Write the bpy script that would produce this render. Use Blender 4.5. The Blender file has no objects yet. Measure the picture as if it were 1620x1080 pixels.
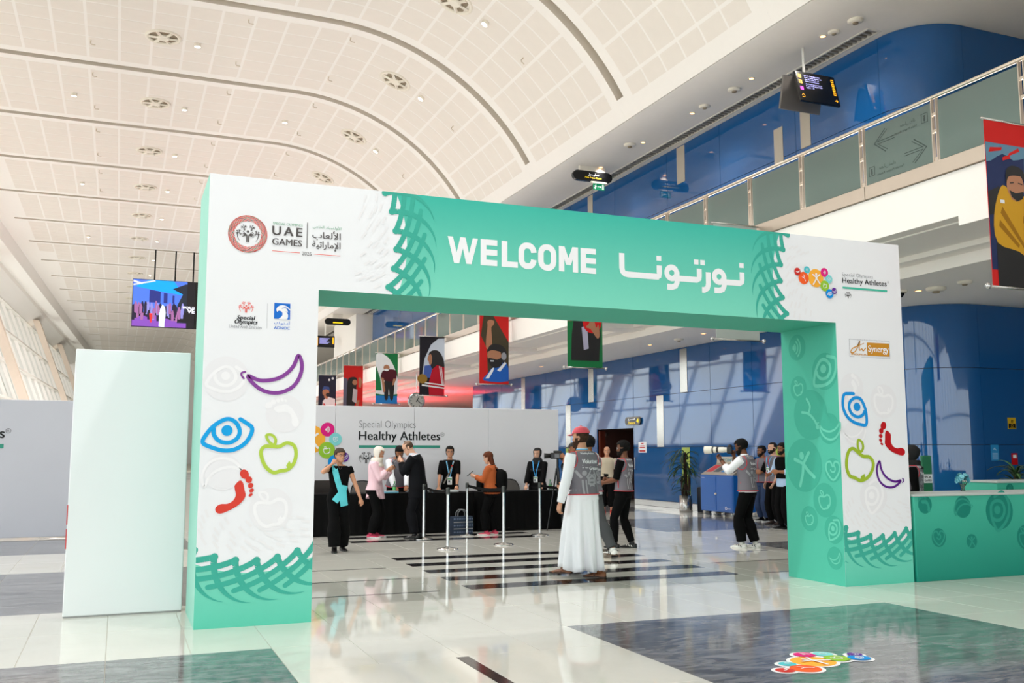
import bpy, bmesh, math, random
from math import pi, sin, cos, tan, atan2, sqrt, radians
from mathutils import Vector, Matrix, Euler
from mathutils.bvhtree import BVHTree
random.seed(7)
SC = bpy.context.scene
COL = SC.collection

# ---------------------------------------------------------------- camera, sky, exposure
cam_data = bpy.data.cameras.new('camera')
cam_data.sensor_width = 36.0
cam_data.lens = 1518.7 / 1620 * 36.0
cam_data.clip_end = 600
cam = bpy.data.objects.new('camera', cam_data)
COL.objects.link(cam)
cam.location = (0, 0, 1.5)
_y, _p = 0.3878384, 0.1152349
cam.rotation_euler = Vector((sin(_y) * cos(_p), cos(_y) * cos(_p), sin(_p))).to_track_quat('-Z', 'Y').to_euler()
SC.camera = cam

world = bpy.data.worlds.new('daylight')
SC.world = world
world.use_nodes = True
_bg = world.node_tree.nodes['Background']
_bg.inputs['Color'].default_value = (0.965, 0.975, 1.0, 1)
_bg.inputs['Strength'].default_value = 3.2

SC.view_settings.view_transform = 'Standard'
SC.view_settings.look = 'None'
SC.view_settings.gamma = 1
SC.view_settings.exposure = 0.14
SC.view_settings.use_curve_mapping = False
SC.render.film_transparent = False
SC.cycles.max_bounces = 9
SC.cycles.diffuse_bounces = 5
SC.cycles.glossy_bounces = 4
SC.cycles.transmission_bounces = 6
SC.cycles.transparent_max_bounces = 12
SC.cycles.caustics_reflective = False
SC.cycles.caustics_refractive = False
SC.cycles.sample_clamp_indirect = 6


def area_light(name, loc, rot, sx, sy, power, col=(1, 1, 1)):
    d = bpy.data.lights.new(name, 'AREA')
    d.shape = 'RECTANGLE'
    d.size, d.size_y = sx, sy
    d.energy = power
    d.color = col
    o = bpy.data.objects.new(name, d)
    COL.objects.link(o)
    o.location = loc
    o.rotation_euler = rot
    return o


def spot_light(name, loc, power, col, size=2.2, blend=0.9, rot=(0, 0, 0)):
    d = bpy.data.lights.new(name, 'SPOT')
    d.energy = power
    d.color = col
    d.spot_size = size
    d.spot_blend = blend
    d.shadow_soft_size = 0.15
    o = bpy.data.objects.new(name, d)
    COL.objects.link(o)
    o.location = loc
    o.rotation_euler = rot
    return o


# added, unseen fill lamps along the gallery edge and side backdrops brighten the ceiling
for _k in range(5):
    _yy = 0.0 + 15.0 * _k
    area_light('gallery_added_fill', (11.3, _yy, 5.36), Vector((-0.94, 0, 0.34)).to_track_quat('-Z', 'Y').to_euler(), 14.5, 0.5, 480, (1, 0.97, 0.95))
for _k in range(5):  # hidden strips, added to lift the flat left part of the ceiling
    _yy = 23.0 + 17.0 * _k
    area_light('backdrop_added_fill', (-3.6, _yy + 8, 2.42), (pi, 0, 0), 0.5, 16.5, 285, (1, 0.97, 0.95))
area_light('backdrop_added_fill', (-4.5, 10.0, 2.42), (pi, 0, 0), 0.5, 14, 150, (1, 0.97, 0.95))


# the recessed downlights of the vault
for _k in range(7):
    for _xx, _zz in ((-1.6, 13.8), (4.6, 13.8)):
        spot_light('downlight', (_xx, 5.8 + 12.0 * _k, _zz), 1900, (1, 0.975, 0.94), 2.1)


# the warm spotlights under the gallery and in the upper soffit
for _yy in (12.8, 16.1, 19.4, 22.2, 25.5, 29.0, 32.5, 36.0):
    spot_light('gallery_spot', (12.9, _yy, 4.3), 130, (1, 0.95, 0.88), 2.5)
for _yy in (15.0, 19.8, 24.8, 29.8):
    spot_light('soffit_spot', (13.0, _yy, 9.9), 160, (1, 0.95, 0.88), 2.3)


# the red stage lamps that tint the hall beyond the end of the blue wall
for _i, _yy in enumerate((43, 50)):
    spot_light('red_lamp', (13.5, _yy, 2.6), 900, (1, 0.04, 0.06), 2.9, .9, (pi, 0, 0))
    spot_light('red_lamp', (12.5, _yy, 4.2), 500, (1, 0.04, 0.06), 2.9)


# ---------------------------------------------------------------- materials
def lin(c):
    out = []
    for v in c[:3]:
        v = v / 255.0
        out.append(v / 12.92 if v <= 0.04045 else ((v + 0.055) / 1.055) ** 2.4)
    return tuple(out)


MATS = {}


def mat(name, col, rough=0.6, metal=0.0, spec=0.5, emit=0.0, vary=0.04, scale=6.0, bump=0.0, bscale=40.0, coat=0.0, sheen=0.0):
    """Principled material with a little procedural tone variation."""
    if name in MATS:
        return MATS[name]
    m = bpy.data.materials.new(name)
    m.use_nodes = True
    nt = m.node_tree
    N, L = nt.nodes, nt.links
    b = N['Principled BSDF']
    c = lin(col)
    b.inputs['Roughness'].default_value = rough
    b.inputs['Metallic'].default_value = metal
    b.inputs['Specular IOR Level'].default_value = spec
    if coat:
        b.inputs['Coat Weight'].default_value = coat
        b.inputs['Coat Roughness'].default_value = 0.03
    if sheen:
        b.inputs['Sheen Weight'].default_value = sheen
    tc = N.new('ShaderNodeTexCoord')
    if vary:
        no = N.new('ShaderNodeTexNoise')
        no.inputs['Scale'].default_value = scale
        no.inputs['Detail'].default_value = 3
        L.new(tc.outputs['Object'], no.inputs['Vector'])
        mx = N.new('ShaderNodeMix')
        mx.data_type = 'RGBA'
        mx.inputs[6].default_value = (*[v * (1 - vary) for v in c], 1)
        mx.inputs[7].default_value = (*[min(1, v * (1 + vary)) for v in c], 1)
        L.new(no.outputs['Fac'], mx.inputs[0])
        L.new(mx.outputs[2], b.inputs['Base Color'])
        csock = mx.outputs[2]
    else:
        b.inputs['Base Color'].default_value = (*c, 1)
        csock = None
    if bump:
        nb = N.new('ShaderNodeTexNoise')
        nb.inputs['Scale'].default_value = bscale
        nb.inputs['Detail'].default_value = 4
        L.new(tc.outputs['Object'], nb.inputs['Vector'])
        bp = N.new('ShaderNodeBump')
        bp.inputs['Strength'].default_value = bump
        bp.inputs['Distance'].default_value = 0.02
        L.new(nb.outputs['Fac'], bp.inputs['Height'])
        L.new(bp.outputs['Normal'], b.inputs['Normal'])
    if emit:
        b.inputs['Emission Strength'].default_value = emit
        if csock:
            L.new(csock, b.inputs['Emission Color'])
        else:
            b.inputs['Emission Color'].default_value = (*c, 1)
    MATS[name] = m
    return m


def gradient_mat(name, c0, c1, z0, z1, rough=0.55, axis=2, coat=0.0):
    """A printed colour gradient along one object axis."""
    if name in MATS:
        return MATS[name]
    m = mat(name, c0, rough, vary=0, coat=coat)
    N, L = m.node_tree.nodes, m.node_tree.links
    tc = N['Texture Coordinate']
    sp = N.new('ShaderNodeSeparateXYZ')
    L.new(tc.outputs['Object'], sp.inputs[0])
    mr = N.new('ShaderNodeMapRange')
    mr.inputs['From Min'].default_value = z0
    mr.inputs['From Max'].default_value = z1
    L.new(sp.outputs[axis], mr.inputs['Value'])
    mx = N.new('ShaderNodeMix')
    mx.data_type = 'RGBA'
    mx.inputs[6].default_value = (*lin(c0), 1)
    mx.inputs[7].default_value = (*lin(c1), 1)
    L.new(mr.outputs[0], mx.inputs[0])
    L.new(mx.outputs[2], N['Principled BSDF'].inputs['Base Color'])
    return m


def glass_mat(name, tint, haze=0.0, hazecol=(200, 225, 215), gloss=0.02):
    """Thin architectural glass: clear (or frosted) sheet with a Fresnel reflection."""
    if name in MATS:
        return MATS[name]
    m = bpy.data.materials.new(name)
    m.use_nodes = True
    N, L = m.node_tree.nodes, m.node_tree.links
    N.clear()
    out = N.new('ShaderNodeOutputMaterial')
    tr = N.new('ShaderNodeBsdfTransparent')
    tr.inputs[0].default_value = (*lin(tint), 1)
    base = tr.outputs[0]
    if haze:
        di = N.new('ShaderNodeBsdfDiffuse')
        di.inputs[0].default_value = (*lin(hazecol), 1)
        tl = N.new('ShaderNodeBsdfTranslucent')
        tl.inputs[0].default_value = (*lin(hazecol), 1)
        h2 = N.new('ShaderNodeMixShader')
        h2.inputs[0].default_value = 0.4
        L.new(di.outputs[0], h2.inputs[1])
        L.new(tl.outputs[0], h2.inputs[2])
        h = N.new('ShaderNodeMixShader')
        h.inputs[0].default_value = haze
        L.new(tr.outputs[0], h.inputs[1])
        L.new(h2.outputs[0], h.inputs[2])
        base = h.outputs[0]
    gl = N.new('ShaderNodeBsdfGlossy')
    gl.inputs['Roughness'].default_value = gloss
    fr = N.new('ShaderNodeFresnel')
    fr.inputs[0].default_value = 1.5
    mx = N.new('ShaderNodeMixShader')
    L.new(fr.outputs[0], mx.inputs[0])
    L.new(base, mx.inputs[1])
    L.new(gl.outputs[0], mx.inputs[2])
    L.new(mx.outputs[0], out.inputs[0])
    MATS[name] = m
    return m


# ---------------------------------------------------------------- mesh helpers
class MB:
    """Collects simple solids into one mesh."""

    def __init__(s):
        s.v, s.f, s.mi = [], [], []
        s.cur = 0

    def add(s, vs, fs):
        o = len(s.v)
        s.v += [tuple(v) for v in vs]
        for f in fs:
            s.f.append(tuple(i + o for i in f))
            s.mi.append(s.cur)

    def box(s, x0, x1, y0, y1, z0, z1, M=None):
        vs = [(x, y, z) for z in (z0, z1) for y in (y0, y1) for x in (x0, x1)]
        if M is not None:
            vs = [M @ Vector(v) for v in vs]
        s.add(vs, [(0, 2, 3, 1), (4, 5, 7, 6), (0, 1, 5, 4), (2, 6, 7, 3), (0, 4, 6, 2), (1, 3, 7, 5)])
        return s

    def rbox(s, x0, x1, y0, y1, z0, z1, r=0.01, M=None):
        """box with chamfered vertical edges and chamfered top/bottom"""
        def ring(i, z):
            return [(x0 + i + r, y0 + i, z), (x1 - i - r, y0 + i, z), (x1 - i, y0 + i + r, z), (x1 - i, y1 - i - r, z),
                    (x1 - i - r, y1 - i, z), (x0 + i + r, y1 - i, z), (x0 + i, y1 - i - r, z), (x0 + i, y0 + i + r, z)]
        rs = [ring(r, z0), ring(0, z0 + r), ring(0, z1 - r), ring(r, z1)]
        vs = [v for q in rs for v in q]
        if M is not None:
            vs = [M @ Vector(v) for v in vs]
        fs = [tuple(range(7, -1, -1)), tuple(range(24, 32))]
        for k in range(3):
            for i in range(8):
                j = (i + 1) % 8
                fs.append((k * 8 + i, k * 8 + j, k * 8 + 8 + j, k * 8 + 8 + i))
        s.add(vs, fs)
        return s

    def prism(s, poly, h0, h1, fn=None):
        """poly: 2D ccw points, extruded h0..h1 along local z; fn maps (u,v,h)->xyz"""
        fn = fn or (lambda u, v, h: (u, v, h))
        n = len(poly)
        vs = [fn(u, v, h0) for u, v in poly] + [fn(u, v, h1) for u, v in poly]
        fs = [tuple(range(n - 1, -1, -1)), tuple(range(n, 2 * n))]
        for i in range(n):
            j = (i + 1) % n
            fs.append((i, j, n + j, n + i))
        s.add(vs, fs)
        return s

    def lathe(s, prof, n=20, M=None, cap=True):
        """prof: list of (r,z)"""
        vs, fs = [], []
        for r, z in prof:
            for i in range(n):
                a = 2 * pi * i / n
                v = Vector((r * cos(a), r * sin(a), z))
                vs.append(M @ v if M is not None else v)
        for k in range(len(prof) - 1):
            for i in range(n):
                j = (i + 1) % n
                fs.append((k * n + i, k * n + j, k * n + n + j, k * n + n + i))
        if cap:
            fs.append(tuple(range(n - 1, -1, -1)))
            m = (len(prof) - 1) * n
            fs.append(tuple(range(m, m + n)))
        s.add(vs, fs)
        return s

    def tube(s, pts, r, n=8, cap=True, flat=1.0):
        """round (or flattened) tube along a polyline; r scalar or list"""
        pts = [Vector(p) for p in pts]
        rs = r if isinstance(r, (list, tuple)) else [r] * len(pts)
        up = Vector((0, 0, 1))
        vs, fs = [], []
        prev = None
        for i, p in enumerate(pts):
            t = (pts[min(i + 1, len(pts) - 1)] - pts[max(i - 1, 0)]).normalized()
            if prev is None:
                a = up if abs(t.dot(up)) < 0.95 else Vector((0, 1, 0))
                x = t.cross(a).normalized()
            else:
                x = (prev - t * prev.dot(t))
                x = x.normalized() if x.length > 1e-6 else t.orthogonal().normalized()
            prev = x
            yv = t.cross(x)
            for k in range(n):
                a = 2 * pi * k / n
                vs.append(p + x * cos(a) * rs[i] + yv * sin(a) * rs[i] * flat)
        for i in range(len(pts) - 1):
            for k in range(n):
                j = (k + 1) % n
                fs.append((i * n + k, i * n + j, i * n + n + j, i * n + n + k))
        if cap:
            fs.append(tuple(range(n - 1, -1, -1)))
            m = (len(pts) - 1) * n
            fs.append(tuple(range(m, m + n)))
        s.add(vs, fs)
        return s

    def loft(s, rings, cap=True):
        n = len(rings[0])
        vs = [v for r in rings for v in r]
        fs = []
        for i in range(len(rings) - 1):
            for k in range(n):
                j = (k + 1) % n
                fs.append((i * n + k, i * n + j, i * n + n + j, i * n + n + k))
        if cap:
            fs.append(tuple(range(n - 1, -1, -1)))
            m = (len(rings) - 1) * n
            fs.append(tuple(range(m, m + n)))
        s.add(vs, fs)
        return s

    def mesh(s, name, mats, smooth=False):
        me = bpy.data.meshes.new(name)
        me.from_pydata([tuple(v) for v in s.v], [], s.f)
        for m in (mats if isinstance(mats, (list, tuple)) else [mats]):
            me.materials.append(m)
        if max(s.mi, default=0):
            me.polygons.foreach_set('material_index', s.mi)
        if smooth:
            me.polygons.foreach_set('use_smooth', [True] * len(me.polygons))
        me.update()
        return me

    def build(s, name, mats, parent=None, smooth=False, kind=None, label=None, loc=None):
        return link(name, s.mesh(name, mats, smooth), parent, kind, label, loc)


def link(name, me, parent=None, kind=None, label=None, loc=None, rot=None):
    o = bpy.data.objects.new(name, me)
    COL.objects.link(o)
    if parent is not None:
        o.parent = parent
    if kind:
        o['kind'] = kind
    if label:
        o['label'] = label
    if loc is not None:
        o.location = loc
    if rot is not None:
        o.rotation_euler = rot
    return o


def tag(o, label, cat, group=None):
    o['label'] = label
    o['category'] = cat
    if group:
        o['group'] = group
    return o


def thing(name, label, cat, loc=(0, 0, 0), rz=0.0, group=None):
    o = bpy.data.objects.new(name, None)
    o.empty_display_size = 0.1
    COL.objects.link(o)
    o.location = loc
    o.rotation_euler = (0, 0, rz)
    return tag(o, label, cat, group)


def dup(root, loc=None, rz=None, label=None, group=None):
    r = root.copy()
    COL.objects.link(r)
    if loc is not None:
        r.location = loc
    if rz is not None:
        r.rotation_euler = (0, 0, rz)
    if label:
        r['label'] = label
    if group:
        r['group'] = group
    for ch in list(root.children):
        c = ch.copy()
        COL.objects.link(c)
        c.parent = r
        for g in list(ch.children):
            d = g.copy()
            COL.objects.link(d)
            d.parent = c
    return r


def autosmooth(o, ang=35):
    me = o.data
    me.polygons.foreach_set('use_smooth', [True] * len(me.polygons))
    try:
        me.set_sharp_from_angle(angle=radians(ang))
    except Exception:
        pass
    return o


# colours shared by many builders
WHITE_PAINT = mat('white_paint', (236, 233, 228), 0.6)
STEEL = mat('brushed_steel', (190, 188, 184), 0.22, 1.0, vary=0.06, scale=30)
CHROME = mat('polished_chrome', (205, 205, 205), 0.08, 1.0, vary=0)
BLACK_PLASTIC = mat('black_plastic', (16, 16, 17), 0.4)
BLACK_CLOTH = mat('black_cloth', (9, 9, 10), 0.9, spec=0.15)
# ================================================================ THE HALL
# ---------------------------------------------------------------- floor
def stone_mat(name, base, vein, rough, amount, scale, stretch=(1, 3.2, 1)):
    m = mat(name, base, rough, vary=0)
    N, L = m.node_tree.nodes, m.node_tree.links
    geo = N.new('ShaderNodeNewGeometry')
    mp = N.new('ShaderNodeMapping')
    mp.inputs['Scale'].default_value = stretch
    L.new(geo.outputs['Position'], mp.inputs[0])
    n1 = N.new('ShaderNodeTexNoise')
    n1.inputs['Scale'].default_value = scale
    n1.inputs['Detail'].default_value = 8
    n1.inputs['Roughness'].default_value = 0.68
    n1.inputs['Distortion'].default_value = 1.2
    L.new(mp.outputs[0], n1.inputs['Vector'])
    cr = N.new('ShaderNodeValToRGB')
    cr.color_ramp.elements[0].position = 0.35
    cr.color_ramp.elements[1].position = 0.72
    cr.color_ramp.elements[0].color = (0, 0, 0, 1)
    cr.color_ramp.elements[1].color = (1, 1, 1, 1)
    L.new(n1.outputs['Fac'], cr.inputs[0])
    # each slab has its own tone
    oi = N.new('ShaderNodeObjectInfo')
    mr = N.new('ShaderNodeMapRange')
    mr.inputs['To Min'].default_value = -0.10
    mr.inputs['To Max'].default_value = 0.10
    L.new(oi.outputs['Random'], mr.inputs['Value'])
    ad = N.new('ShaderNodeMath')
    ad.operation = 'MULTIPLY_ADD'
    ad.inputs[1].default_value = amount
    L.new(cr.outputs[0], ad.inputs[0])
    L.new(mr.outputs[0], ad.inputs[2])
    ad.use_clamp = True
    mx = N.new('ShaderNodeMix')
    mx.data_type = 'RGBA'
    mx.inputs[6].default_value = (*lin(base), 1)
    mx.inputs[7].default_value = (*lin(vein), 1)
    L.new(ad.outputs[0], mx.inputs[0])
    L.new(mx.outputs[2], N['Principled BSDF'].inputs['Base Color'])
    return m


TILE = stone_mat('polished_white_tile', (214, 213, 206), (202, 200, 190), 0.045, 0.5, 1.2, (1, 1, 1))
MARBLE = stone_mat('dark_grey_marble', (82, 82, 84), (164, 165, 168), 0.09, 0.8, 2.6)
BLACKSTONE = stone_mat('black_granite_strip', (26, 25, 27), (58, 56, 58), 0.10, 0.6, 6.0)
GROUT = mat('tile_grout', (188, 184, 172), 0.5)

floor = MB().box(-14, 24, -14, 135, -0.3, -0.004).build('floor', GROUT, kind='structure')
TILES_NEAR = []          # (x0,x1,y0,y1,material,name)
TILES_FAR = []


def put(x0, x1, y0, y1, m, name):
    g = 0.0022
    d = sqrt((x0 + x1) ** 2 + (y0 + y1) ** 2) / 2
    TILES_NEAR.append((d, x0 + g, x1 - g, y0 + g, y1 - g, m, name))


def split(x0, x1, y0, y1, nx, ny, m, name):
    for i in range(nx):
        for j in range(ny):
            put(x0 + (x1 - x0) * i / nx, x0 + (x1 - x0) * (i + 1) / nx, y0 + (y1 - y0) * j / ny, y0 + (y1 - y0) * (j + 1) / ny, m, name)


PX, PY = 6.07, 5.87
for kx in range(-2, 3):
    for ky in range(-2, 12):
        sx0, sx1 = 3.69 + PX * kx, 7.24 + PX * kx       # dark square
        sy0, sy1 = 10.21 + PY * ky, 13.64 + PY * ky
        gx0 = sx1 - PX                                   # white walkway left of the square
        gy1, gy0 = sy0, sy1 - PY                         # white walkway in front of it
        near = -0.5 <= ky <= 1 and -1 <= kx <= 1 or ky == 0
        # walkway crossing + front walkway (x gx0..sx1, y gy0..gy1)
        if near:
            split(gx0, sx0, gy0, gy1, 4, 2, TILE, 'white_tile')
            split(sx0, sx1, gy0, gy1, 6, 2, TILE, 'white_tile')
            # walkway beside the square, with a thin black line at each row
            ys = [sy0 + (sy1 - sy0) * i / 3 for i in range(4)]
            for a, b in zip(ys[:-1], ys[1:]):
                put(gx0, gx0 + 0.36, a, b, TILE, 'white_tile')
                put(sx0 - 0.36, sx0, a, b, TILE, 'white_tile')
                put(gx0 + 0.36, sx0 - 0.36, a, a + 0.05, BLACKSTONE, 'black_inlay')
                split(gx0 + 0.36, sx0 - 0.36, a + 0.05, b, 2, 1, TILE, 'white_tile')
            if kx == 0 and ky >= 0:
                for i in range(5):
                    a = sy0 + i * 0.77
                    split(sx0, sx1, a, a + 0.35, 3, 1, BLACKSTONE, 'black_stripe')
                    if i < 4:
                        split(sx0, sx1, a + 0.35, a + 0.77, 3, 1, TILE, 'white_tile')
            else:
                split(sx0, sx1, sy0, sy1, 3, 6, MARBLE, 'marble_tile')
        elif ky < 0:
            # the foreground and behind the camera
            split(gx0, sx0, gy0, gy1, 4, 2, TILE, 'white_tile')
            split(sx0, sx1, gy0, gy1, 6, 2, TILE, 'white_tile')
            xm = (gx0 + sx0) / 2
            put(xm - 0.05, xm + 0.05, sy0, sy1 - 0.85, BLACKSTONE, 'black_inlay')
            split(gx0, xm - 0.05, sy0, sy1 - 0.85, 1, 2, TILE, 'white_tile')
            split(xm + 0.05, sx0, sy0, sy1 - 0.85, 1, 2, TILE, 'white_tile')
            split(gx0, sx0, sy1 - 0.85, sy1, 4, 1, TILE, 'white_tile')
            split(sx0, sx1, sy0, sy1, 3, 6, MARBLE, 'marble_tile')
        else:
            put(gx0, sx1, gy0, gy1, TILE, 'white_tile')
            put(gx0, sx0, sy0, sy1, TILE, 'white_tile')
            put(sx0, sx1, sy0, sy1, MARBLE, 'marble_tile')


def in_view(x, y, z, pad=0.06):
    v = Vector((x, y, z)) - Vector((0, 0, 1.5))
    f = Vector((sin(_y) * cos(_p), cos(_y) * cos(_p), sin(_p)))
    r = Vector((cos(_y), -sin(_y), 0))
    u = r.cross(f)
    d = v.dot(f)
    if d < 0.3:
        return None
    a, b = v.dot(r) / d, v.dot(u) / d
    return d if abs(a) < 0.533 + pad and abs(b) < 0.356 + pad else None


def floor_seen(t):
    return any(in_view(x, y, 0) for x in (t[1], t[2]) for y in (t[3], t[4]))


_seen = sorted([t for t in TILES_NEAR if floor_seen(t)], key=lambda t: t[0])
_cnt, _single, _rest = {}, [], []
for t in _seen:
    _cnt[t[6]] = _cnt.get(t[6], 0) + 1
    (_single if _cnt[t[6]] <= 280 else _rest).append(t)
_rest += [t for t in TILES_NEAR if not floor_seen(t)]
_cache = {}
for d, x0, x1, y0, y1, m, name in _single:
    k = (round(x1 - x0, 4), round(y1 - y0, 4), m.name)
    if k not in _cache:
        w, h = k[0] / 2, k[1] / 2
        b = MB()
        b.loft([[(-w, -h, -.006), (w, -h, -.006), (w, h, -.006), (-w, h, -.006)], [(-w, -h, -.0008), (w, -h, -.0008), (w, h, -.0008), (-w, h, -.0008)],
                [(-w + .0008, -h + .0008, 0), (w - .0008, -h + .0008, 0), (w - .0008, h - .0008, 0), (-w + .0008, h - .0008, 0)]])
        _cache[k] = b.mesh(name, m)
    link(name, _cache[k], floor, loc=((x0 + x1) / 2, (y0 + y1) / 2, 0))
b = MB()
_mi = {TILE: 0, MARBLE: 1, BLACKSTONE: 2}
for d, x0, x1, y0, y1, m, name in _rest:
    b.cur = _mi[m]
    b.add([(x0, y0, 0), (x1, y0, 0), (x1, y1, 0), (x0, y1, 0), (x0, y0, -.006), (x1, y0, -.006), (x1, y1, -.006), (x0, y1, -.006)],
          [(0, 1, 2, 3), (0, 4, 5, 1), (1, 5, 6, 2), (2, 6, 7, 3), (3, 7, 4, 0)])
b.build('distant_tiles', [TILE, MARBLE, BLACKSTONE], floor, kind='stuff')
MB().box(-160, -5.0, -60, 200, -0.6, -0.31).build('ground_outside', mat('pale_paving', (205, 200, 190), 0.9), kind='structure')

# ---------------------------------------------------------------- vaulted ceiling
CEIL = mat('ceiling_plaster', (240, 235, 230), 0.75, vary=0.015)
PANEL = mat('perforated_ceiling_panel', (230, 222, 214), 0.85, vary=0.03, scale=3)
SLOT = mat('ceiling_slot_plaster', (216, 207, 195), 0.8)


def add_perforation(m):
    N, L = m.node_tree.nodes, m.node_tree.links
    tc = N['Texture Coordinate']
    w = N.new('ShaderNodeTexWave')
    w.wave_type = 'BANDS'
    w.bands_direction = 'X'
    w.inputs['Scale'].default_value = 14
    L.new(tc.outputs['Object'], w.inputs['Vector'])
    bp = N.new('ShaderNodeBump')
    bp.inputs['Strength'].default_value = 0.12
    bp.inputs['Distance'].default_value = 0.01
    L.new(w.outputs['Fac'], bp.inputs['Height'])
    L.new(bp.outputs['Normal'], N['Principled BSDF'].inputs['Normal'])


add_perforation(PANEL)
ZC, CX, CZ, RC = 14.03, 5.2, 6.73, 7.3
S_END = RC * math.asin((11.74 - CX) / RC)


def vault(s, off=0.0):
    """s: arc length from the start of the curve (negative: flat part). off: outward (up)"""
    if s <= 0:
        return (CX + s, ZC + off)
    a = s / RC
    return (CX + (RC + off) * sin(a), CZ + (RC + off) * cos(a))


def left_edge(y):
    return -6.15 + 0.042 * (y - 51)


RIBS = [14.8 + 6.0 * k for k in range(-5, 20)]
Y0, Y1 = -14.0, 133.0
HW = 0.17
ceil = MB()


def srange(y, s1):
    s0 = left_edge(y) - CX - 0.6
    n_flat, n_arc = 6, 22
    a = [s0 + (0 - s0) * i / n_flat for i in range(n_flat)]
    return a + [s1 * i / n_arc for i in range(n_arc + 1)]


def strip(ya, yb, s1=S_END, off=0.0, s0=None):
    ra, rb = srange(ya, s1), srange(yb, s1)
    if s0 is not None:
        ra = [max(v, s0(ya)) for v in ra]
        rb = [max(v, s0(yb)) for v in rb]
    vs = []
    for p, q in zip(ra, rb):
        x, z = vault(p, off)
        vs.append((x, ya, z))
        x, z = vault(q, off)
        vs.append((x, yb, z))
    ceil.add(vs, [(2 * i, 2 * i + 1, 2 * i + 3, 2 * i + 2) for i in range(len(ra) - 1)])


S_RIB = 7.55
gs0 = lambda y: left_edge(y) - CX + 0.25
edges = [Y0] + [v for r in RIBS for v in (r - HW, r + HW)] + [Y1]
for a, b in zip(edges[0::2], edges[1::2]):
    ceil.cur = 0
    strip(a, b)
for r in RIBS:
    a, b = r - HW, r + HW
    # ends of the slot, flush with the vault
    ceil.cur = 0
    sa = srange(r, S_END)
    n = 4
    for lo, hi in ((S_RIB, S_END), (sa[0], gs0(r))):
        vs = []
        for i in range(n + 1):
            s = lo + (hi - lo) * i / n
            x, z = vault(s)
            vs += [(x, a, z), (x, b, z)]
        ceil.add(vs, [(2 * i, 2 * i + 1, 2 * i + 3, 2 * i + 2) for i in range(n)])
    ceil.cur = 1
    ss = [gs0(r) * (1 - i / 6) for i in range(6)] + [S_RIB * i / 22 for i in range(23)]
    vs = []
    D = 0.42
    for s in ss:
        x, z = vault(s)
        X, Z = vault(s, D)
        vs += [(x, a, z), (X, a, Z), (X, b, Z), (x, b, z)]
    fs = []
    for i in range(len(ss) - 1):
        for k in range(3):
            fs.append((4 * i + k, 4 * i + k + 1, 4 * i + 4 + k + 1, 4 * i + 4 + k))
    fs += [(0, 1, 2, 3), tuple(4 * (len(ss) - 1) + k for k in range(4))]
    ceil.add(vs, fs)
ceiling = ceil.build('ceiling', [CEIL, SLOT], kind='structure')
autosmooth(ceiling, 40)
# roof slab over the vault, so that no sky leaks in
MB().box(-16, 24, -14, 133, 14.9, 15.1).build('roof', WHITE_PAINT, kind='structure')

# perforated panels, one object each where they show largest
PITCH, BAND = 0.92, 0.085
ROWS, RP, RB = 6, 0.825, 0.065


def panel_mesh(w, l, curved):
    b = MB()
    n = 4 if curved else 1
    t = 0.004
    rings = []
    for i in range(n + 1):
        s = -w / 2 + w * i / n
        if curved:
            a = s / RC
            lo, hi = RC - t, RC + 0.01
            p0 = (lo * sin(a), lo * cos(a) - RC)
            p1 = (hi * sin(a), hi * cos(a) - RC)
        else:
            p0, p1 = (s, -t), (s, 0.01)
        rings.append([(p0[0], -l / 2, p0[1]), (p0[0], l / 2, p0[1]), (p1[0], l / 2, p1[1]), (p1[0], -l / 2, p1[1])])
    b.loft(rings)
    return b.mesh('ceiling_panel', PANEL)


pm_flat, pm_arc = panel_mesh(PITCH - BAND, RP - RB, False), panel_mesh(PITCH - BAND, RP - RB, True)
pm_end = panel_mesh(0.42, RP - RB, True)
cand = []
for ri in range(len(RIBS) - 1):
    yc = (RIBS[ri] + RIBS[ri + 1]) / 2
    if yc < -8:
        continue
    for j in range(ROWS):
        y = yc + (j - (ROWS - 1) / 2) * RP
        k = -14
        while k < 9:
            s = -0.16 + (k + 0.5) * PITCH
            w = PITCH
            if k == 8:
                s = -0.16 + 8 * PITCH + 0.25
            k += 1
            if s < left_edge(y) - CX + 0.9:
                continue
            x, z = vault(s)
            if -0.4 < s < 0:
                s = min(s, -(PITCH - BAND) / 2) if False else s
            d = in_view(x, y, z)
            if d is None and (y < 6 or y > 50):
                continue
            cand.append((d if d else 999, x, y, z, s, k))
cand.sort(key=lambda c: c[0])
rest = MB()
for i, (d, x, y, z, s, k) in enumerate(cand):
    a = max(s, 0) / RC
    me = pm_end if k == 9 else (pm_arc if s > 0 else pm_flat)
    if i < 290:
        link('ceiling_panel', me, ceiling, loc=(x, y, z), rot=(0, a, 0))
    else:
        M = Matrix.Translation((x, y, z)) @ Matrix.Rotation(a, 4, 'Y')
        rest.add([M @ v.co for v in me.vertices], [tuple(p.vertices) for p in me.polygons])
rest.build('distant_ceiling_panels', PANEL, ceiling, kind='stuff')

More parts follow.
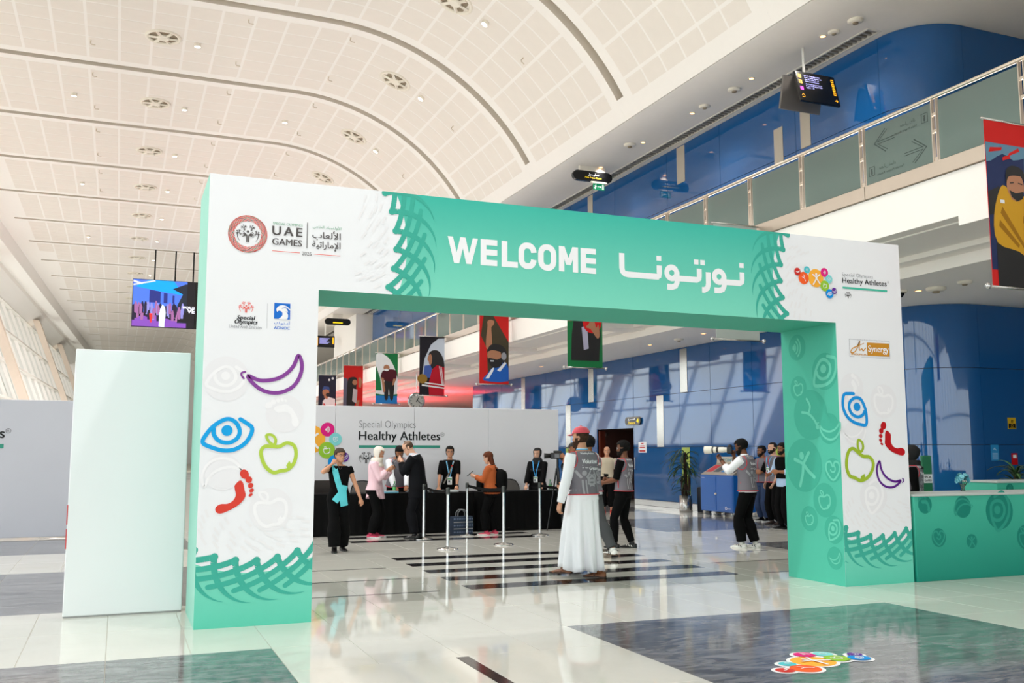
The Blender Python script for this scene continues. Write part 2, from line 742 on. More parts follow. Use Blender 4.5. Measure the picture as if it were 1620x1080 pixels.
# ---------------------------------------------------------------- roof soffit beside the vault, grille slot
SOFFIT = mat('grey_soffit_plaster', (236, 230, 222), 0.8, vary=0.02)
ZS = 9.966
b = MB()
b.box(11.76, 13.60, -14, 110, ZS, ZS + 0.25)
b.box(13.92, 24, -14, 110, ZS, ZS + 0.25)
b.box(13.60, 13.92, -14, 14.4, ZS, ZS + 0.25)
b.box(13.60, 13.92, 110, 110.2, ZS, ZS + 0.25)
b.box(13.56, 13.96, 14.4, 110, ZS + 0.24, ZS + 0.3)
soffit = b.build('ceiling_soffit', SOFFIT, kind='structure')
sl = MB()
for yy in range(0, 420):
    y = 14.45 + yy * 0.14
    sl.box(13.62, 13.90, y, y + 0.05, ZS + 0.01, ZS + 0.09)
sl.build('grille_slats', mat('grey_grille', (150, 146, 138), 0.5), soffit, kind='stuff')
g = MB()
g.box(13.58, 13.62, 14.4, 76, ZS - 0.02, ZS + 0.08)
g.box(13.90, 13.94, 14.4, 76, ZS - 0.02, ZS + 0.08)
g.box(13.58, 13.94, 14.36, 14.4, ZS - 0.02, ZS + 0.08)
g.build('grille_frame', mat('pale_grille_frame', (215, 210, 202), 0.5), soffit)

# ---------------------------------------------------------------- blue wall, both storeys
def blue_mat(name, col):
    m = mat(name, col, 0.035, vary=0.05, scale=0.6, spec=0.75)
    # sheet-metal cladding is never quite flat: a very soft ripple in the reflections
    N, L = m.node_tree.nodes, m.node_tree.links
    geo = N.new('ShaderNodeNewGeometry')
    no = N.new('ShaderNodeTexNoise')
    no.inputs['Scale'].default_value = 0.9
    no.inputs['Detail'].default_value = 1
    L.new(geo.outputs['Position'], no.inputs['Vector'])
    bp = N.new('ShaderNodeBump')
    bp.inputs['Strength'].default_value = 0.05
    bp.inputs['Distance'].default_value = 0.03
    L.new(no.outputs['Fac'], bp.inputs['Height'])
    L.new(bp.outputs['Normal'], N['Principled BSDF'].inputs['Normal'])
    return m


BLUE = blue_mat('glossy_blue_cladding', (22, 84, 142))
JOINT = mat('dark_panel_joint', (14, 40, 70), 0.5)
XW = 14.1
ZG = 5.30      # gallery floor level
ZL = 4.34      # soffit below the gallery
RCOR = 1.1
YCOR = 13.55


def wall_path():
    """plan outline of the blue block: along +Y, round the corner, along +X"""
    pts = [(XW, YCOR + RCOR)]
    for i in range(1, 13):
        a = pi / 2 * i / 12
        pts.append((XW + RCOR - RCOR * cos(a), YCOR + RCOR - RCOR * sin(a)))
    return pts


def blue_wall(name, z0, z1, yend, joints_z, joints_y, holes=()):
    core = MB()
    pts = [(XW + 0.03, yend)] + [(x + 0.03 * (1 - i / 12), y + 0.03 * i / 12) for i, (x, y) in enumerate(wall_path())] + [(24, YCOR + 0.03), (24, YCOR + 0.4)]
    pts2 = [(XW + 0.4, yend), (XW + 0.4, YCOR + 1.9), (XW + 1.0, YCOR + 0.9), (24, YCOR + 0.4)]
    for (xa, ya), (xb, yb) in zip(pts[:-1], pts[1:]):
        if abs(xa - xb) < 0.001 and abs(ya - yb) > 3:
            segs = []
            ys = yb
            for (h0, h1, hz) in sorted(holes):
                segs.append((ys, h0, z0))
                segs.append((h0, h1, hz))
                ys = h1
            segs.append((ys, ya, z0))
            for (s0, s1, zz) in segs:
                if s1 > s0:
                    core.add([(xa, s0, zz), (xa, s1, zz), (xa, s1, z1), (xa, s0, z1)], [(0, 1, 2, 3)])
        else:
            core.add([(xa, ya, z0), (xb, yb, z0), (xb, yb, z1), (xa, ya, z1)], [(0, 1, 2, 3)])
    w = core.build(name, JOINT, kind='structure')
    g = 0.006
    zs = joints_z
    for za, zb in zip(zs[:-1], zs[1:]):
        # flat panels along Y
        for ya, yb in zip(joints_y[:-1], joints_y[1:]):
            skip = False
            z00 = za
            for (h0, h1, hz) in holes:
                if ya >= h0 - 0.02 and yb <= h1 + 0.02 and za < hz:
                    if zb <= hz + 0.02:
                        skip = True
                    else:
                        z00 = hz
            if skip:
                continue
            MB().box(XW, XW + 0.03, ya + g, yb - g, z00 + g, zb - g).build('blue_panel', BLUE, w)
        # rounded corner panel
        wp = wall_path()
        c = MB()
        ring = lambda z, d: [(x + d * (1 - i / 12), y + d * i / 12, z) for i, (x, y) in enumerate(wp)]
        lo, hi = ring(za + g, 0), ring(zb - g, 0)
        c.add(lo + hi, [(i, i + 1, 13 + i + 1, 13 + i) for i in range(12)])
        autosmooth(c.build('curved_blue_panel', BLUE, w))
        x = XW + RCOR
        for wd in (2.0, 2.4, 2.4):
            MB().box(x + g, x + wd - g, YCOR, YCOR + 0.03, za + g, zb - g).build('blue_panel', BLUE, w)
            x += wd
    return w


# lower storey (doorway y 25.02..27.35, leaf y 22.45..25.0 is a closed cladded leaf)
DOOR = (25.02, 27.36, 2.22)
wall_right_lower = blue_wall('wall_right_lower', 0.0, ZL, 39.0, [0.165, 1.65, 3.11, ZL],
                             [YCOR + RCOR, 16.9, 19.2, 20.98, 22.46, 24.98, 25.02, 27.36, 29.26, 31.3, 33.4, 35.6, 37.4, 39.0], [DOOR])
# steel skirting
sk = MB()
sk.box(XW - 0.012, XW + 0.02, 27.4, 39.0, 0.005, 0.16)
sk.box(XW - 0.012, XW + 0.02, YCOR + RCOR, 24.98, 0.005, 0.16)
sk.build('baseboard_right', STEEL, kind='structure')
c = MB()
wp = wall_path()
for i in range(12):
    (xa, ya), (xb, yb) = wp[i], wp[i + 1]
    c.add([(xa - .01, ya - .01, 0.005), (xb - .01, yb - .01, 0.005), (xb - .01, yb - .01, .16), (xa - .01, ya - .01, .16)], [(0, 1, 2, 3)])
c.box(XW + RCOR, 24, YCOR - 0.012, YCOR + 0.01, 0.005, 0.16)
c.build('baseboard_corner', STEEL, kind='structure')
wall_right_upper = blue_wall('wall_right_upper', ZG, ZS, 57.0, [ZG, 6.85, 8.35, ZS],
                             [YCOR + RCOR, 17.3, 20.3, 22.9, 26.0, 29.2, 32.4, 35.6, 38.8, 42.0, 45.2, 48.4, 51.6, 54.8, 57.0])
# mirror-steel slot windows in the wall: upper and lower rows
MIRROR = mat('mirror_steel_strip', (176, 174, 168), 0.2, 1.0, vary=0.03)
for (ya, yb, za, zb) in [(22.05, 22.40, 3.12, 4.30), (27.58, 27.93, 3.12, 4.30), (33.2, 33.56, 3.12, 4.30), (23.3, 23.66, 1.66, 3.10), (29.28, 29.66, 1.66, 3.10)]:
    MB().rbox(XW - 0.012, XW + 0.02, ya, yb, za, zb, 0.004).build('steel_strip', MIRROR, wall_right_lower if za < 5 else wall_right_upper)
LIME = mat('lime_green_panel', (150, 170, 40), 0.3)
for (ya, yb, za, zb) in [(29.28, 29.66, 0.17, 1.0), (22.0, 22.38, 0.17, 1.64), (18.2, 18.5, 0.17, 1.64)]:
    MB().rbox(XW - 0.012, XW + 0.02, ya, yb, za, zb, 0.004).build('lime_strip', LIME, wall_right_lower)
MB().rbox(XW - 0.016, XW + 0.02, 29.28, 29.66, 1.02, 1.64, 0.004).build('lime_strip', LIME, wall_right_lower)
# upper strips seen above the glass (beige, further along)
BEIGE = mat('beige_wall_strip', (176, 165, 150), 0.5)
def upstrip(ya, yb, za, zb):
    MB().rbox(XW - 0.012, XW + 0.02, ya, yb, za, zb, 0.004).build('beige_strip', BEIGE, wall_right_upper)

# ---------------------------------------------------------------- gallery
GW = mat('gallery_white_plaster', (246, 241, 235), 0.7, vary=0.015)
XF = 10.2
b = MB()
b.box(XF + 0.02, 24, -14, 64, ZG - 0.3, ZG)                 # floor slab
gallery_floor = b.build('gallery_floor', mat('gallery_paving', (190, 184, 174), 0.4), kind='structure')
b = MB()
b.box(XF, XF + 0.25, -14, 64, 4.62, 5.235)                   # fascia
b.box(XF, XF + 0.25, -14, 0, 4.49, 4.62)
b.box(XF + 0.25, 11.84, -14, 64, 4.60, ZG - 0.3)             # coffer ceiling
# solid bands between the coffers: one runs y 10.1..10.75 and so on
coff = []
yy = -2.4
while yy < 62:
    b.box(XF, 11.84, yy + 5.2, yy + 5.85, 4.49, 4.62)
    yy += 5.85
b.box(11.84, 24, -14, 64, ZL, ZG - 0.3)                      # lower soffit block (downstand face at x=11.84)
b.box(11.5, 11.84, -14, 64, 4.52, 4.62)
gallery = b.build('gallery_soffit', GW, kind='structure')
b = MB()
for y in [-8.64 + 2.8 * i for i in range(26)]:
    b.rbox(XF - 0.035, XF + 0.12, y + 0.006, y + 2.794, 5.245, 5.45, 0.006)
    strip_o = b.build('trim_gallery', mat('champagne_metal_strip', (196, 180, 164), 0.35, 0.6), kind='structure')
    b = MB()
# balustrade: one glass panel, two posts per bay
GLASS_BAL = glass_mat('green_frosted_glass', (166, 186, 178), 0.42, (172, 190, 183), 0.03)
RAILM = mat('satin_rail', (198, 184, 168), 0.3, 0.7)
bal = thing('gallery_balustrade', 'long green glass balustrade with slim metal posts and handrail along the upper gallery edge', 'balustrade', (XF, 0, 5.45))
MB().tube([(0.03, -12, 0.93), (0.03, 62, 0.93)], 0.028, 10).build('handrail', RAILM, bal, smooth=True)
pane = MB().rbox(0.02, 0.032, -0.635, 0.635, 0.02, 0.86, 0.003).mesh('glass_pane', GLASS_BAL)
post = MB()
for dy in (-0.045, 0.03):
    post.box(0.0, 0.05, dy, dy + 0.016, 0, 0.91)
for z in (0.03, 0.42, 0.66):
    post.box(0.008, 0.042, -0.03, 0.031, z, z + 0.04)
post = post.mesh('baluster', RAILM)
for i in range(52):
    y = -12.69 + 1.395 * i
    link('baluster', post, bal, loc=(0, y, 0))
    link('glass_pane', pane, bal, loc=(0, y + 0.6975, 0))

# frosted direction sign on one pane, read from the gallery side
SIGNG = mat('etched_sign_grey', (52, 66, 62), .6, vary=0)


def pane_sign(Print):
    p = Print((.020, .11, 0), (0, 1, 0), (0, 0, 1), lift=-.004)
    for ty, v, sg in ((10.66, .60, 1), (9.68, .27, -1)):
        for d in (-.018, .018):
            p.stroke([(ty - .06 * sg, v + d), (ty - .40 * sg, v + d)], .010)
        for q in (-1, 1):
            p.stroke([(ty - .22 * sg, v + .17 * q), (ty, v)], .015)
            p.stroke([(ty - .26 * sg, v + .15 * q), (ty - .06 * sg, v + .012 * q)], .010)
    for y, v in ((9.64, .62), (10.68, .14)):
        p.stroke([(y, v), (y + .11, v), (y + .11, v + .13), (y, v + .13)], .014, closed=True)
        p.disc(y + .055, v + .09, .016)
        p.stroke([(y + .055, v + .065), (y + .055, v + .03)], .03)
    p.text('Male Prayer Room', 9.84, 10.26, .60, .645)
    p.text('Female Prayer Room', 10.10, 10.62, .10, .145)
    p.text('\uFEA9\uFE8E\uFE9F\uFEAD \uFEF0\uFEE0\uFEBC\uFEE3'[::1], 9.86, 10.14, .68, .75)
    p.text('\uFE80\uFE8E\uFEB4\uFEE7 \uFEF0\uFEE0\uFEBC\uFEE3'[::1], 10.26, 10.58, .18, .25)
    p.build('etched_sign', SIGNG, bal)


# far white core beyond the end of the upper blue wall, and the end of the hall
b = MB()
b.box(13.2, 24, 57.6, 64, ZG, ZS)
b.build('wall_core', GW, kind='structure')
MB().box(-14, 24, 133, 133.4, 0, 15).build('wall_far', WHITE_PAINT, kind='structure')
MB().box(23.6, 24, -14, 133, 0, 15).build('wall_right_back', mat('dark_blue_paint', (10, 28, 60), 0.5), kind='structure')
b = MB()
b.box(XW + 0.1, 24, 38.9, 39.1, 0, ZL)
b.box(XF + 0.3, 24, 63.6, 64, 0, ZL)
b.build('wall_recess', mat('dark_red_paint', (120, 28, 30), 0.6), kind='structure')
# ---------------------------------------------------------------- left facade
FRAMEM = mat('cream_facade_frame', (240, 234, 228), 0.6)
FGLASS = glass_mat('pale_facade_glass', (243, 249, 248))


LOW_STAND_IN = mat('grey_low_stand_in', (92, 100, 108), .6)  # opaque low panels added in place of glass to darken the wall's reflections


def fx(y, z):
    return -6.8 + 0.042 * (y - 52) - 0.37 * (z - 5)


ZTOP = 12.6
# closed wall and portal between the two glazed stretches
b = MB()
for z0, z1 in ((0, 8.8),):
    b.add([(fx(20, z0), 20, z0), (fx(46.5, z0), 46.5, z0), (fx(44.9, z1), 44.5, z1), (fx(20, z1), 20, z1),
           (fx(20, z0) - .4, 20, z0), (fx(46.5, z0) - .4, 46.5, z0), (fx(44.9, z1) - .4, 44.5, z1), (fx(20, z1) - .4, 20, z1)],
          [(0, 3, 2, 1), (4, 5, 6, 7), (0, 1, 5, 4), (3, 7, 6, 2), (1, 2, 6, 5), (0, 4, 7, 3)])
b.build('wall_left', WHITE_PAINT, kind='structure')
# sloping cove from the ceiling edge out to the head of the glass
b = MB()
rows = []
for y in (-14, 20, 46, 90, 133):
    xe, xt = left_edge(y) - 0.55, fx(y, ZTOP)
    rows.append([(xe, y, ZC), (xe - 0.15, y, ZC - 0.75), (xe - 0.9, y, ZC - 0.75), (xe - 0.95, y, ZC - 0.35), (xe - 1.5, y, ZC - 0.35), (xe - 1.55, y, ZC - 0.62),
                 (xt + 0.3, y, ZTOP), (xt - 0.5, y, ZTOP), (xt - 0.5, y, 14.95), (xe, y, 14.95)])
b.loft(rows, cap=True)
b.build('ceiling_cove', mat('cove_plaster', (240, 236, 232), 0.7, vary=0.01), kind='structure')


def facade(name, ya, yb, step, zs, zb=0):
    fr = MB()
    n = max(1, round((yb - ya) / step))
    ys = [ya + (yb - ya) * i / n for i in range(n + 1)]
    for y in ys:
        p = [(fx(y, zb), y, zb), (fx(y, ZTOP), y, ZTOP)]
        fr.loft([[(p[k][0] + dx, y + dy, p[k][2]) for dx, dy in ((-.06, -.05), (.2, -.05), (.2, .05), (-.06, .05))] for k in (0, 1)])
    for z in zs:
        fr.loft([[(fx(y, z) + dx, y, z + dz) for dx, dz in ((-.05, -.06), (.34, -.06), (.34, .06), (-.05, .06))] for y in (ya, yb)])
    w = fr.build(name, FRAMEM, kind='structure')
    for y0, y1 in zip(ys[:-1], ys[1:]):
        for z0, z1 in zip(zs[:-1], zs[1:]):
            low = name == 'window_1' and z1 < 2.5
            q = [(fx(y0, z0), y0, z0), (fx(y1, z0), y1, z0), (fx(y1, z1), y1, z1), (fx(y0, z1), y0, z1)]
            m = MB()
            m.add(q, [(0, 1, 2, 3)])
            m.build('low_stand_in_panel' if low else 'glass_pane', LOW_STAND_IN if low else FGLASS, w)
    return w


facade('window_1', 46.5, 132, 4.1, [0, 2.0, 4.6, 7.2, 9.8, ZTOP])
facade('added_window_4', 20.1, 46.3, 3.3, [8.9, 10.6, ZTOP], 8.9)  # unseen clerestory, added to let more light onto the gallery fascia
facade('window_2', -14, 20, 3.4, [0, 3.2, 6.4, 9.5, ZTOP])
# glazed entrance end behind the photographer
fr = MB()
for x in [-7 + 3.1 * i for i in range(11)]:
    fr.box(x - .05, x + .05, -14.1, -13.9, 0, 6.6)
for z in (0.05, 3.2, 6.6):
    fr.box(-7, 24, -14.08, -13.92, z - .06, z + .06)
w3 = fr.build('window_3', FRAMEM, kind='structure')
MB().box(-14, 24, -14.05, -13.95, 6.66, 15).build('wall_back', WHITE_PAINT, kind='structure')  # unseen; made solid above the glass to cut light on the arch front
for i in range(10):
    for z0, z1 in ((0.1, 3.2), (3.2, 6.6)):
        m = MB()
        x = -7 + 3.1 * i
        m.add([(x, -14, z0), (x + 3.1, -14, z0), (x + 3.1, -14, z1), (x, -14, z1)], [(0, 1, 2, 3)])
        m.build('glass_pane', FGLASS, w3)
# tapering slanted columns standing inside the glass
COLM = mat('cream_column', (226, 208, 192), 0.6)
for i, y in enumerate((63, 93, 113)):
    m = MB()
    rings = []
    for z, hw in ((0, .34), (5, .5), (10.2, .85), (12.9, 1.35)):
        x = fx(y, z) + 1.0
        rings.append([(x - .25, y - hw, z), (x + .25, y - hw, z), (x + .25, y + hw, z), (x - .25, y + hw, z)])
    m.loft(rings)
    m.build('column_left', COLM, kind='structure')
# ================================================================ FLAT PRINT (lettering, icons, logos)
_TXT = {}


def text_shape(body, bold=0.0, space=1.0):
    """outline mesh of a word set in the built-in typeface: (verts, faces, bbox)"""
    key = (body, bold, space)
    if key not in _TXT:
        cu = bpy.data.curves.new('lettering', 'FONT')
        cu.body = body
        cu.offset = bold
        cu.space_character = space
        cu.resolution_u = 3
        o = bpy.data.objects.new('lettering', cu)
        COL.objects.link(o)
        me = bpy.data.meshes.new_from_object(o.evaluated_get(bpy.context.evaluated_depsgraph_get()))
        vs = [(v.co.x, v.co.y) for v in me.vertices]
        fs = [tuple(p.vertices) for p in me.polygons]
        bpy.data.objects.remove(o)
        bpy.data.curves.remove(cu)
        bpy.data.meshes.remove(me)
        xs, ys = [v[0] for v in vs], [v[1] for v in vs]
        _TXT[key] = (vs, fs, (min(xs), max(xs), min(ys), max(ys)))
    return _TXT[key]


def cr(pts, closed=False, n=6):
    """Catmull-Rom through points"""
    out = []
    m = len(pts)
    rng = range(m if closed else m - 1)
    for i in rng:
        if closed:
            p0, p1, p2, p3 = pts[i - 1], pts[i], pts[(i + 1) % m], pts[(i + 2) % m]
        else:
            p0, p1, p2, p3 = pts[max(i - 1, 0)], pts[i], pts[i + 1], pts[min(i + 2, m - 1)]
        for k in range(n):
            t = k / n
            out.append(tuple(0.5 * (2 * p1[d] + (p2[d] - p0[d]) * t + (2 * p0[d] - 5 * p1[d] + 4 * p2[d] - p3[d]) * t * t + (3 * p1[d] - p0[d] - 3 * p2[d] + p3[d]) * t ** 3) for d in (0, 1)))
    if not closed:
        out.append(tuple(pts[-1][:2]))
    return out


def arc(cx, cy, r, a0, a1, n=16, ry=None):
    ry = ry or r
    return [(cx + r * cos(radians(a0 + (a1 - a0) * i / n)), cy + ry * sin(radians(a0 + (a1 - a0) * i / n))) for i in range(n + 1)]


class Print:
    """2D shapes on a plane: origin + u*U + v*V, lifted by `lift` along the plane's normal."""

    def __init__(s, O, U, V, lift=0.002):
        s.O, s.U, s.V = Vector(O), Vector(U), Vector(V)
        s.N = s.U.cross(s.V).normalized()
        s.lift = lift
        s.mb = MB()
        s.t = None
        s.k = 0

    def xf(s, cx=0, cy=0, k=1.0, rot=0.0, sx=1.0):
        """local transform for the shapes that follow"""
        s.t = (cx, cy, k, cos(radians(rot)), sin(radians(rot)), sx)
        return s

    def P(s, p, extra=0):
        u, v = p
        if s.t:
            cx, cy, k, c, q, sx = s.t
            u, v = u * k * sx, v * k
            u, v = cx + u * c - v * q, cy + u * q + v * c
        return s.O + s.U * u + s.V * v + s.N * (s.lift + s.k * 4e-5)

    def poly(s, pts):
        s.k = (s.k + 1) % 16
        s.mb.add([s.P(p) for p in pts], [tuple(range(len(pts)))])
        return s

    def rect(s, u0, u1, v0, v1):
        return s.poly([(u0, v0), (u1, v0), (u1, v1), (u0, v1)])

    def disc(s, cx, cy, r, ry=None, n=20, rot=0):
        ry = ry or r
        c, q = cos(radians(rot)), sin(radians(rot))
        return s.poly([(cx + r * cos(2 * pi * i / n) * c - ry * sin(2 * pi * i / n) * q, cy + r * cos(2 * pi * i / n) * q + ry * sin(2 * pi * i / n) * c) for i in range(n)])

    def stroke(s, pts, w, closed=False, caps=True):
        """ribbon; w scalar or list of widths"""
        n = len(pts)
        s.k = (s.k + 1) % 16
        ws = w if isinstance(w, (list, tuple)) else [w] * n
        L, R = [], []
        for i in range(n):
            a = pts[i - 1] if (closed or i > 0) else pts[0]
            b = pts[(i + 1) % n] if (closed or i < n - 1) else pts[-1]
            dx, dy = b[0] - a[0], b[1] - a[1]
            d = sqrt(dx * dx + dy * dy) or 1
            nx, ny = -dy / d, dx / d
            L.append((pts[i][0] + nx * ws[i] / 2, pts[i][1] + ny * ws[i] / 2))
            R.append((pts[i][0] - nx * ws[i] / 2, pts[i][1] - ny * ws[i] / 2))
        vs = [s.P(p) for p in L] + [s.P(p) for p in R]
        fs = []
        for i in range(n if closed else n - 1):
            j = (i + 1) % n
            fs.append((i, j, n + j, n + i))
        s.mb.add(vs, fs)
        if caps and not closed:
            for i in (0, n - 1):
                if ws[i] > 1e-4:
                    s.disc(pts[i][0], pts[i][1], ws[i] / 2, n=10)
        return s

    def ring(s, cx, cy, r, w, a0=0, a1=360, n=28):
        if a1 - a0 >= 360:
            return s.stroke(arc(cx, cy, r, 0, 360 - 360 / n, n - 1), w, closed=True)
        return s.stroke(arc(cx, cy, r, a0, a1, n), w)

    def text(s, body, u0, u1, v0, v1, bold=0.0, space=1.0, slant=0.0):
        """word fitted to the box"""
        vs, fs, (x0, x1, y0, y1) = text_shape(body, min(bold, 0), space)
        ku, kv = (u1 - u0) / (x1 - x0), (v1 - v0) / (y1 - y0)
        s.bold_copies(vs, fs, lambda x, y: (u0 + (x - x0) * ku + slant * (y - y0) * kv, v0 + (y - y0) * kv), bold * kv * 1.3)
        return s

    def bold_copies(s, vs, fs, f, b):
        """heavier weight: the word set again with small shifts"""
        for dx, dy in ([(-b, -b * .4), (b, -b * .4), (-b, b * .4), (b, b * .4)] if b > 0 else [(0, 0)]):
            s.k = (s.k + 1) % 16
            s.mb.add([s.P((f(x, y)[0] + dx, f(x, y)[1] + dy)) for x, y in vs], fs)

    def line_text(s, body, u0, v0, h, bold=0.0, center=False, maxw=None, slant=0.0):
        """word at natural proportions; h = height of the outline box"""
        vs, fs, (x0, x1, y0, y1) = text_shape(body, min(bold, 0))
        k = h / (y1 - y0)
        w = (x1 - x0) * k
        kx = k
        if maxw and w > maxw:
            kx = k * maxw / w
            w = maxw
        if center:
            u0 -= w / 2
        s.bold_copies(vs, fs, lambda x, y: (u0 + (x - x0) * kx + slant * (y - y0) * k, v0 + (y - y0) * k), bold * k * 1.3)
        return s

    def build(s, name, m, parent, label=None, kind=None):
        return s.mb.build(name, m, parent, label=label, kind=kind)


def face(pr_args, lift):
    return Print(*pr_args, lift=lift)


# ---- icon outlines, in leg-print units (metres when k = 1), centred
def I(pts, cx, cy, s=411.0):
    return [((x - cx) / s, (cy - y) / s) for x, y in pts]


SMILE = cr(I([(388, 88), (402, 120), (398, 158), (378, 198), (345, 222), (305, 231), (262, 223), (228, 200), (206, 170), (250, 186), (305, 180), (345, 158), (372, 126)], 300, 160), True, 5)
SMILE_MARKS = [cr(I([(196, 156), (184, 160), (184, 170), (192, 180)], 300, 160))]
EYE = cr(I([(178, 320), (200, 334), (221, 352), (214, 382), (194, 410), (160, 430), (120, 433), (80, 422), (50, 405), (62, 375), (90, 342), (130, 320), (160, 330), (177, 360), (170, 388), (142, 405), (108, 400), (88, 378), (86, 356)], 135, 375), False, 5)
APPLE = cr(I([(318, 418), (345, 405), (371, 414), (380, 442), (374, 476), (352, 502), (325, 507), (300, 513), (274, 495), (258, 465), (253, 435), (266, 418), (290, 418)], 317, 445), True, 5)
LEAF = cr(I([(270, 378), (290, 376), (304, 392), (300, 411), (282, 402)], 317, 445), True, 5)
APPLE_BITE = I([(352, 502), (345, 488), (356, 470), (366, 488)], 317, 445)
SOLE = cr(I([(160, 556), (176, 540), (188, 548), (194, 574), (198, 596), (180, 622), (150, 642), (115, 656), (97, 650), (96, 634), (112, 623), (136, 622), (155, 611), (164, 592), (160, 570)], 155, 590), True, 4)
TOES = [(192, 517, 15, 18), (208, 537, 12, 12), (215, 558, 10, 9), (219, 576, 9, 7), (216, 592, 8, 5)]
TOES = [((x - 155) / 411, (590 - y) / 411, a / 411, b / 411) for x, y, a, b in TOES]


def icon_smile(p, w=0.034):
    p.stroke(SMILE, w, True)
    for m in SMILE_MARKS:
        p.stroke(m, w * .5)


def icon_eye(p, w=0.036):
    p.stroke(EYE, w)
    p.disc(-0.006, 0.033, 0.048)


def icon_apple(p, w=0.032):
    p.stroke(APPLE, w, True)
    p.stroke(LEAF, w * .75, True)
    p.poly(APPLE_BITE)


def icon_foot(p, w=0):
    p.poly(SOLE)
    for x, y, a, b in TOES:
        p.disc(x, y, a, b, rot=35)


def icon_person(p, w=0.05):
    p.disc(0, .13, .045, .055)
    p.stroke([(-.15, .12), (0, .02), (.15, .13)], w)
    p.stroke(cr([(0, .02), (-.05, -.1), (-.15, -.24)]), w)
    p.stroke(cr([(0, .02), (.06, -.08), (.16, -.2)]), w)


def icon_sound(p, w=0.034):
    p.disc(-.1, 0, .035, .05)
    for r in (.08, .15, .22):
        p.stroke(arc(-.12, 0, r, -50, 50, 10), w)


def icon_heart(p, w=0.03):
    p.stroke(cr([(0, -.14), (-.13, -.02), (-.13, .09), (-.05, .12), (0, .05), (.05, .12), (.13, .09), (.13, -.02)], True, 4), w, True)
    p.stroke(arc(0, .02, .05, 200, 430, 8), w * .8)


def icon_joint(p, w=0.032):
    p.stroke(cr([(-.14, .06), (-.03, .02), (.05, -.06), (.1, -.16)]), w)
    p.stroke(cr([(-.02, .2), (.02, .1), (-.03, .02)]), w)
    p.disc(.1, -.17, .03)


ICONS = [icon_smile, icon_eye, icon_apple, icon_foot, icon_person, icon_sound, icon_heart, icon_joint]


def so_emblem(p, cx, cy, r):
    """ring of little figures round one larger figure"""
    def fig(x, y, k, rot):
        p.xf(cx + x * r, cy + y * r, r * k, rot)
        p.disc(0, .48, .17, n=10)
        for sx in (-1, 1):
            p.stroke([(.11 * sx, -.9), (.11 * sx, -.12), (.2 * sx, .1)], .15, caps=False)
            for a in (20, 45, -8, -30):
                c, q = cos(radians(a)), sin(radians(a))
                p.stroke([(sx * .2, .05), (sx * (.2 + .62 * c), .05 + .62 * q)], [.16, .05], caps=False)
    fig(0, -.12, .72, 0)
    for x, y, rot in ((-.38, .62, 14), (.38, .62, -14), (-.84, .12, 50), (.84, .12, -50)):
        fig(x, y, .36, rot)
    for sx in (-1, 1):
        p.xf()
        p.stroke([(cx + sx * r * cos(radians(a)) * .95, cy + r * sin(radians(a)) * .95 - r * .05) for a in range(-40, 15, 9)], [r * .02, r * .05, r * .07, r * .07, r * .06, r * .05, r * .03], caps=False)
    p.t = None


HA_DISCS = [('orange', (0, 0, 1), (251, 178, 60), icon_person, 3.0, 0), ('vermilion', (-1.64, -.1, .68), (244, 96, 38), icon_joint, 2.6, 0), ('red', (-2.44, .55, .42), (206, 50, 44), icon_foot, 1.5, -40),
            ('turquoise', (-1.18, .82, .39), (84, 196, 206), icon_heart, 1.7, 0), ('magenta', (1.15, .70, .5), (222, 24, 128), icon_sound, 1.8, 0), ('aqua', (1.73, .01, .46), (130, 212, 214), icon_heart, 2.2, 0),
            ('green', (1.12, -.77, .59), (148, 196, 56), icon_apple, 2.3, 0), ('blue', (1.74, -1.6, .51), (0, 142, 222), icon_eye, 1.7, 0), ('purple', (2.38, -1.26, .35), (96, 38, 148), icon_smile, 1.2, 0)]
PRINT_WHITE = mat('print_white', (238, 239, 242), 0.6, spec=0.25, vary=0)
PRINT_INK = mat('print_ink', (22, 24, 28), 0.6, spec=0.25, vary=0)


def ha_logo(fa, parent, cx, cy, R, lift, sy=1.0, border=None):
    """the cluster of coloured discs, each with its white symbol"""
    if border:
        p = Print(*fa, lift=lift - 0.0012)
        for nm, (x, y, r), c, ic, k, rot in HA_DISCS:
            p.disc(cx + x * R, cy + y * R * sy, r * R + border)
        p.build('logo_border', PRINT_WHITE, parent)
    for i, (nm, (x, y, r), c, ic, k, rot) in enumerate(HA_DISCS):
        p = Print(*fa, lift=lift + 0.0008 * i)
        p.disc(cx + x * R, cy + y * R * sy, r * R, n=28)
        p.build('logo_disc', mat('print_' + nm, c, 0.55, spec=0.25, vary=0), parent)
        p = Print(*fa, lift=lift + 0.0008 * 9.5)
        p.xf(cx + x * R, cy + y * R * sy, R * r * 0.72 / .24 if ic in (icon_person,) else R * r * .62 / .24 * (1.1 if ic is icon_smile else 1), rot)
        ic(p)
        p.build('logo_symbol', PRINT_WHITE, parent)


_NP = [0]


def disc_and_symbol(fa, parent, x, y, r, ic, k, rot, name, md, ml):
    _NP[0] = (_NP[0] + 1) % 7
    p = Print(*fa, lift=.0012 + .00015 * _NP[0])
    p.disc(x, y, r, n=26)
    o = p.build(name + '_disc', md, parent)
    p = Print(*fa, lift=.0026 + .0001 * _NP[0])
    p.xf(x, y, k, rot)
    ic(p)
    p.build(name + '_symbol', ml, o)


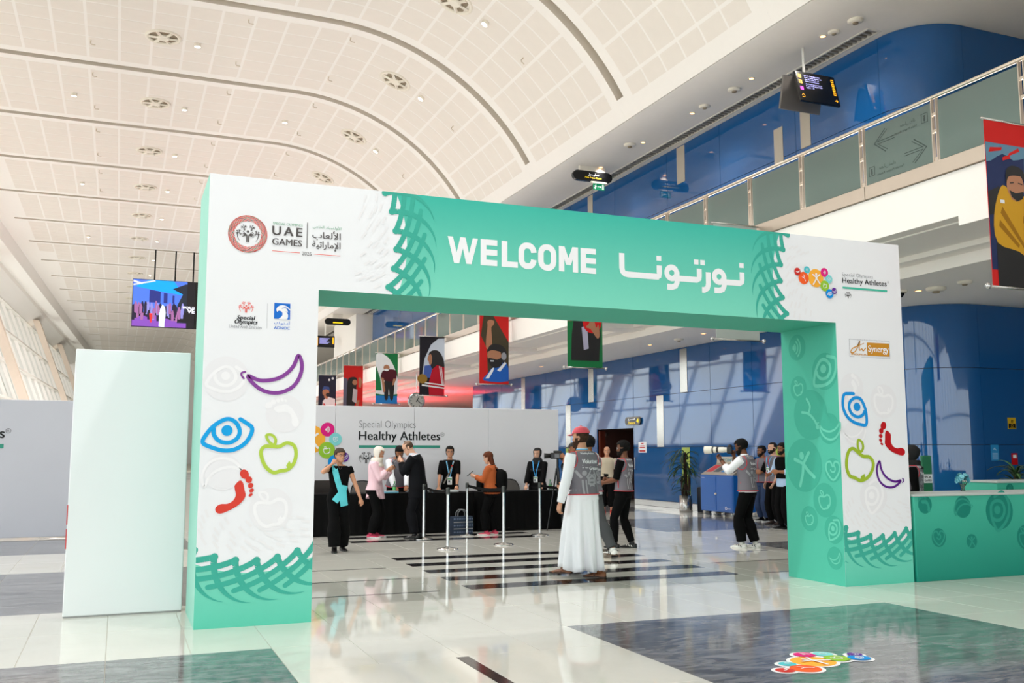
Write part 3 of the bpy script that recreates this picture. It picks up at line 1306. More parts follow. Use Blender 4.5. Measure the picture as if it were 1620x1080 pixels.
# ================================================================ THE WELCOME ARCH
AX0, AX1, AY0, AY1 = 0.665, 8.665, 8.815, 9.815
arch = thing('welcome_arch', 'large white and teal welcome archway with sport logos standing on the polished floor', 'archway', (AX0, AY0, 0))
AW = mat('arch_white_print', (234, 236, 240), 0.55, spec=0.2, vary=0.006)
TEAL = (92, 193, 170)
AT = mat('arch_teal_print', (80, 182, 158), 0.55, spec=0.15, vary=0.01)
TEAL_LINTEL = gradient_mat('arch_lintel_print', (124, 213, 190), (62, 180, 163), 3.0, 4.0, 0.55)
TEAL_LEG = gradient_mat('arch_foot_print', (92, 196, 172), (128, 214, 192), 0.0, 0.7, 0.55)
TEAL_DARK = mat('arch_lattice_print', (62, 170, 152), 0.55, spec=0.2, vary=0)
for m in (TEAL_LINTEL, TEAL_LEG):
    m.node_tree.nodes['Principled BSDF'].inputs['Specular IOR Level'].default_value = 0.2
b = MB()
W = 8.0
b.cur = 0
b.add([(0, 0, 0), (1, 0, 0), (1, 0, 3), (7, 0, 3), (7, 0, 0), (8, 0, 0), (8, 0, 4), (0, 0, 4)], [tuple(range(8))])           # front
b.cur = 1
b.add([(0, 1, 0), (1, 1, 0), (1, 1, 3), (7, 1, 3), (7, 1, 0), (8, 1, 0), (8, 1, 4), (0, 1, 4)], [tuple(range(7, -1, -1))])   # back
b.cur = 2
b.add([(0, 0, 0), (0, 1, 0), (0, 1, 4), (0, 0, 4)], [(0, 1, 2, 3)])
b.cur = 1
for q in ([(8, 0, 0), (8, 0, 4), (8, 1, 4), (8, 1, 0)], [(0, 0, 4), (0, 1, 4), (8, 1, 4), (8, 0, 4)],
          [(1, 0, 0), (1, 0, 3), (1, 1, 3), (1, 1, 0)], [(7, 0, 0), (7, 1, 0), (7, 1, 3), (7, 0, 3)], [(1, 0, 3), (7, 0, 3), (7, 1, 3), (1, 1, 3)],
          [(0, 0, 0), (1, 0, 0), (1, 1, 0), (0, 1, 0)], [(7, 0, 0), (8, 0, 0), (8, 1, 0), (7, 1, 0)]):
    b.add(q, [(0, 1, 2, 3)])
b.build('arch_body', [AW, AT, mat('arch_side_print', (146, 200, 184), .55, spec=.15, vary=.01)], arch)
FA = ((0, 0, 0), (1, 0, 0), (0, 0, 1))           # u right, v up; normal = U x V = -Y


def clip_poly(pts, u0, u1, v0, v1):
    """Sutherland-Hodgman against an axis box"""
    for ax, lim, sg in ((0, u0, 1), (0, u1, -1), (1, v0, 1), (1, v1, -1)):
        out = []
        for i in range(len(pts)):
            a, c = pts[i - 1], pts[i]
            ia, ic = (a[ax] - lim) * sg >= 0, (c[ax] - lim) * sg >= 0
            if ia != ic:
                t = (lim - a[ax]) / (c[ax] - a[ax])
                out.append((a[0] + (c[0] - a[0]) * t, a[1] + (c[1] - a[1]) * t))
            if ic:
                out.append(c)
        pts = out
        if not pts:
            return []
    return pts


def clipped_stroke(p, pts, ws, box):
    n = len(pts)
    for i in range(n - 1):
        (ax, ay), (bx, by) = pts[i], pts[i + 1]
        d = sqrt((bx - ax) ** 2 + (by - ay) ** 2) or 1
        nx, ny = -(by - ay) / d, (bx - ax) / d
        ex, ey = (bx - ax) / d * .002, (by - ay) / d * .002
        q = [(ax - ex + nx * ws[i] / 2, ay - ey + ny * ws[i] / 2), (ax - ex - nx * ws[i] / 2, ay - ey - ny * ws[i] / 2), (bx + ex - nx * ws[i + 1] / 2, by + ey - ny * ws[i + 1] / 2), (bx + ex + nx * ws[i + 1] / 2, by + ey + ny * ws[i + 1] / 2)]
        q = clip_poly(q, *box)
        if len(q) > 2:
            p.poly(q)


def weave(p, cx, cy, R0, a_list, box, depth=0.40, turn=16, w=0.052, way=1):
    """round-ended strands that spiral away from a disc in both directions, tapering out"""
    def run(pts, ws):
        p.k = (p.k + 1) % 16
        k0 = p.k
        for i in range(len(pts) - 1):
            p.k = k0
            (ax, ay), (bx, by) = pts[i], pts[i + 1]
            d = sqrt((bx - ax) ** 2 + (by - ay) ** 2) or 1
            nx, ny = -(by - ay) / d, (bx - ax) / d
            q = clip_poly([(ax + nx * ws[i] / 2, ay + ny * ws[i] / 2), (ax - nx * ws[i] / 2, ay - ny * ws[i] / 2), (bx - nx * ws[i + 1] / 2, by - ny * ws[i + 1] / 2), (bx + nx * ws[i + 1] / 2, by + ny * ws[i + 1] / 2)], *box)
            if len(q) > 2:
                p.mb.add([p.P(v) for v in q], [tuple(range(len(q)))])

    def dot(x, y, r):
        q = clip_poly([(x + r * cos(2 * pi * i / 12), y + r * sin(2 * pi * i / 12)) for i in range(12)], *box)
        if len(q) > 2:
            p.poly(q)
    n = 14
    for a in a_list:
        pts, ws = [], []
        for i in range(n + 1):
            t = i / n
            aa = radians(a + way * turn * t ** 1.35)
            r = R0 + depth * (1 - (1 - t) ** 1.9)
            pts.append((cx + r * cos(aa), cy + r * sin(aa)))
            ws.append(w * (1 if t < .35 else 1 - (t - .35) / .65 * .95))
        run(pts, ws)
        pts, ws = [], []
        for i in range(n + 1):
            t = i / n
            aa = radians(a - way * 26 * t)
            r = R0 + depth * .72 * t ** .95
            pts.append((cx + r * cos(aa), cy + r * sin(aa)))
            ws.append(w * (1 - .18 * t))
        run(pts, ws)
        dot(*pts[-1], w * .41)
        dot(cx + R0 * cos(radians(a)), cy + R0 * sin(radians(a)), w * .62)


def arc_pts(cx, cy, R, a0, a1, n=40):
    return [(cx + R * cos(radians(a0 + (a1 - a0) * i / n)), cy + R * sin(radians(a0 + (a1 - a0) * i / n))) for i in range(n + 1)]


RB_ = 1.15
# lintel, teal between the two discs
cL, cR = (1.735 - RB_, 3.47), (6.235 + RB_, 3.47)
WH = RB_ + 0.105
p = Print(*FA, lift=0.002)
left = arc_pts(cL[0], cL[1], WH, -25, 27)      # bottom to top
right = arc_pts(cR[0], cR[1], WH, 153, 205)    # top to bottom
p.poly(clip_poly([(u, v) for u, v in left] + right, 0, 8, 3.0, 4.0))
p.build('lintel_print', TEAL_LINTEL, arch)
p = Print(*FA, lift=0.0035)
pL = p
weave(p, cL[0], cL[1], RB_, [-39, -30, -20.5, -11, -1.5, 7.5, 17, 26.5, 36], (0, 8, 3.0, 4.0), way=-1)
p = Print(*FA, lift=0.0035)
pR = p
weave(p, cR[0], cR[1], RB_, [144, 153.5, 163, 172, 181.5, 191, 200.5, 210, 219], (0, 8, 3.0, 4.0))
# leg feet
for u0, cx, dz in ((0, .47, 0), (7, 7.52, -0.015)):
    cy = 0.56 + RB_ + dz
    q = Print(*FA, lift=0.002)
    a = arc_pts(cx, cy, WH, 200, 340)
    q.poly(clip_poly([(u0 - .6, 0), (u0 + 1.6, 0)] + a[::-1], u0, u0 + 1, 0, 1.2))
    q.build('foot_print', TEAL_LEG, arch)
    p = Print(*FA, lift=0.0035)
    weave(p, cx, cy, RB_, [227, 236, 245, 254, 263, 272, 281, 290, 299, 308], (u0, u0 + 1, 0, 1.2), depth=0.36)
    p.build('lattice_print', TEAL_DARK, arch, kind='stuff')
for p in (pL, pR):
    p.build('lattice_print', TEAL_DARK, arch, kind='stuff')
# pale echo of the lattice inside the white discs
p = Print(*FA, lift=0.002)
rnd = random.Random(3)


PALE_DASH = mat('print_pale_grey', (232, 232, 235), 0.6, spec=0.2, vary=0)


def dashes(cx, cy, a0, a1, box, R=RB_):
    p = Print(*FA, lift=0.002)
    for ring in range(5):
        r = R - .12 - ring * .055
        a = a0 + rnd.random() * 4
        while a < a1:
            s0 = 1
            q = [(cx + r * cos(radians(a)), cy + r * sin(radians(a))), (cx + (r + .045) * cos(radians(a + s0 * 3.5)), cy + (r + .045) * sin(radians(a + s0 * 3.5)))]
            clipped_stroke(p, q, [.022, .022], box)
            a += 5.2 + ring * 1.6 + rnd.random() * 2
    p.build('pale_dash_print', PALE_DASH, arch, kind='stuff')


dashes(cL[0], cL[1], -25, 26, (0.9, 8, 3.0, 4.0))
dashes(cR[0], cR[1], 154, 206, (0, 7.1, 3.0, 4.0))
dashes(.47, .56 + RB_, 238, 300, (0, 1, 0, 1.4))
dashes(7.52, .545 + RB_, 238, 300, (7, 8, 0, 1.4))
# pale watermark symbols on the legs
WMD, WML = mat('print_watermark', (232, 232, 236), 0.6, spec=0.2, vary=0), mat('print_watermark_line', (240, 240, 243), 0.6, spec=0.2, vary=0)
for (x, y, r, ic, k, rot) in ((.2, 2.15, .2, icon_eye, .8, 0), (.72, 1.85, .17, icon_foot, .8, 90), (.2, 1.33, .16, icon_smile, .7, 180), (.62, 1.0, .19, icon_apple, .9, 0),
                              (7.2, 2.25, .17, icon_foot, .7, 20), (7.66, 2.1, .2, icon_apple, .9, -10), (7.22, 1.72, .16, icon_smile, .6, 0), (7.45, 1.0, .2, icon_eye, .9, 60)):
    disc_and_symbol(FA, arch, x, y, r, ic, k, rot, 'watermark', WMD, WML)
# coloured symbols
INK = {'purple': mat('ink_purple', (132, 62, 150), .55, spec=.25, vary=0), 'sky': mat('ink_sky_blue', (0, 160, 228), .55, spec=.25, vary=0), 'lime': mat('ink_lime', (176, 204, 72), .55, spec=.25, vary=0),
       'red': mat('ink_red', (214, 62, 48), .55, spec=.25, vary=0), 'blue2': mat('ink_blue', (18, 146, 222), .55, spec=.25, vary=0), 'olive': mat('ink_olive', (158, 184, 48), .55, spec=.25, vary=0),
       'crimson': mat('ink_crimson', (186, 10, 22), .55, spec=.25, vary=0), 'violet': mat('ink_violet', (92, 28, 132), .55, spec=.25, vary=0)}
for ic, nm, ink, x, y, k, rot, sx in ((icon_smile, 'smile_symbol', 'purple', .614, 2.207, 1, 0, 1), (icon_eye, 'eye_symbol', 'sky', .228, 1.661, 1, 0, 1), (icon_apple, 'apple_symbol', 'lime', .676, 1.489, 1, 0, 1),
                                     (icon_foot, 'foot_symbol', 'red', .293, 1.134, 1, 0, 1), (icon_eye, 'eye_symbol', 'blue2', 7.236, 2.002, 1.05, -32, -1), (icon_foot, 'foot_symbol', 'crimson', 7.767, 1.63, 1.12, 8, -1),
                                     (icon_apple, 'apple_symbol', 'olive', 7.27, 1.39, 1.28, -32, 1), (icon_smile, 'smile_symbol', 'violet', 7.695, 1.232, .78, -12, -1)):
    p = Print(*FA, lift=0.005)
    p.xf(x, y, k, rot, sx)
    ic(p)
    p.build(nm, INK[ink], arch)
# WELCOME + the Arabic greeting
p = Print(*FA, lift=0.004)
w = .062
y0_, y1_ = 3.352, 3.616
for x0_, x1_ in ((2.252, 2.568),):
    h_ = .027
    ps = [(x0_ + h_, y1_), (x0_ + .094, y0_), (x0_ + .158, y1_), (x0_ + .222, y0_), (x1_ - h_, y1_)]
    for a_, b_ in zip(ps[:-1], ps[1:]):
        p.poly([(a_[0] - h_, a_[1]), (b_[0] - h_, b_[1]), (b_[0] + h_, b_[1]), (a_[0] + h_, a_[1])])


def letter_E(x):
    p.rect(x, x + w, y0_, y1_)
    for yy in (y0_, (y0_ + y1_ - w) / 2 + .004, y1_ - w + .004):
        p.rect(x + w * .9, x + .178, yy, yy + w * .95)


letter_E(2.597)
p.rect(2.822, 2.822 + w, y0_, y1_)
p.rect(2.822 + w * .9, 2.998, y0_, y0_ + w * .95)
# C and O: rounded frames
cc = lambda x0, x1: [(x0 + w / 2, 3.484)] + arc(x0 + w / 2 + .06, y1_ - w / 2 - .065, .06, 180, 90, 6, ry=.07) + arc(x1 - w / 2 - .06, y1_ - w / 2 - .065, .06, 90, 0, 6, ry=.07)
bb = lambda x0, x1: arc(x1 - w / 2 - .06, y0_ + w / 2 + .065, .06, 0, -90, 6, ry=.07) + arc(x0 + w / 2 + .06, y0_ + w / 2 + .065, .06, 270, 180, 6, ry=.07) + [(x0 + w / 2, 3.484)]
x0_, x1_ = 3.005, 3.205
p.stroke(cc(x0_, x1_), w, caps=False)
p.stroke(bb(x0_, x1_), w, caps=False)
x0_, x1_ = 3.222, 3.426
p.stroke((cc(x0_, x1_) + bb(x0_, x1_))[:-1], w, closed=True)
x0_, x1_ = 3.455, 3.675
p.rect(x0_, x0_ + w, y0_, y1_)
p.rect(x1_ - w, x1_, y0_, y1_)
xm_ = (x0_ + x1_) / 2
p.poly([(x0_ + w * .3, y1_), (xm_ - .028, 3.425), (xm_ + .028, 3.425), (x0_ + w * 1.05, y1_)])
p.poly([(x1_ - w * 1.05, y1_), (xm_ - .028, 3.425), (xm_ + .028, 3.425), (x1_ - w * .3, y1_)])
letter_E(3.705)
p.build('welcome_lettering', PRINT_WHITE, arch, label='white lettering WELCOME')
p = Print(*FA, lift=0.004)
w = .064
p.stroke([(4.19, 3.60), (4.19, 3.44), (4.20, 3.40), (4.225, 3.38), (4.26, 3.375), (4.64, 3.375)], w, caps=False)      # alef-noon
p.stroke([(4.61, 3.375), (4.64, 3.385), (4.645, 3.42), (4.645, 3.50)], w, caps=False)
p.rect(4.612, 4.672, 3.55, 3.605)
p.stroke(arc(4.80, 3.43, .062, 0, 340, 18), w * .95, closed=True)                                                         # waw
p.stroke([(4.865, 3.45), (4.865, 3.33), (4.845, 3.29), (4.80, 3.275), (4.74, 3.275)], w, caps=False)
p.stroke([(4.86, 3.375), (5.12, 3.375), (5.145, 3.39), (5.15, 3.42), (5.15, 3.50)], w, caps=False)                     # ta
p.rect(5.085, 5.143, 3.545, 3.60)
p.rect(5.165, 5.223, 3.545, 3.60)
p.stroke([(5.265, 3.47), (5.265, 3.34), (5.25, 3.29), (5.21, 3.27), (5.18, 3.27)], w, caps=False)                      # ra
p.stroke(arc(5.405, 3.43, .062, 0, 340, 18), w * .95, closed=True)                                                        # waw
p.stroke([(5.47, 3.45), (5.47, 3.33), (5.45, 3.29), (5.40, 3.275), (5.34, 3.275)], w, caps=False)
p.stroke([(5.46, 3.375), (5.68, 3.375), (5.705, 3.39), (5.71, 3.42), (5.71, 3.50)], w, caps=False)                     # noon
p.rect(5.676, 5.736, 3.55, 3.605)
p.build('arabic_lettering', PRINT_WHITE, arch, label='white Arabic greeting lettering')


def ar(s):
    """Arabic word given in presentation forms, laid out right to left"""
    return s[::-1]


# games logo, top left
GREY_INK = mat('ink_dark_grey', (88, 84, 84), .6, spec=.25, vary=0)
GREEN_INK = mat('ink_green', (92, 160, 124), .6, spec=.25, vary=0)
RED_INK = mat('ink_coral', (226, 88, 76), .6, spec=.25, vary=0)
ring_c, ring_r = (.346, 3.47), .175
for inks, off in ((RED_INK, (0, 1, 3, 4, 6)), (GREEN_INK, (2,)), (PRINT_INK, (5,))):
    p = Print(*FA, lift=0.0035)
    for i in range(49):
        if i % 7 in off:
            for sg in (1, -1):
                if sg < 0 and i % 2:
                    continue
                pts = []
                for k in range(9):
                    t = k / 8
                    a = radians(360 * i / 49 + sg * 62 * t)
                    r = .118 + .054 * sin(pi / 2 * t)
                    pts.append((ring_c[0] + r * cos(a), ring_c[1] + r * sin(a)))
                p.stroke(pts, [.0042 * (1 - .5 * k / 8) for k in range(9)], caps=False)
    p.build('ring_emblem', inks, arch)
p = Print(*FA, lift=0.0042)
so_emblem(p, ring_c[0], ring_c[1], .098)
p.text('UAE', .565, .833, 3.483, 3.565, bold=.02, space=1.35)
p.text('GAMES', .565, .833, 3.392, 3.452, bold=.012)
p.rect(.878, .884, 3.383, 3.625)
p.text('2026', .837, .925, 3.314, 3.347)
p.text(ar('\uFE8D\uFEF7\uFEDF\uFECC\uFE8E\uFE8F'), .93, 1.192, 3.468, 3.56, bold=.012)
p.text(ar('\uFE8D\uFEF9\uFEE3\uFE8E\uFEAD\uFE8D\uFE97\uFEF4\uFE94'), .93, 1.192, 3.372, 3.46, bold=.012)
p.build('games_lettering', GREY_INK, arch)
p = Print(*FA, lift=0.0042)
p.text('SPECIAL OLYMPICS', .566, .836, 3.58, 3.602)
p.text(ar('\uFE8D\uFEF7\uFEED\uFEDF\uFEE4\uFE92\uFEF4\uFE8E\uFEA9 \uFE8D\uFEDF\uFEA8\uFE8E\uFEB9'), .93, 1.196, 3.574, 3.612)
p.build('games_green_lettering', GREEN_INK, arch)
p = Print(*FA, lift=0.0042)
p.rect(.566, .818, 3.330, 3.335)
p.rect(.947, 1.193, 3.330, 3.335)
p.build('games_rule', RED_INK, arch)
# partner logos on the left leg
p = Print(*FA, lift=0.0042)
so_emblem(p, .352, 2.797, .062)
p.build('partner_emblem', mat('ink_red_emblem', (232, 82, 70), .6, spec=.25, vary=0), arch)
p = Print(*FA, lift=0.0042)
p.text('Special', .272, .424, 2.676, 2.722, bold=.025, slant=.22)
p.text('Olympics', .25, .45, 2.636, 2.684, bold=.025, slant=.22)
p.build('partner_lettering', PRINT_INK, arch)
p = Print(*FA, lift=0.0042)
p.text('United Arab Emirates', .206, .492, 2.607, 2.636, slant=.2)
p.rect(.5385, .5405, 2.615, 2.845)
p.build('partner_small_lettering', mat('ink_mid_grey', (142, 144, 150), .6, spec=.25, vary=0), arch)
p = Print(*FA, lift=0.0035)
p.rect(.600, .743, 2.709, 2.854)
p.text('ADNOC', .603, .744, 2.613, 2.640, bold=.012)
p.text(ar('\uFE83\uFEA9\uFEE7\uFEEE\uFED9'), .603, .744, 2.652, 2.69)
p.build('falcon_logo', mat('ink_royal_blue', (16, 108, 206), .6, spec=.25, vary=0), arch)
p = Print(*FA, lift=0.0045)
A = lambda pts: [(.600 + x * .143, 2.709 + y * .145) for x, y in pts]
p.poly(A(cr([(.14, .52), (.15, .66), (.25, .78), (.42, .87), (.62, .87), (.82, .79), (1.0, .62), (1.0, .54), (.86, .66), (.7, .71), (.8, .62), (.88, .4), (.9, .18), (.78, 0), (.3, 0), (.44, .12), (.52, .26), (.5, .42), (.4, .5), (.27, .51), (.2, .44)], True, 3)))
p.build('falcon_cutout', PRINT_WHITE, arch)
p = Print(*FA, lift=0.0055)
p.poly(A([(.44, .68), (.56, .72), (.6, .69), (.5, .65)]))
p.poly(A(cr([(.72, .5), (.84, .36), (.88, .2), (.86, .0), (.99, 0), (.98, .18), (.9, .38)], True, 3)))
p.stroke(A(cr([(.6, .73), (.78, .7), (.98, .54)])), .005, caps=False)
p.build('falcon_eye', mat('ink_royal_blue', (16, 108, 206)), arch)
# discs logo and words, top right
ha_logo(FA, arch, 6.735, 3.506, .107, 0.004)
p = Print(*FA, lift=0.004)
p.text('Healthy Athletes', 7.119, 7.785, 3.458, 3.541, bold=.01)
so_emblem(p, 7.195, 3.335, .045)
p.build('athletes_lettering', PRINT_INK, arch)
p = Print(*FA, lift=0.004)
p.text('Special Olympics', 7.119, 7.58, 3.545, 3.602, bold=-.012)
p.ring(7.81, 3.53, .011, .003)
p.text('R', 7.806, 7.814, 3.524, 3.536)
p.build('athletes_thin_lettering', mat('ink_light_grey', (132, 134, 140), .6, spec=.25, vary=0), arch)
p = Print(*FA, lift=0.004)
p.rect(7.12, 7.79, 3.41, 3.433)
p.build('athletes_rule', mat('ink_teal_rule', (70, 186, 160), .6, spec=.25, vary=0), arch)
# sponsor plate on the right leg
GOLD_INK = mat('ink_gold', (202, 140, 42), .55, spec=.25, vary=0)
p = Print(*FA, lift=0.0035)
p.rect(7.447, 7.781, 2.632, 2.787)
p.stroke(cr([(7.34, 2.80), (7.30, 2.74), (7.23, 2.71), (7.20, 2.665), (7.24, 2.66), (7.29, 2.70), (7.34, 2.80), (7.33, 2.73), (7.335, 2.69), (7.37, 2.71), (7.385, 2.685), (7.425, 2.72)], False, 4), .012)
p.stroke([(7.29, 2.735), (7.40, 2.775)], .008)
p.text('SPROUNCES', 7.205, 7.43, 2.632, 2.652, bold=.02)
p.build('sponsor_logo', GOLD_INK, arch)
p = Print(*FA, lift=0.0048)
p.text('Synergy', 7.462, 7.768, 2.655, 2.755, bold=.008)
p.build('sponsor_lettering', PRINT_WHITE, arch)
p = Print(*FA, lift=0.0035)
for u0, u1, v in ((7.182, 7.285, 2.815), (7.70, 7.787, 2.815), (7.182, 7.25, 2.612), (7.36, 7.787, 2.609)):
    p.rect(u0, u1, v, v + .003)
p.rect(7.182, 7.185, 2.612, 2.818)
p.rect(7.784, 7.787, 2.609, 2.818)
p.text('Headline Event Consulting Group', 7.29, 7.695, 2.807, 2.822)
p.build('sponsor_frame', mat('ink_slate', (120, 120, 132), .6, spec=.25, vary=0), arch)
# tone-on-tone symbols: inner face of the right leg and outer face of the left leg
TONE_D = mat('teal_print_darker', (66, 168, 145), .55, spec=.15, vary=0)
TONE_L = mat('teal_print_lighter', (104, 198, 174), .55, spec=.15, vary=0)
FI = ((7, 1, 0), (0, -1, 0), (0, 0, 1))          # inner face, u runs towards the viewer
for (x, y, r, ic, k, rot) in ((.78, 2.45, .26, icon_eye, 1.2, 20), (.3, 2.28, .15, icon_apple, .6, 0), (.5, 1.95, .3, icon_joint, 1.1, 10), (.82, 1.78, .22, icon_smile, .8, -20), (.35, 1.35, .32, icon_person, 1.0, 15),
                              (.86, 1.3, .17, icon_heart, .9, 0), (.7, .95, .2, icon_apple, .7, 0), (.42, .72, .15, icon_apple, .5, 0), (.84, .62, .16, icon_eye, .7, 40), (.84, .3, .13, icon_smile, .4, 0), (.3, 2.78, .16, icon_sound, .7, 0)):
    disc_and_symbol(FI, arch, x, y, min(r, 1 - x if x > .5 else x), ic, k * .9, rot, 'tone', TONE_D, TONE_L)
# ================================================================ CEILING FITTINGS
FIT = mat('fitting_cream', (232, 224, 210), 0.5)
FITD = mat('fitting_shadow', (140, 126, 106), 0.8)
PIPEC = mat('sprinkler_paint', (196, 182, 162), 0.6)
GLOW = mat('lamp_glow', (255, 250, 240), 0.5, emit=7.0, vary=0)
WARM = mat('warm_lamp_glow', (255, 196, 130), 0.5, emit=4.0, vary=0)


def on_vault(x):
    """height and slope angle of the vault at x"""
    if x <= CX:
        return ZC, 0.0
    a = math.asin((x - CX) / RC)
    return CZ + RC * cos(a), a


vent0 = None
light0 = None
hook0 = None
VR = 0.52


def ceiling_vent(x, y, label):
    global vent0
    z, a = on_vault(x)
    if vent0 is None:
        r = thing('ceiling_vent', label, 'ceiling vent', (x, y, z), 0, 'round swirl vents along the vault')
        MB().lathe([(VR, 0.02), (VR, -0.045), (VR - .05, -0.06), (VR - .10, -0.03), (VR - .11, 0.02)], 28, cap=False).build('vent_ring', FIT, r, smooth=True)
        MB().lathe([(0.001, -0.012), (VR - .1, -0.012)], 24, cap=False).build('vent_throat', FITD, r)
        MB().lathe([(0.001, -.085), (.15, -.085), (.19, -.06), (.19, -.01)], 20, cap=False).build('vent_hub', FIT, r)
        blade = MB().box(.17, VR - .1, -.04, .04, -.075, -.013).mesh('vent_blade', FIT)
        for k in range(6):
            link('vent_blade', blade, r, rot=(radians(28), 0, pi / 3 * k))
        vent0 = r
    else:
        r = dup(vent0, (x, y, z), 0, label)
    r.rotation_euler = (0, a, 0)
    return r


def vault_light(x, y, label):
    global light0
    z, a = on_vault(x)
    if light0 is None:
        r = thing('ceiling_downlight', label, 'downlight', (x, y, z), 0, 'small round downlights on the vault')
        MB().lathe([(.10, .01), (.10, -.09), (.085, -.10)], 14, cap=False).build('lamp_can', FIT, r)
        MB().lathe([(.001, -.095), (.088, -.095)], 14, cap=False).build('lamp_lens', GLOW, r)
        light0 = r
    else:
        r = dup(light0, (x, y, z), 0, label)
    r.rotation_euler = (0, a, 0)


def hook(x, y, label):
    global hook0
    z, a = on_vault(x)
    if hook0 is None:
        r = thing('sprinkler_head', label, 'sprinkler', (x, y, z), 0, 'sprinkler heads on the vault')
        MB().tube([(0, 0, 0.02), (0, 0, -.10), (.03, 0, -.13), (.14, 0, -.13)], .015, 6).build('sprinkler_pipe', PIPEC, r)
        MB().lathe([(.03, 0), (.03, -.02)], 8).build('sprinkler_rose', FIT, r)
        hook0 = r
    else:
        r = dup(hook0, (x, y, z), 0, label)
    r.rotation_euler = (0, a, 0)


ORD = ['first', 'second', 'third', 'fourth', 'fifth', 'sixth', 'seventh', 'eighth', 'ninth', 'tenth', 'eleventh', 'twelfth']
for i in range(10):
    y = 29.8 + 5.97 * i
    ceiling_vent(0.75 - .02 * i, y, 'round swirl vent in the flat ceiling, %s of the left row from front' % ORD[i])
    vault_light(1.75 - .02 * i, y + .15, 'small bright downlight beside the %s vent of the left row' % ORD[i])
for i in range(4):
    y = 23.3 + 5.97 * i
    ceiling_vent(7.86, y, 'round swirl vent on the vault curve, %s of the right row from front' % ORD[i])
    vault_light(8.76, y, 'small bright downlight on the vault curve beside the %s right-hand vent' % ORD[i])
for x, y, l in ((-1.95, 35.9, 'small downlight on the flat ceiling near the left edge, nearest of the left column'), (5.35, 35.9, 'small downlight where the flat ceiling begins to curve'), (-2.06, 47.97, 'small downlight on the flat ceiling near the left edge, beyond the nearest one'), (-2.1, 60, 'small downlight on the far flat ceiling above the hanging screen')):
    vault_light(x, y, l)
for i, y in enumerate((27.6, 30.9, 33.6, 36.9, 39.6, 42.9, 45.6, 48.9)):
    for x, cname in ((-1.3, 'left'), (3.0, 'middle'), (6.0, 'right')):
        hook(x, y, 'small hooked sprinkler head, %s from the front in the %s column' % (ORD[i], cname))
for i, y in enumerate((23.4, 29.4, 35.4)):
    hook(9.9, y, 'small hooked sprinkler head on the vault curve, %s from the front' % ORD[i])

# soffit fittings
dl = None
for i, y in enumerate((15.0, 17.4, 19.85, 22.3, 24.8)):
    l = 'small lit spotlight in the grey upper soffit, %s from the right' % ORD[i]
    if dl is None:
        dl = thing('soffit_spotlight', l, 'spotlight', (13.0, y, ZS), 0, 'spotlights in the upper soffit')
        MB().lathe([(.075, .01), (.075, -.012), (.055, -.014)], 16, cap=False).build('spot_ring', FIT, dl)
        MB().lathe([(.001, -.008), (.056, -.008)], 16, cap=False).build('spot_lens', WARM, dl)
    else:
        dup(dl, (13.0, y, ZS), 0, l)
lowl = [(12.93, 22.0), (12.88, 19.4), (12.95, 25.5), (12.9, 29.0), (12.95, 12.76), (12.9, 32.5)]
for i, (x, y) in enumerate(lowl):
    dup(dl, (x, y, ZL), 0, 'small warm spotlight in the soffit under the gallery, %s' % ('above the blank grey banner', 'left of the blank grey banner', 'right of the red hanging banner', 'behind the red hanging banner', 'right of the arch near the corner', 'deep under the gallery')[i], 'spotlights under the gallery')
det = None
for x, y, z, k, l in ((13.1, 14.17, ZS, 1.0, 'flat round speaker in the upper soffit near the blue corner'), (13.07, 14.75, ZS, .8, 'cream smoke detector in the upper soffit beside the round speaker'), (13.02, 18.1, ZS, 1.0, 'flat round speaker in the upper soffit left of the hanging screens'),
                      (13.0, 19.3, ZS, .9, 'white smoke detector in the upper soffit, second left of the hanging screens'), (12.75, 22.6, ZS, 1.1, 'round detector at the soffit beside the black prayer room sign'),
                      (13.02, 12.43, ZL, 1.1, 'cream round detector in the low soffit right of the arch'), (12.98, 11.78, ZL, .8, 'small white detector in the low soffit right of the arch'), (12.95, 20.6, ZL, .8, 'small detector in the low soffit beside the blank banner')):
    if det is None:
        det = thing('ceiling_detector', l, 'detector', (x, y, z), 0)
        MB().lathe([(.15, .01), (.15, -.035), (.12, -.055), (.001, -.06)], 20, cap=False).build('detector_body', FIT, det, smooth=True)
        MB().lathe([(.06, -.055), (.05, -.085), (.001, -.09)], 14, cap=False).build('detector_eye', FITD, det)
    else:
        r = dup(det, (x, y, z), 0, l)
        r.scale = (k, k, k)
# a dark dome camera in the low soffit
t = thing('dome_camera', 'white ceiling camera with a black dome in the soffit right of the arch', 'camera', (12.66, 12.9, ZL))
MB().lathe([(.13, .01), (.13, -.03), (.11, -.05)], 18, cap=False).build('camera_base', FIT, t)
MB().lathe([(.08, -.03), (.075, -.08), (.04, -.12), (.001, -.13)], 16, cap=False).build('camera_dome', mat('dark_dome', (14, 14, 14), .08), t, smooth=True)

# upper wall strips that show above the glass
for ya, yb, za, zb in ((17.75, 18.08, 8.2, 9.1), (16.78, 17.12, 8.35, 9.44), (21.95, 22.35, 8.9, 9.93), (27.5, 27.85, 8.6, 9.93)):
    upstrip(ya, yb, za, zb)

# ================================================================ HANGING SCREENS AND SIGNS
INKY = mat('screen_black', (8, 8, 10), .25)


def emat(name, c, e=1.0):
    return mat(name, c, .5, emit=e, vary=0)


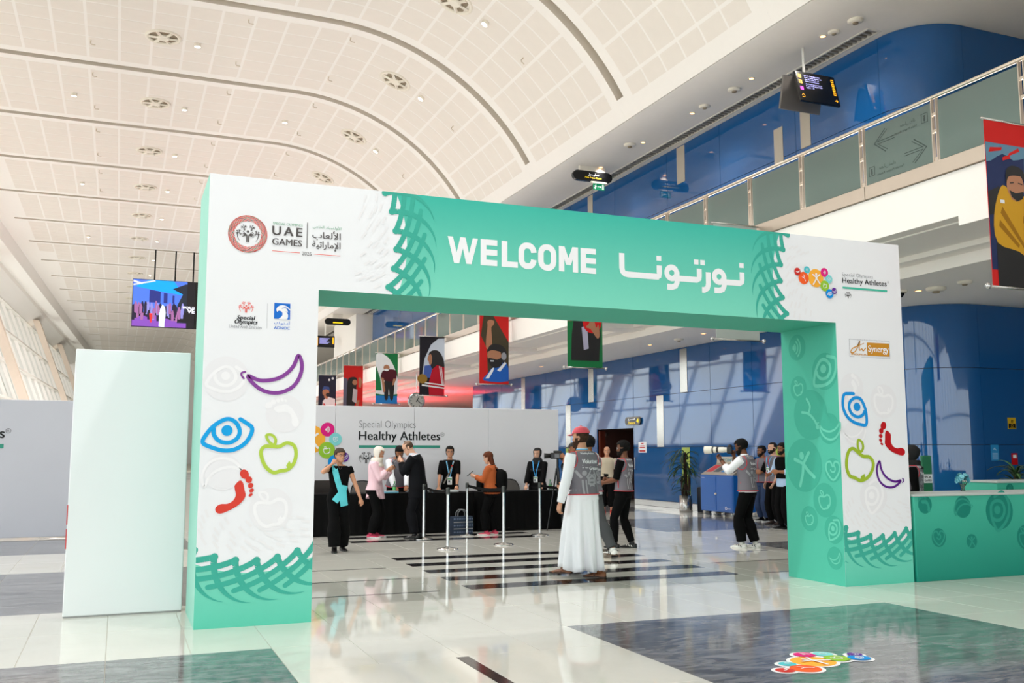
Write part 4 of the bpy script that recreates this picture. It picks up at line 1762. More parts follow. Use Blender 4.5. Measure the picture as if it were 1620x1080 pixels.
# two back-to-back information screens on a pole
t = thing('information_screens', 'pair of black information screens hanging back to back from a white pole', 'hanging screen', (13.0, 15.5, ZS))
MB().tube([(0, .12, 0), (0, .12, -.7)], .028, 12).build('hanging_pole', WHITE_PAINT, t, smooth=True)
Ms = Matrix.Translation((.17, 0, -.60)) @ Matrix.Rotation(radians(-14), 4, 'X')
MB().rbox(-.52, .50, -.02, .04, -.72, 0.0, .008, Ms).build('front_screen', INKY, t)
Mb = Matrix.Translation((.10, .25, -.60)) @ Matrix.Rotation(radians(14), 4, 'X')
MB().rbox(-.52, .52, -.02, .04, -.70, 0.0, .008, Mb).build('rear_screen', mat('screen_back', (112, 106, 102), .5), t)
MB().box(-.2, .2, .02, .26, -.64, -.60).build('screen_bracket', mat('dark_bracket', (50, 48, 46), .5), t)
o = Ms @ Vector((-.52, -.0205, -.71))
FS = (o, Ms.to_3x3() @ Vector((1, 0, 0)), Ms.to_3x3() @ Vector((0, 0, 1)))
p = Print(*FS, lift=.002)
for v in (.55, .41):
    p.rect(.05, .13, v, v + .085)
for k in range(4):
    p.rect(.90, .965, .55 - .105 * k, .63 - .105 * k)
p.stroke([(.90, .10), (.965, .10)], .014)
p.stroke([(.94, .13), (.968, .10), (.94, .07)], .014)
p.stroke([(.06, .12), (.09, .16), (.12, .12), (.12, .08), (.06, .08)], .012)
p.build('amber_symbols', emat('screen_amber', (236, 160, 20), .9), t)
p = Print(*FS, lift=.003)
p.text('P', .072, .108, .43, .475, bold=.02)
p.stroke([(.065, .575), (.09, .60), (.115, .575)], .012)
for k in range(4):
    p.rect(.912, .952, .575 - .105 * k, .605 - .105 * k)
p.build('symbol_cutouts', INKY, t)
p = Print(*FS, lift=.002)
p.rect(.05, .13, .25, .335)
p.build('magenta_symbol', emat('screen_magenta', (190, 30, 190), .9), t)
p = Print(*FS, lift=.002)
for k, (s_, w_) in enumerate((('Special Olympics UAE', .40), ('Games 2026 | Hall 01-10', .44), ('Apr 2026 Public 2 - 10', .36), ('Athletes & Community', .36))):
    p.text(s_, .21, .21 + w_, .595 - .045 * k, .628 - .045 * k)
for k, (s_, w_) in enumerate((('Abu Dhabi Summer Sports', .42), ('31 July to 28 August 2026', .42), ('Halls 1 - 10', .2))):
    p.text(s_, .21, .21 + w_, .395 - .045 * k, .428 - .045 * k)
p.build('screen_text', emat('screen_lilac', (170, 170, 240), .7), t)

# black pill sign with the green exit sign under it
t = thing('prayer_room_sign', 'black rounded hanging sign with white and yellow lettering below the grey soffit', 'sign', (12.75, 24.9, ZS))
MB().box(-.42, .42, -.05, .05, -.16, 0).build('sign_mount', FIT, t)
pill = arc(.50, 0, .15, -90, 90, 8) + arc(-.50, 0, .15, 90, 270, 8)
MB().prism(pill, -.06, .06, lambda u, v, h: (u, h, v - .30)).build('sign_body', INKY, t)
p = Print((0, -.06, -.30), (1, 0, 0), (0, 0, 1), lift=.003)
p.text(ar('\uFEE3\uFEBC\uFEE0\uFEF0 \uFEAD\uFE9F\uFE8E\uFEDD'), -.16, .2, .0, .09)
p.build('white_lettering', emat('sign_white', (240, 240, 240), .8), t)
p = Print((0, -.06, -.30), (1, 0, 0), (0, 0, 1), lift=.003)
p.text('Male Prayer Room', -.26, .28, -.085, -.02)
p.build('yellow_lettering', emat('sign_yellow', (240, 206, 20), .8), t)
GREENSIGN = emat('exit_green', (0, 128, 84), .5)


def exit_sign(loc, label, w=.36):
    t = thing('exit_sign', label, 'exit sign', loc)
    MB().box(-w * .7, w * .7, -.04, .04, -.05, 0).build('exit_housing', FIT, t)
    MB().rbox(-w / 2, w / 2, -.012, .012, -.05 - w * .52, -.05, .004).build('exit_plate', GREENSIGN, t)
    p = Print((0, -.012, -.05 - w * .26), (w, 0, 0), (0, 0, w), lift=.002)
    p.disc(-.27, .13, .04)
    p.stroke([(-.28, .07), (-.33, -.03), (-.28, -.1), (-.33, -.18)], .06)
    p.stroke([(-.33, -.03), (-.38, -.12), (-.43, -.12)], .05)
    p.stroke([(-.38, .06), (-.28, .05), (-.2, .0)], .04)
    p.stroke([(-.1, 0), (.14, 0)], .045, caps=False)
    p.poly([(.10, .09), (.22, 0), (.10, -.09)])
    p.rect(.29, .42, -.19, .19)
    p.build('exit_symbol', emat('exit_white', (240, 246, 240), .8), t)


exit_sign((12.95, 24.86, ZS - .45), 'small green exit sign with a running figure below the black prayer room sign', .38)
# farther signs seen through the arch below the soffit
t = thing('far_information_screen', 'small black hanging screen with amber columns, far off under the soffit left of the gallery', 'hanging screen', (12.3, 62.5, ZS))
MB().tube([(0, 0, 0), (0, 0, -.9)], .04, 8).build('hanging_pole', WHITE_PAINT, t)
MB().rbox(-.62, .62, -.05, .05, -1.62, -.86, .01).build('screen_body', INKY, t)
p = Print((-.62, -.05, -1.62), (1, 0, 0), (0, 0, 1), lift=.01)
p.rect(.04, .14, .1, .66)
p.rect(1.08, 1.18, .24, .66)
p.build('amber_symbols', emat('screen_amber', (236, 160, 20)), t)
p = Print((-.62, -.05, -1.62), (1, 0, 0), (0, 0, 1), lift=.01)
for k in range(5):
    p.rect(.24, .9 - .1 * (k % 3), .56 - .08 * k, .60 - .08 * k)
p.build('screen_text', emat('screen_lilac', (170, 170, 240)), t)
t = thing('far_hanging_sign', 'black rounded hanging sign far off under the soffit, above the small hanging screen', 'sign', (12.2, 58.2, ZS))
MB().box(-.3, .3, -.03, .03, -.3, 0).build('sign_mount', FIT, t)
MB().prism(arc(.6, 0, .2, -90, 90, 8) + arc(-.6, 0, .2, 90, 270, 8), -.05, .05, lambda u, v, h: (u, h, v - .48)).build('sign_body', INKY, t)
p = Print((0, -.05, -.48), (1, 0, 0), (0, 0, 1), lift=.01)
p.rect(-.3, .3, -.1, -.03)
p.build('yellow_line', emat('sign_yellow', (240, 206, 20)), t)
t = thing('far_black_sign', 'black hanging sign with yellow lettering just below the arch lintel on the left', 'sign', (12.4, 50.2, ZS))
MB().box(-.3, .3, -.03, .03, -.25, 0).build('sign_mount', FIT, t)
MB().prism(arc(.7, 0, .18, -90, 90, 8) + arc(-.7, 0, .18, 90, 270, 8), -.05, .05, lambda u, v, h: (u, h, v - .40)).build('sign_body', INKY, t)
p = Print((0, -.05, -.40), (1, 0, 0), (0, 0, 1), lift=.01)
p.rect(-.45, .45, -.09, -.02)
p.build('yellow_line', emat('sign_yellow', (240, 206, 20)), t)

# the big video wall hanging from the vault
t = thing('video_wall', 'large hanging video screen showing a crowd under blue stage light', 'video screen', (2.9, 62.6, ZC))
for x in (-1.22, -.02, 1.05):
    MB().box(x - .045, x + .045, .02, .11, -1.95, 0).build('hanging_rod', INKY, t)
MB().box(-2.46, 2.4, .0, .2, -4.86, -1.9).build('screen_body', INKY, t)
FV = ((-2.43, 0, -4.83), (1, 0, 0), (0, 0, 1))


def vw(name, c, shapes, lift, e=.75):
    p = Print(*FV, lift=lift)
    for s_ in shapes:
        p.poly(s_)
    p.build(name, emat('video_' + name, c, e), t)


W_, H_ = 3.62, 2.9
vw('backdrop_light', (70, 110, 215), [[(0, .9), (W_, .9), (W_, H_), (0, H_)]], .01)
vw('ceiling_light', (0, 150, 235), [[(.1, 2.45), (.9, H_), (2.35, H_), (2.9, 2.15), (3.1, 2.02), (1.7, 2.2)]], .014)
vw('beam', (200, 205, 250), [[(0, 2.72), (0, 2.85), (.6, 2.68), (.5, 2.6)], [(0, 2.5), (.0, 2.6), (1.2, H_), (1.3, 2.84)]], .018)
vw('dark_hall', (26, 34, 50), [[(2.3, 2.4), (3.05, 2.75), (W_, 2.75), (W_, .3), (2.6, .3), (2.6, 1.4), (2.9, 2.1)]], .018)
vw('curtain', (34, 44, 120), [[(.95, 1.5), (1.6, 1.5), (1.6, 2.2), (.95, 2.3)], [(1.78, 1.5), (2.0, 1.5), (2.0, 2.1), (1.78, 2.13)], [(2.3, 1.5), (2.42, 1.5), (2.42, 2.0), (2.3, 2.0)]], .02)
vw('stage_floor', (120, 70, 170), [[(0, 0), (W_, 0), (W_, .35), (1.8, .75), (0, .6)]], .016)
vw('stage_front', (20, 18, 24), [[(1.9, .55), (W_, .25), (W_, .95), (1.9, 1.0)], [(3.15, 0), (W_, 0), (W_, H_), (3.15, H_)]], .022)
rnd = random.Random(5)
for nm, c, n in (('crowd_dark', (30, 24, 50), 26), ('crowd_pink', (150, 96, 150), 16), ('crowd_lilac', (130, 130, 200), 12)):
    sh = []
    for k in range(n):
        x = .05 + rnd.random() * (2.5 if n > 20 else 2.9)
        y0 = .35 + rnd.random() * .5
        h = .55 + rnd.random() * .25
        sh.append([(x - .07, y0), (x + .07, y0), (x + .09, y0 + h * .7), (x + .03, y0 + h), (x - .04, y0 + h), (x - .09, y0 + h * .7)])
    p = Print(*FV, lift=.026)
    for s_ in sh:
        p.poly(s_)
    p.build(nm, emat('video_' + nm, c, .7), t, kind='stuff')
vw('red_figure', (236, 40, 40), [[(1.05, .25), (1.13, .25), (1.16, .82), (.98, .82)]], .03)
vw('white_robe', (205, 220, 255), [[(1.55, .03), (1.88, .0), (1.93, .9), (1.87, 1.25), (1.72, 1.42), (1.6, 1.1), (1.55, .7)]], .03)
p = Print(*FV, lift=.03)
p.text('WORLD', 2.9, 3.62, 1.2, 1.36, bold=.02)
p.text('VE', 3.2, 3.62, .95, 1.18, bold=.03)
p.build('screen_lettering', emat('video_white', (235, 235, 250), .9), t)

# station clock under the gallery
t = thing('hanging_clock', 'round grey hanging clock with black hands below the gallery', 'clock', (10.68, 36.0, 4.6))
MB().tube([(0, 0, .02), (0, 0, -.78)], .025, 8).build('clock_rod', STEEL, t)
M_ = Matrix.Translation((0, 0, -1.1)) @ Matrix.Rotation(pi / 2, 4, 'X')
MB().lathe([(.001, -.09), (.30, -.09), (.33, -.07), (.33, .07), (.30, .09), (.28, .085), (.28, .075), (.001, .075)], 28, M_, cap=False).build('clock_case', STEEL, t, smooth=False)
MB().lathe([(.001, .078), (.275, .078)], 28, M_, cap=False).build('clock_dial', mat('clock_dial', (176, 176, 170), .5), t)
p = Print((0, -.08, -1.1), (1, 0, 0), (0, 0, 1), lift=.004)
for k in range(12):
    a = pi / 6 * k
    p.stroke([(.21 * sin(a), .21 * cos(a)), (.255 * sin(a), .255 * cos(a))], .02, caps=False)
p.stroke([(-.02, -.03), (.07, .12)], .03)
p.stroke([(.02, .02), (.16, -.1)], .024)
p.build('clock_hands', INKY, t)

pane_sign(Print)
# ================================================================ PICTURE BANNERS ALONG THE GALLERY
SKIN_P = mat('banner_skin', (170, 116, 86), .7, vary=0)
SKIN_D = mat('banner_skin_shade', (120, 76, 56), .7, vary=0)
HAIR_P = mat('banner_black', (24, 22, 24), .7, vary=0)


def pm(name, c):
    return mat('banner_' + name, c, .7, spec=.2, vary=.05, scale=4)


RED_B, GREEN_B, WHITE_B = pm('red', (196, 36, 34)), pm('green', (30, 116, 66)), pm('white', (226, 228, 232))


def banner(y, label, layers, base, h=1.96, top=5.40, grp='picture banners along the gallery'):
    t = thing('hanging_banner', label, 'banner', (9.25, y, top), 0, grp)
    bar = MB().tube([(-.04, 0, 0), (1.0, 0, 0)], .016, 8).build('top_bar', STEEL, t, smooth=True)
    MB().tube([(-.06, 0, -h - .04), (.95, 0, -h - .04)], .016, 8).build('bottom_bar', STEEL, t, smooth=True)
    for x in (-.08, .97):
        MB().lathe([(.001, -.04), (.03, -.026), (.04, 0), (.03, .026), (.001, .04)], 12, Matrix.Translation((x, 0, -h - .04)), cap=False).build('bar_finial', CHROME, t, smooth=True)
    MB().box(0, .88, -.004, .004, -h - .04, .0).build('banner_cloth', base, t)
    for i, (nm, m, shapes) in enumerate(layers):
        for j, s_ in enumerate(shapes):
            p = Print((0, -.004, -h - .04), (.88, 0, 0), (0, 0, h + .04), lift=.0015 + .0012 * i + .0002 * j)
            if callable(s_):
                s_(p)
            else:
                p.poly(clip_poly(cr(s_, True, 3) if len(s_) > 6 else s_, 0, 1, 0, 1))
            p.build(nm, m, t)
    return t


def blob(cx, cy, rx, ry, rot=0):
    return lambda p: p.disc(cx, cy, rx, ry, 20, rot)


banner(8.0, 'hanging banner of a bearded player in a gold shirt, at the far right', [
    ('background_print', pm('navy', (40, 50, 88)), [[(0, .1), (1, .1), (1, .82), (0, .82)]]),
    ('backlight_print', pm('steel_blue', (96, 132, 156)), [[(.6, .2), (1, .2), (1, .8), (.7, .8)], [(0, .74), (.3, .80), (.5, .77), (.8, .80), (1, .76), (1, .88), (0, .88)]]),
    ('red_slashes', RED_B, [[(0, .86), (1, .86), (1, 1), (0, 1)], [(.05, .80), (.28, .82), (.3, .84), (.08, .83)], [(.4, .79), (.62, .83), (.6, .85), (.42, .81)], [(.75, .80), (.9, .84), (.88, .86), (.73, .82)], [(.3, .76), (.45, .78), (.42, .80), (.3, .78)]]),
    ('shirt_sleeves', HAIR_P, [[(0, .56), (.2, .60), (.3, .55), (.2, .44), (0, .42)], [(.66, .56), (.84, .57), (.98, .46), (1.0, .28), (.84, .26)], [(.1, .0), (.1, .26), (.5, .30), (.92, .22), (.95, .0)]]),
    ('gold_shirt', pm('gold', (198, 148, 40)), [[(.22, .59), (.34, .60), (.5, .52), (.66, .56), (.84, .46), (.86, .26), (.78, .16), (.5, .22), (.12, .26), (.08, .42)]]),
    ('shirt_folds', pm('gold_shade', (150, 104, 24)), [[(.2, .44), (.6, .24), (.62, .26), (.24, .48)], [(.16, .36), (.5, .24), (.52, .26), (.18, .40)], [(.6, .40), (.8, .3), (.8, .33), (.62, .44)]]),
    ('face', SKIN_P, [blob(.50, .615, .16, .085), [(.34, .60), (.42, .53), (.56, .52), (.58, .58)], blob(.93, .31, .1, .04, 20)]),
    ('hair', HAIR_P, [[(.33, .62), (.34, .70), (.45, .735), (.62, .725), (.69, .68), (.68, .64), (.62, .675), (.45, .675), (.37, .66)], [(.38, .585), (.5, .57), (.64, .585), (.62, .54), (.52, .522), (.42, .545)], [(.40, .625), (.47, .63), (.47, .637), (.4, .632)], [(.55, .63), (.63, .625), (.63, .632), (.55, .637)]]),
    ('arm_badge', WHITE_B, [[(.2, .50), (.28, .50), (.28, .52), (.2, .52)]])], RED_B)
banner(13.55, 'blank pale grey hanging banner below the right end of the lintel', [], mat('banner_blank', (176, 184, 180), .7))
banner(19.35, 'green-edged hanging banner of an athlete holding a red ball', [
    ('background_print', pm('dusk', (60, 64, 96)), [[(0, .62), (1, .62), (1, 1), (0, 1)]]),
    ('jacket', HAIR_P, [[(.1, .08), (.9, .08), (.95, .40), (.85, .62), (.2, .62), (.12, .38)]]),
    ('orange_sleeves', pm('orange', (214, 70, 44)), [[(0, .52), (.35, .56), (.4, .66), (0, .68)], [(.72, .62), (1, .58), (1, .74), (.8, .72)]]),
    ('shirt', pm('pale_violet', (176, 172, 196)), [[(.46, .20), (.60, .22), (.56, .48), (.40, .46)]]),
    ('red_ball', pm('ball_red', (206, 30, 32)), [blob(.70, .52, .27, .125)]),
    ('hands', SKIN_P, [[(.0, .52), (.4, .54), (.42, .58), (.0, .57)], [(.52, .46), (.66, .44), (.84, .34), (.92, .38), (.88, .5), (.82, .46), (.76, .54), (.68, .56), (.6, .5)], blob(.48, .71, .18, .1)]),
    ('neck_shade', SKIN_D, [blob(.48, .64, .16, .05)])], GREEN_B)
banner(25.05, 'red-edged hanging banner of a cheering man with headphones and a raised fist', [
    ('background_print', pm('olive', (70, 62, 46)), [[(0, .55), (.14, .98), (1, .98), (1, .05), (.3, .05)]]),
    ('red_corner', RED_B, [[(.45, .98), (1, .98), (1, .60)], [(0, 0), (0, .72), (.25, .50), (.3, 0)]]),
    ('arm', SKIN_P, [[(.24, .50), (.22, .62), (.27, .82), (.26, .88), (.36, .91), (.50, .89), (.46, .83), (.40, .80), (.42, .64), (.42, .50)]]),
    ('blue_shirt', pm('royal', (36, 92, 178)), [[(.14, .05), (.98, .05), (.98, .24), (.86, .32), (.6, .26), (.4, .22), (.3, .16)]]),
    ('collar', WHITE_B, [[(.2, .08), (.42, .22), (.5, .24), (.46, .18), (.32, .08)], [(.6, .20), (.86, .32), (.92, .30), (.7, .18)]]),
    ('face', SKIN_P, [blob(.50, .41, .24, .10)]),
    ('hair', HAIR_P, [[(.28, .46), (.34, .54), (.55, .57), (.8, .54), (.92, .46), (.9, .36), (.8, .30), (.76, .44), (.6, .47), (.42, .48)], [(.30, .36), (.42, .365), (.6, .35), (.78, .38), (.76, .28), (.55, .23), (.36, .27)]]),
    ('headphones', pm('silver', (150, 150, 156)), [blob(.83, .40, .09, .055)]),
    ('smile', WHITE_B, [[(.36, .335), (.50, .335), (.48, .32), (.38, .32)]])], RED_B)
banner(30.85, 'dark hanging banner of a woman in a black headscarf and a red striped jacket', [
    ('pale_arc', pm('pale_arc', (190, 200, 216)), [[(.1, .3), (.2, .62), (.45, .86), (.75, .97), (1, .98), (1, .3)]]),
    ('blue_glow', pm('blue_glow', (70, 96, 170)), [[(.15, .3), (.5, .3), (.5, .52), (.2, .5)]]),
    ('headscarf', HAIR_P, [[(.36, .70), (.5, .76), (.74, .76), (.92, .66), (1, .52), (.98, .46), (.55, .44), (.44, .52), (.42, .6)]]),
    ('face', SKIN_P, [[(.34, .66), (.44, .70), (.50, .64), (.48, .54), (.40, .52), (.36, .58), (.32, .60)]]),
    ('red_jacket', pm('jacket_red', (182, 26, 44)), [[(.4, .0), (.36, .18), (.5, .44), (.7, .52), (1, .48), (1, .0)]]),
    ('white_stripes', WHITE_B, [[(.78, .5), (.81, .5), (.93, .2), (.9, .19)], [(.85, .49), (.88, .49), (.98, .2), (.95, .2)], [(.1, .16), (1, .12), (1, .14), (.1, .19)], [(.1, .21), (1, .17), (1, .19), (.1, .23)]]),
    ('golden_ball', pm('ball_gold', (150, 116, 50)), [blob(.12, .28, .2, .08)])], pm('black_cloth', (34, 32, 40)))
banner(36.75, 'green and white hanging banner of a man bowling in a maroon shirt', [
    ('white_arc', WHITE_B, [[(0, .3), (0, .96), (.4, .96), (.75, .8), (1, .5), (1, .2), (0, .2)]]),
    ('blue_floor', pm('floor_blue', (40, 120, 190)), [[(0, 0), (1, 0), (1, .16), (0, .16)]]),
    ('green_side', GREEN_B, [[(0, .26), (.28, .26), (.2, .5), (0, .74)]]),
    ('trousers', HAIR_P, [[(.42, .1), (.40, .46), (.82, .48), (.8, .1), (.66, .1), (.6, .3), (.56, .1)]]),
    ('maroon_shirt', pm('maroon', (78, 26, 36)), [[(.22, .5), (.3, .64), (.6, .68), (.92, .66), (.94, .50), (.82, .44), (.4, .46)]]),
    ('arms', SKIN_P, [[(.24, .52), (.36, .50), (.44, .24), (.34, .22)], [(.8, .5), (.92, .50), (.84, .38), (.74, .36)], blob(.48, .71, .14, .06)]),
    ('beard', WHITE_B, [blob(.48, .668, .1, .025)])], GREEN_B)
banner(42.6, 'red hanging banner of a woman in a black headscarf and a grey top', [
    ('grey_side', pm('grey_blue', (96, 96, 116)), [[(0, 0), (.3, 0), (.2, .7), (0, .72)]]),
    ('headscarf', HAIR_P, [[(.2, .62), (.3, .72), (.6, .74), (.7, .66), (.66, .5), (.7, .3), (.5, .02), (.2, .02), (.18, .4)]]),
    ('face', SKIN_P, [blob(.58, .62, .13, .06)]),
    ('top', pm('light_grey', (186, 184, 190)), [[(.5, .48), (.72, .46), (.7, .14), (.46, .2)]]),
    ('hands', SKIN_P, [[(.76, .72), (.86, .74), (.96, .66), (.9, .5), (.78, .52)], [(.66, .1), (.8, .1), (.84, .22), (.68, .22)]])], RED_B)
banner(48.4, 'dark hanging banner of a man in white and red, leftmost of the banners', [
    ('lights', WHITE_B, [blob(.6, .88, .06, .03), blob(.8, .92, .07, .03)]),
    ('shirt', WHITE_B, [[(.2, .0), (.25, .34), (.5, .46), (.95, .4), (1, .0)]]),
    ('red_side', RED_B, [[(.2, 0), (.3, .3), (.5, .2), (.6, 0)], [(.9, 0), (.96, .3), (1, .3), (1, 0)]]),
    ('face', SKIN_P, [blob(.42, .56, .2, .1), [(.3, .44), (.5, .38), (.6, .5), (.4, .52)]]),
    ('cap', pm('cap_blue', (60, 84, 140)), [[(.2, .62), (.3, .72), (.6, .7), (.66, .6), (.44, .64)]]),
    ('beard', HAIR_P, [blob(.54, .5, .12, .05)])], pm('night', (38, 40, 58)))
# ================================================================ BACKDROPS, TABLES, QUEUE POSTS
BACKC = mat('white_stretch_fabric', (224, 224, 230), .7, spec=.2, bump=.06, bscale=1.3, vary=.02, scale=1.2)
BACKG = mat('grey_stretch_fabric', (196, 198, 208), .75, spec=.2, bump=.12, bscale=1.6, vary=.03, scale=1.0)


def backdrop(name, label, x0, x1, y, m, n):
    t = thing(name, label, 'backdrop', (x0, y, 0))
    w = (x1 - x0) / n
    for i in range(n):
        MB().rbox(i * w + .002, (i + 1) * w - .002, 0, .12, .03, 2.425, .006).build('fabric_panel', m, t)
    f = MB()
    for i in range(n + 1):
        f.box(i * w - .03 if i else 0, min(i * w + .03, x1 - x0), -.0 + .02, .5, 0, .03)
    f.build('base_frame', mat('grey_base', (150, 150, 150), .5), t)
    return t


bd = backdrop('registration_backdrop', 'long white fabric backdrop with the sport health logo behind the black tables', 2.35, 8.83, 18.95, BACKC, 4)
FB = ((0, 0, 0), (1, 0, 0), (0, 0, 1))
ha_logo(FB, bd, 3.50 - 2.35, 1.76, .275, .004)
p = Print(*FB, lift=.004)
p.text('Healthy Athletes', 4.447 - 2.35, 6.14 - 2.35, 1.70, 1.925, bold=.012)
so_emblem(p, 4.60 - 2.35, 1.40, .14)
p.build('athletes_lettering', PRINT_INK, bd)
p = Print(*FB, lift=.004)
p.text('Special Olympics', 4.447 - 2.35, 5.615 - 2.35, 1.955, 2.14, bold=-.018)
p.ring(6.19 - 2.35, 1.873, .038, .007)
p.text('R', 6.175 - 2.35, 6.205 - 2.35, 1.855, 1.89)
p.build('athletes_thin_lettering', mat('ink_charcoal', (70, 72, 78), .6, vary=0), bd)
p = Print(*FB, lift=.004)
p.rect(4.447 - 2.35, 6.14 - 2.35, 1.595, 1.648)
p.build('athletes_rule', mat('ink_teal_deep', (50, 146, 126), .6, vary=0), bd)
bl = backdrop('side_backdrop', 'grey-white fabric backdrop with the end of a logo at the left edge of the hall', -7.0, -.25, 18.95, BACKG, 4)
p = Print(*FB, lift=.004)
p.text('Healthy Athletes', 7.0 - 1.835 - 1.70, 7.0 - 1.835, 1.70, 1.925, bold=.012)
p.build('athletes_lettering', PRINT_INK, bl)
p = Print(*FB, lift=.004)
p.text('Special Olympics', 7.0 - 1.835 - 1.70, 7.0 - 1.835 - .53, 1.955, 2.14, bold=-.018)
p.ring(7.0 - 1.78, 1.88, .04, .007)
p.text('R', 7.0 - 1.796, 7.0 - 1.764, 1.862, 1.898)
p.build('athletes_thin_lettering', mat('ink_charcoal', (70, 72, 78)), bl)
p = Print(*FB, lift=.004)
p.rect(7.0 - 3.54, 7.0 - 1.84, 1.575, 1.65)
p.build('athletes_rule', mat('ink_teal_deep', (50, 146, 126)), bl)
# plain tall panel left of the arch
t = thing('display_panel', 'tall blank white display panel standing left of the welcome arch', 'display panel', (-.40, 9.86, 0))
PAN = mat('blank_panel_fabric', (226, 230, 232), .65, spec=.25, bump=.05, bscale=1.5, vary=.015, scale=1.4)
MB().rbox(0, 1.03, 0, .30, .012, 2.47, .006).build('panel_body', PAN, t)
MB().rbox(.004, 1.026, .004, .296, 0, .012, .002).build('panel_base', mat('grey_base', (150, 150, 150)), t)
for z0, z1 in ((.62, .80), (.84, 1.02)):
    MB().rbox(-.006, .002, .0, .06, z0, z1, .002).build('red_edge_mark', RED_B, t)

# ---- tables with black cloths
def drape(x0, x1, y0, y1, zt, seed):
    """cloth box with soft vertical folds to the floor"""
    rnd = random.Random(seed)
    per = []
    n = 30
    def side(ax, ay, bx, by, m):
        for i in range(m):
            per.append((ax + (bx - ax) * i / m, ay + (by - ay) * i / m, by - ay, ax - bx))
    side(x0, y0, x1, y0, 40)
    side(x1, y0, x1, y1, 14)
    side(x1, y1, x0, y1, 40)
    side(x0, y1, x0, y0, 14)
    m = len(per)
    rings = []
    for z, k in ((zt, 0), (zt - .015, .3), (zt * .6, .8), (.012, 1.0)):
        ring = []
        for i, (x, y, nx, ny) in enumerate(per):
            d = sqrt(nx * nx + ny * ny)
            w = k * (.012 + .012 * sin(i * 1.9 + seed) + .008 * sin(i * .73 + seed * 2))
            ring.append((x + nx / d * w, y + ny / d * w, z))
        rings.append(ring)
    b = MB()
    b.loft(rings, cap=False)
    b.add(rings[0], [tuple(range(m))])
    return b


TX = [(2.42, 4.40), (4.41, 6.39), (6.40, 8.38)]
TN = ['left', 'middle', 'right']
for i, (x0, x1) in enumerate(TX):
    t = thing('registration_table', '%s registration table of the row, covered by a black floor-length cloth' % TN[i], 'table', (0, 0, 0), 0, 'black registration tables')
    drape(x0 + .045, x1 - .045, 17.48, 18.16, .75, i + 1).build('tablecloth', BLACK_CLOTH, t, smooth=True)
# chairs behind
GREYV = mat('grey_chair_vinyl', (92, 88, 86), .55)


def chair(x, y, rz, label):
    t = thing('banquet_chair', label, 'chair', (x, y, 0), rz, 'grey chairs behind the tables')
    MB().rbox(-.22, .22, -.21, .22, .42, .48, .02).build('seat', GREYV, t)
    pts = [(-.21, .52), (-.225, .74), (-.17, .88), (-.08, .93), (.08, .93), (.17, .88), (.225, .74), (.21, .52)]
    MB().prism(pts, -.025, .025, lambda u, v, h: (u, .22 + h + (v - .48) * .16, v)).build('backrest', GREYV, t)
    MB().tube([(u * 1.03, .225 + (v - .48) * .16, v * 1.01) for u, v in cr(pts, False, 3)], .012, 6).build('back_frame', INKY, t)
    for sx in (-1, 1):
        MB().tube([(sx * .2, -.19, .42), (sx * .21, -.21, 0)], .012, 6).build('leg', INKY, t)
        MB().tube([(sx * .2, .2, .52), (sx * .21, .26, 0)], .012, 6).build('leg', INKY, t)


chair(4.52, 18.6, 0.0, 'grey rounded chair back behind the table, left of the person in the pink shirt')
chair(7.66, 18.6, .05, 'grey rounded chair back behind the right table, left of the person in the black abaya')
chair(3.32, 18.6, .1, 'grey rounded chair behind the left table, beside the arch leg')


def bottle(x, y, z, label, cap=(60, 150, 70)):
    t = thing('water_bottle', label, 'bottle', (x, y, z))
    MB().lathe([(.001, 0), (.03, 0), (.033, .01), (.033, .12), (.029, .15), (.013, .185), (.013, .195)], 14, cap=False).build('bottle_body', glass_mat('bottle_plastic', (205, 225, 215), .25, (190, 215, 205)), t, smooth=True)
    MB().lathe([(.001, .215), (.015, .213), (.015, .19), (.001, .19)], 12, cap=False).build('bottle_cap', mat('cap_%d' % cap[0], cap, .4), t)
    MB().lathe([(.034, .05), (.034, .11)], 14, cap=False).build('bottle_label', mat('bottle_label_%d' % cap[0], tuple(min(255, c + 30) for c in cap), .5), t)


bottle(4.86, 17.75, .75, 'clear water bottle with green label on the black table beside the grey-vested volunteer')
bottle(8.08, 17.75, .75, 'clear green-capped water bottle on the right registration table')
bottle(10.03, 9.22, 1.03, 'spare', (60, 150, 70)) if False else None
t = thing('laptop', 'dark closed-lid laptop standing on the left table beside the arch leg', 'laptop', (3.55, 17.95, .75))
MB().rbox(-.19, .19, -.13, .13, 0, .016, .004).build('laptop_base', mat('dark_laptop', (54, 48, 46), .45), t)
MB().rbox(-.19, .19, -.004, .004, 0, .24, .003, Matrix.Translation((0, -.13, .016)) @ Matrix.Rotation(radians(14), 4, 'X')).build('laptop_lid', mat('dark_laptop', (54, 48, 46)), t)
for x, y, w, c, l in ((4.75, 17.62, .13, (120, 190, 214), 'pale blue leaflet pack on the table in front of the grey-vested volunteer'), (5.75, 17.7, .14, (110, 186, 216), 'pale blue leaflet pack on the table right of the dark-suited visitor'), (6.0, 17.74, .1, (214, 220, 222), 'white paper stack on the table in front of the person with glasses'), (5.26, 17.66, .1, (226, 228, 230), 'white paper stack on the table beside the blue leaflet pack')):
    t = thing('leaflet_stack', l, 'papers', (x, y, .75))
    MB().rbox(-w, w, -.1, .1, 0, .035, .003).build('sheets', mat('paper_%d' % c[0], c, .6), t)
    MB().rbox(-w * .96, w * .9, -.095, .09, .035, .041, .002, Matrix.Rotation(.06, 4, 'Z')).build('top_sheet', mat('paper_white', (232, 234, 236), .6), t)

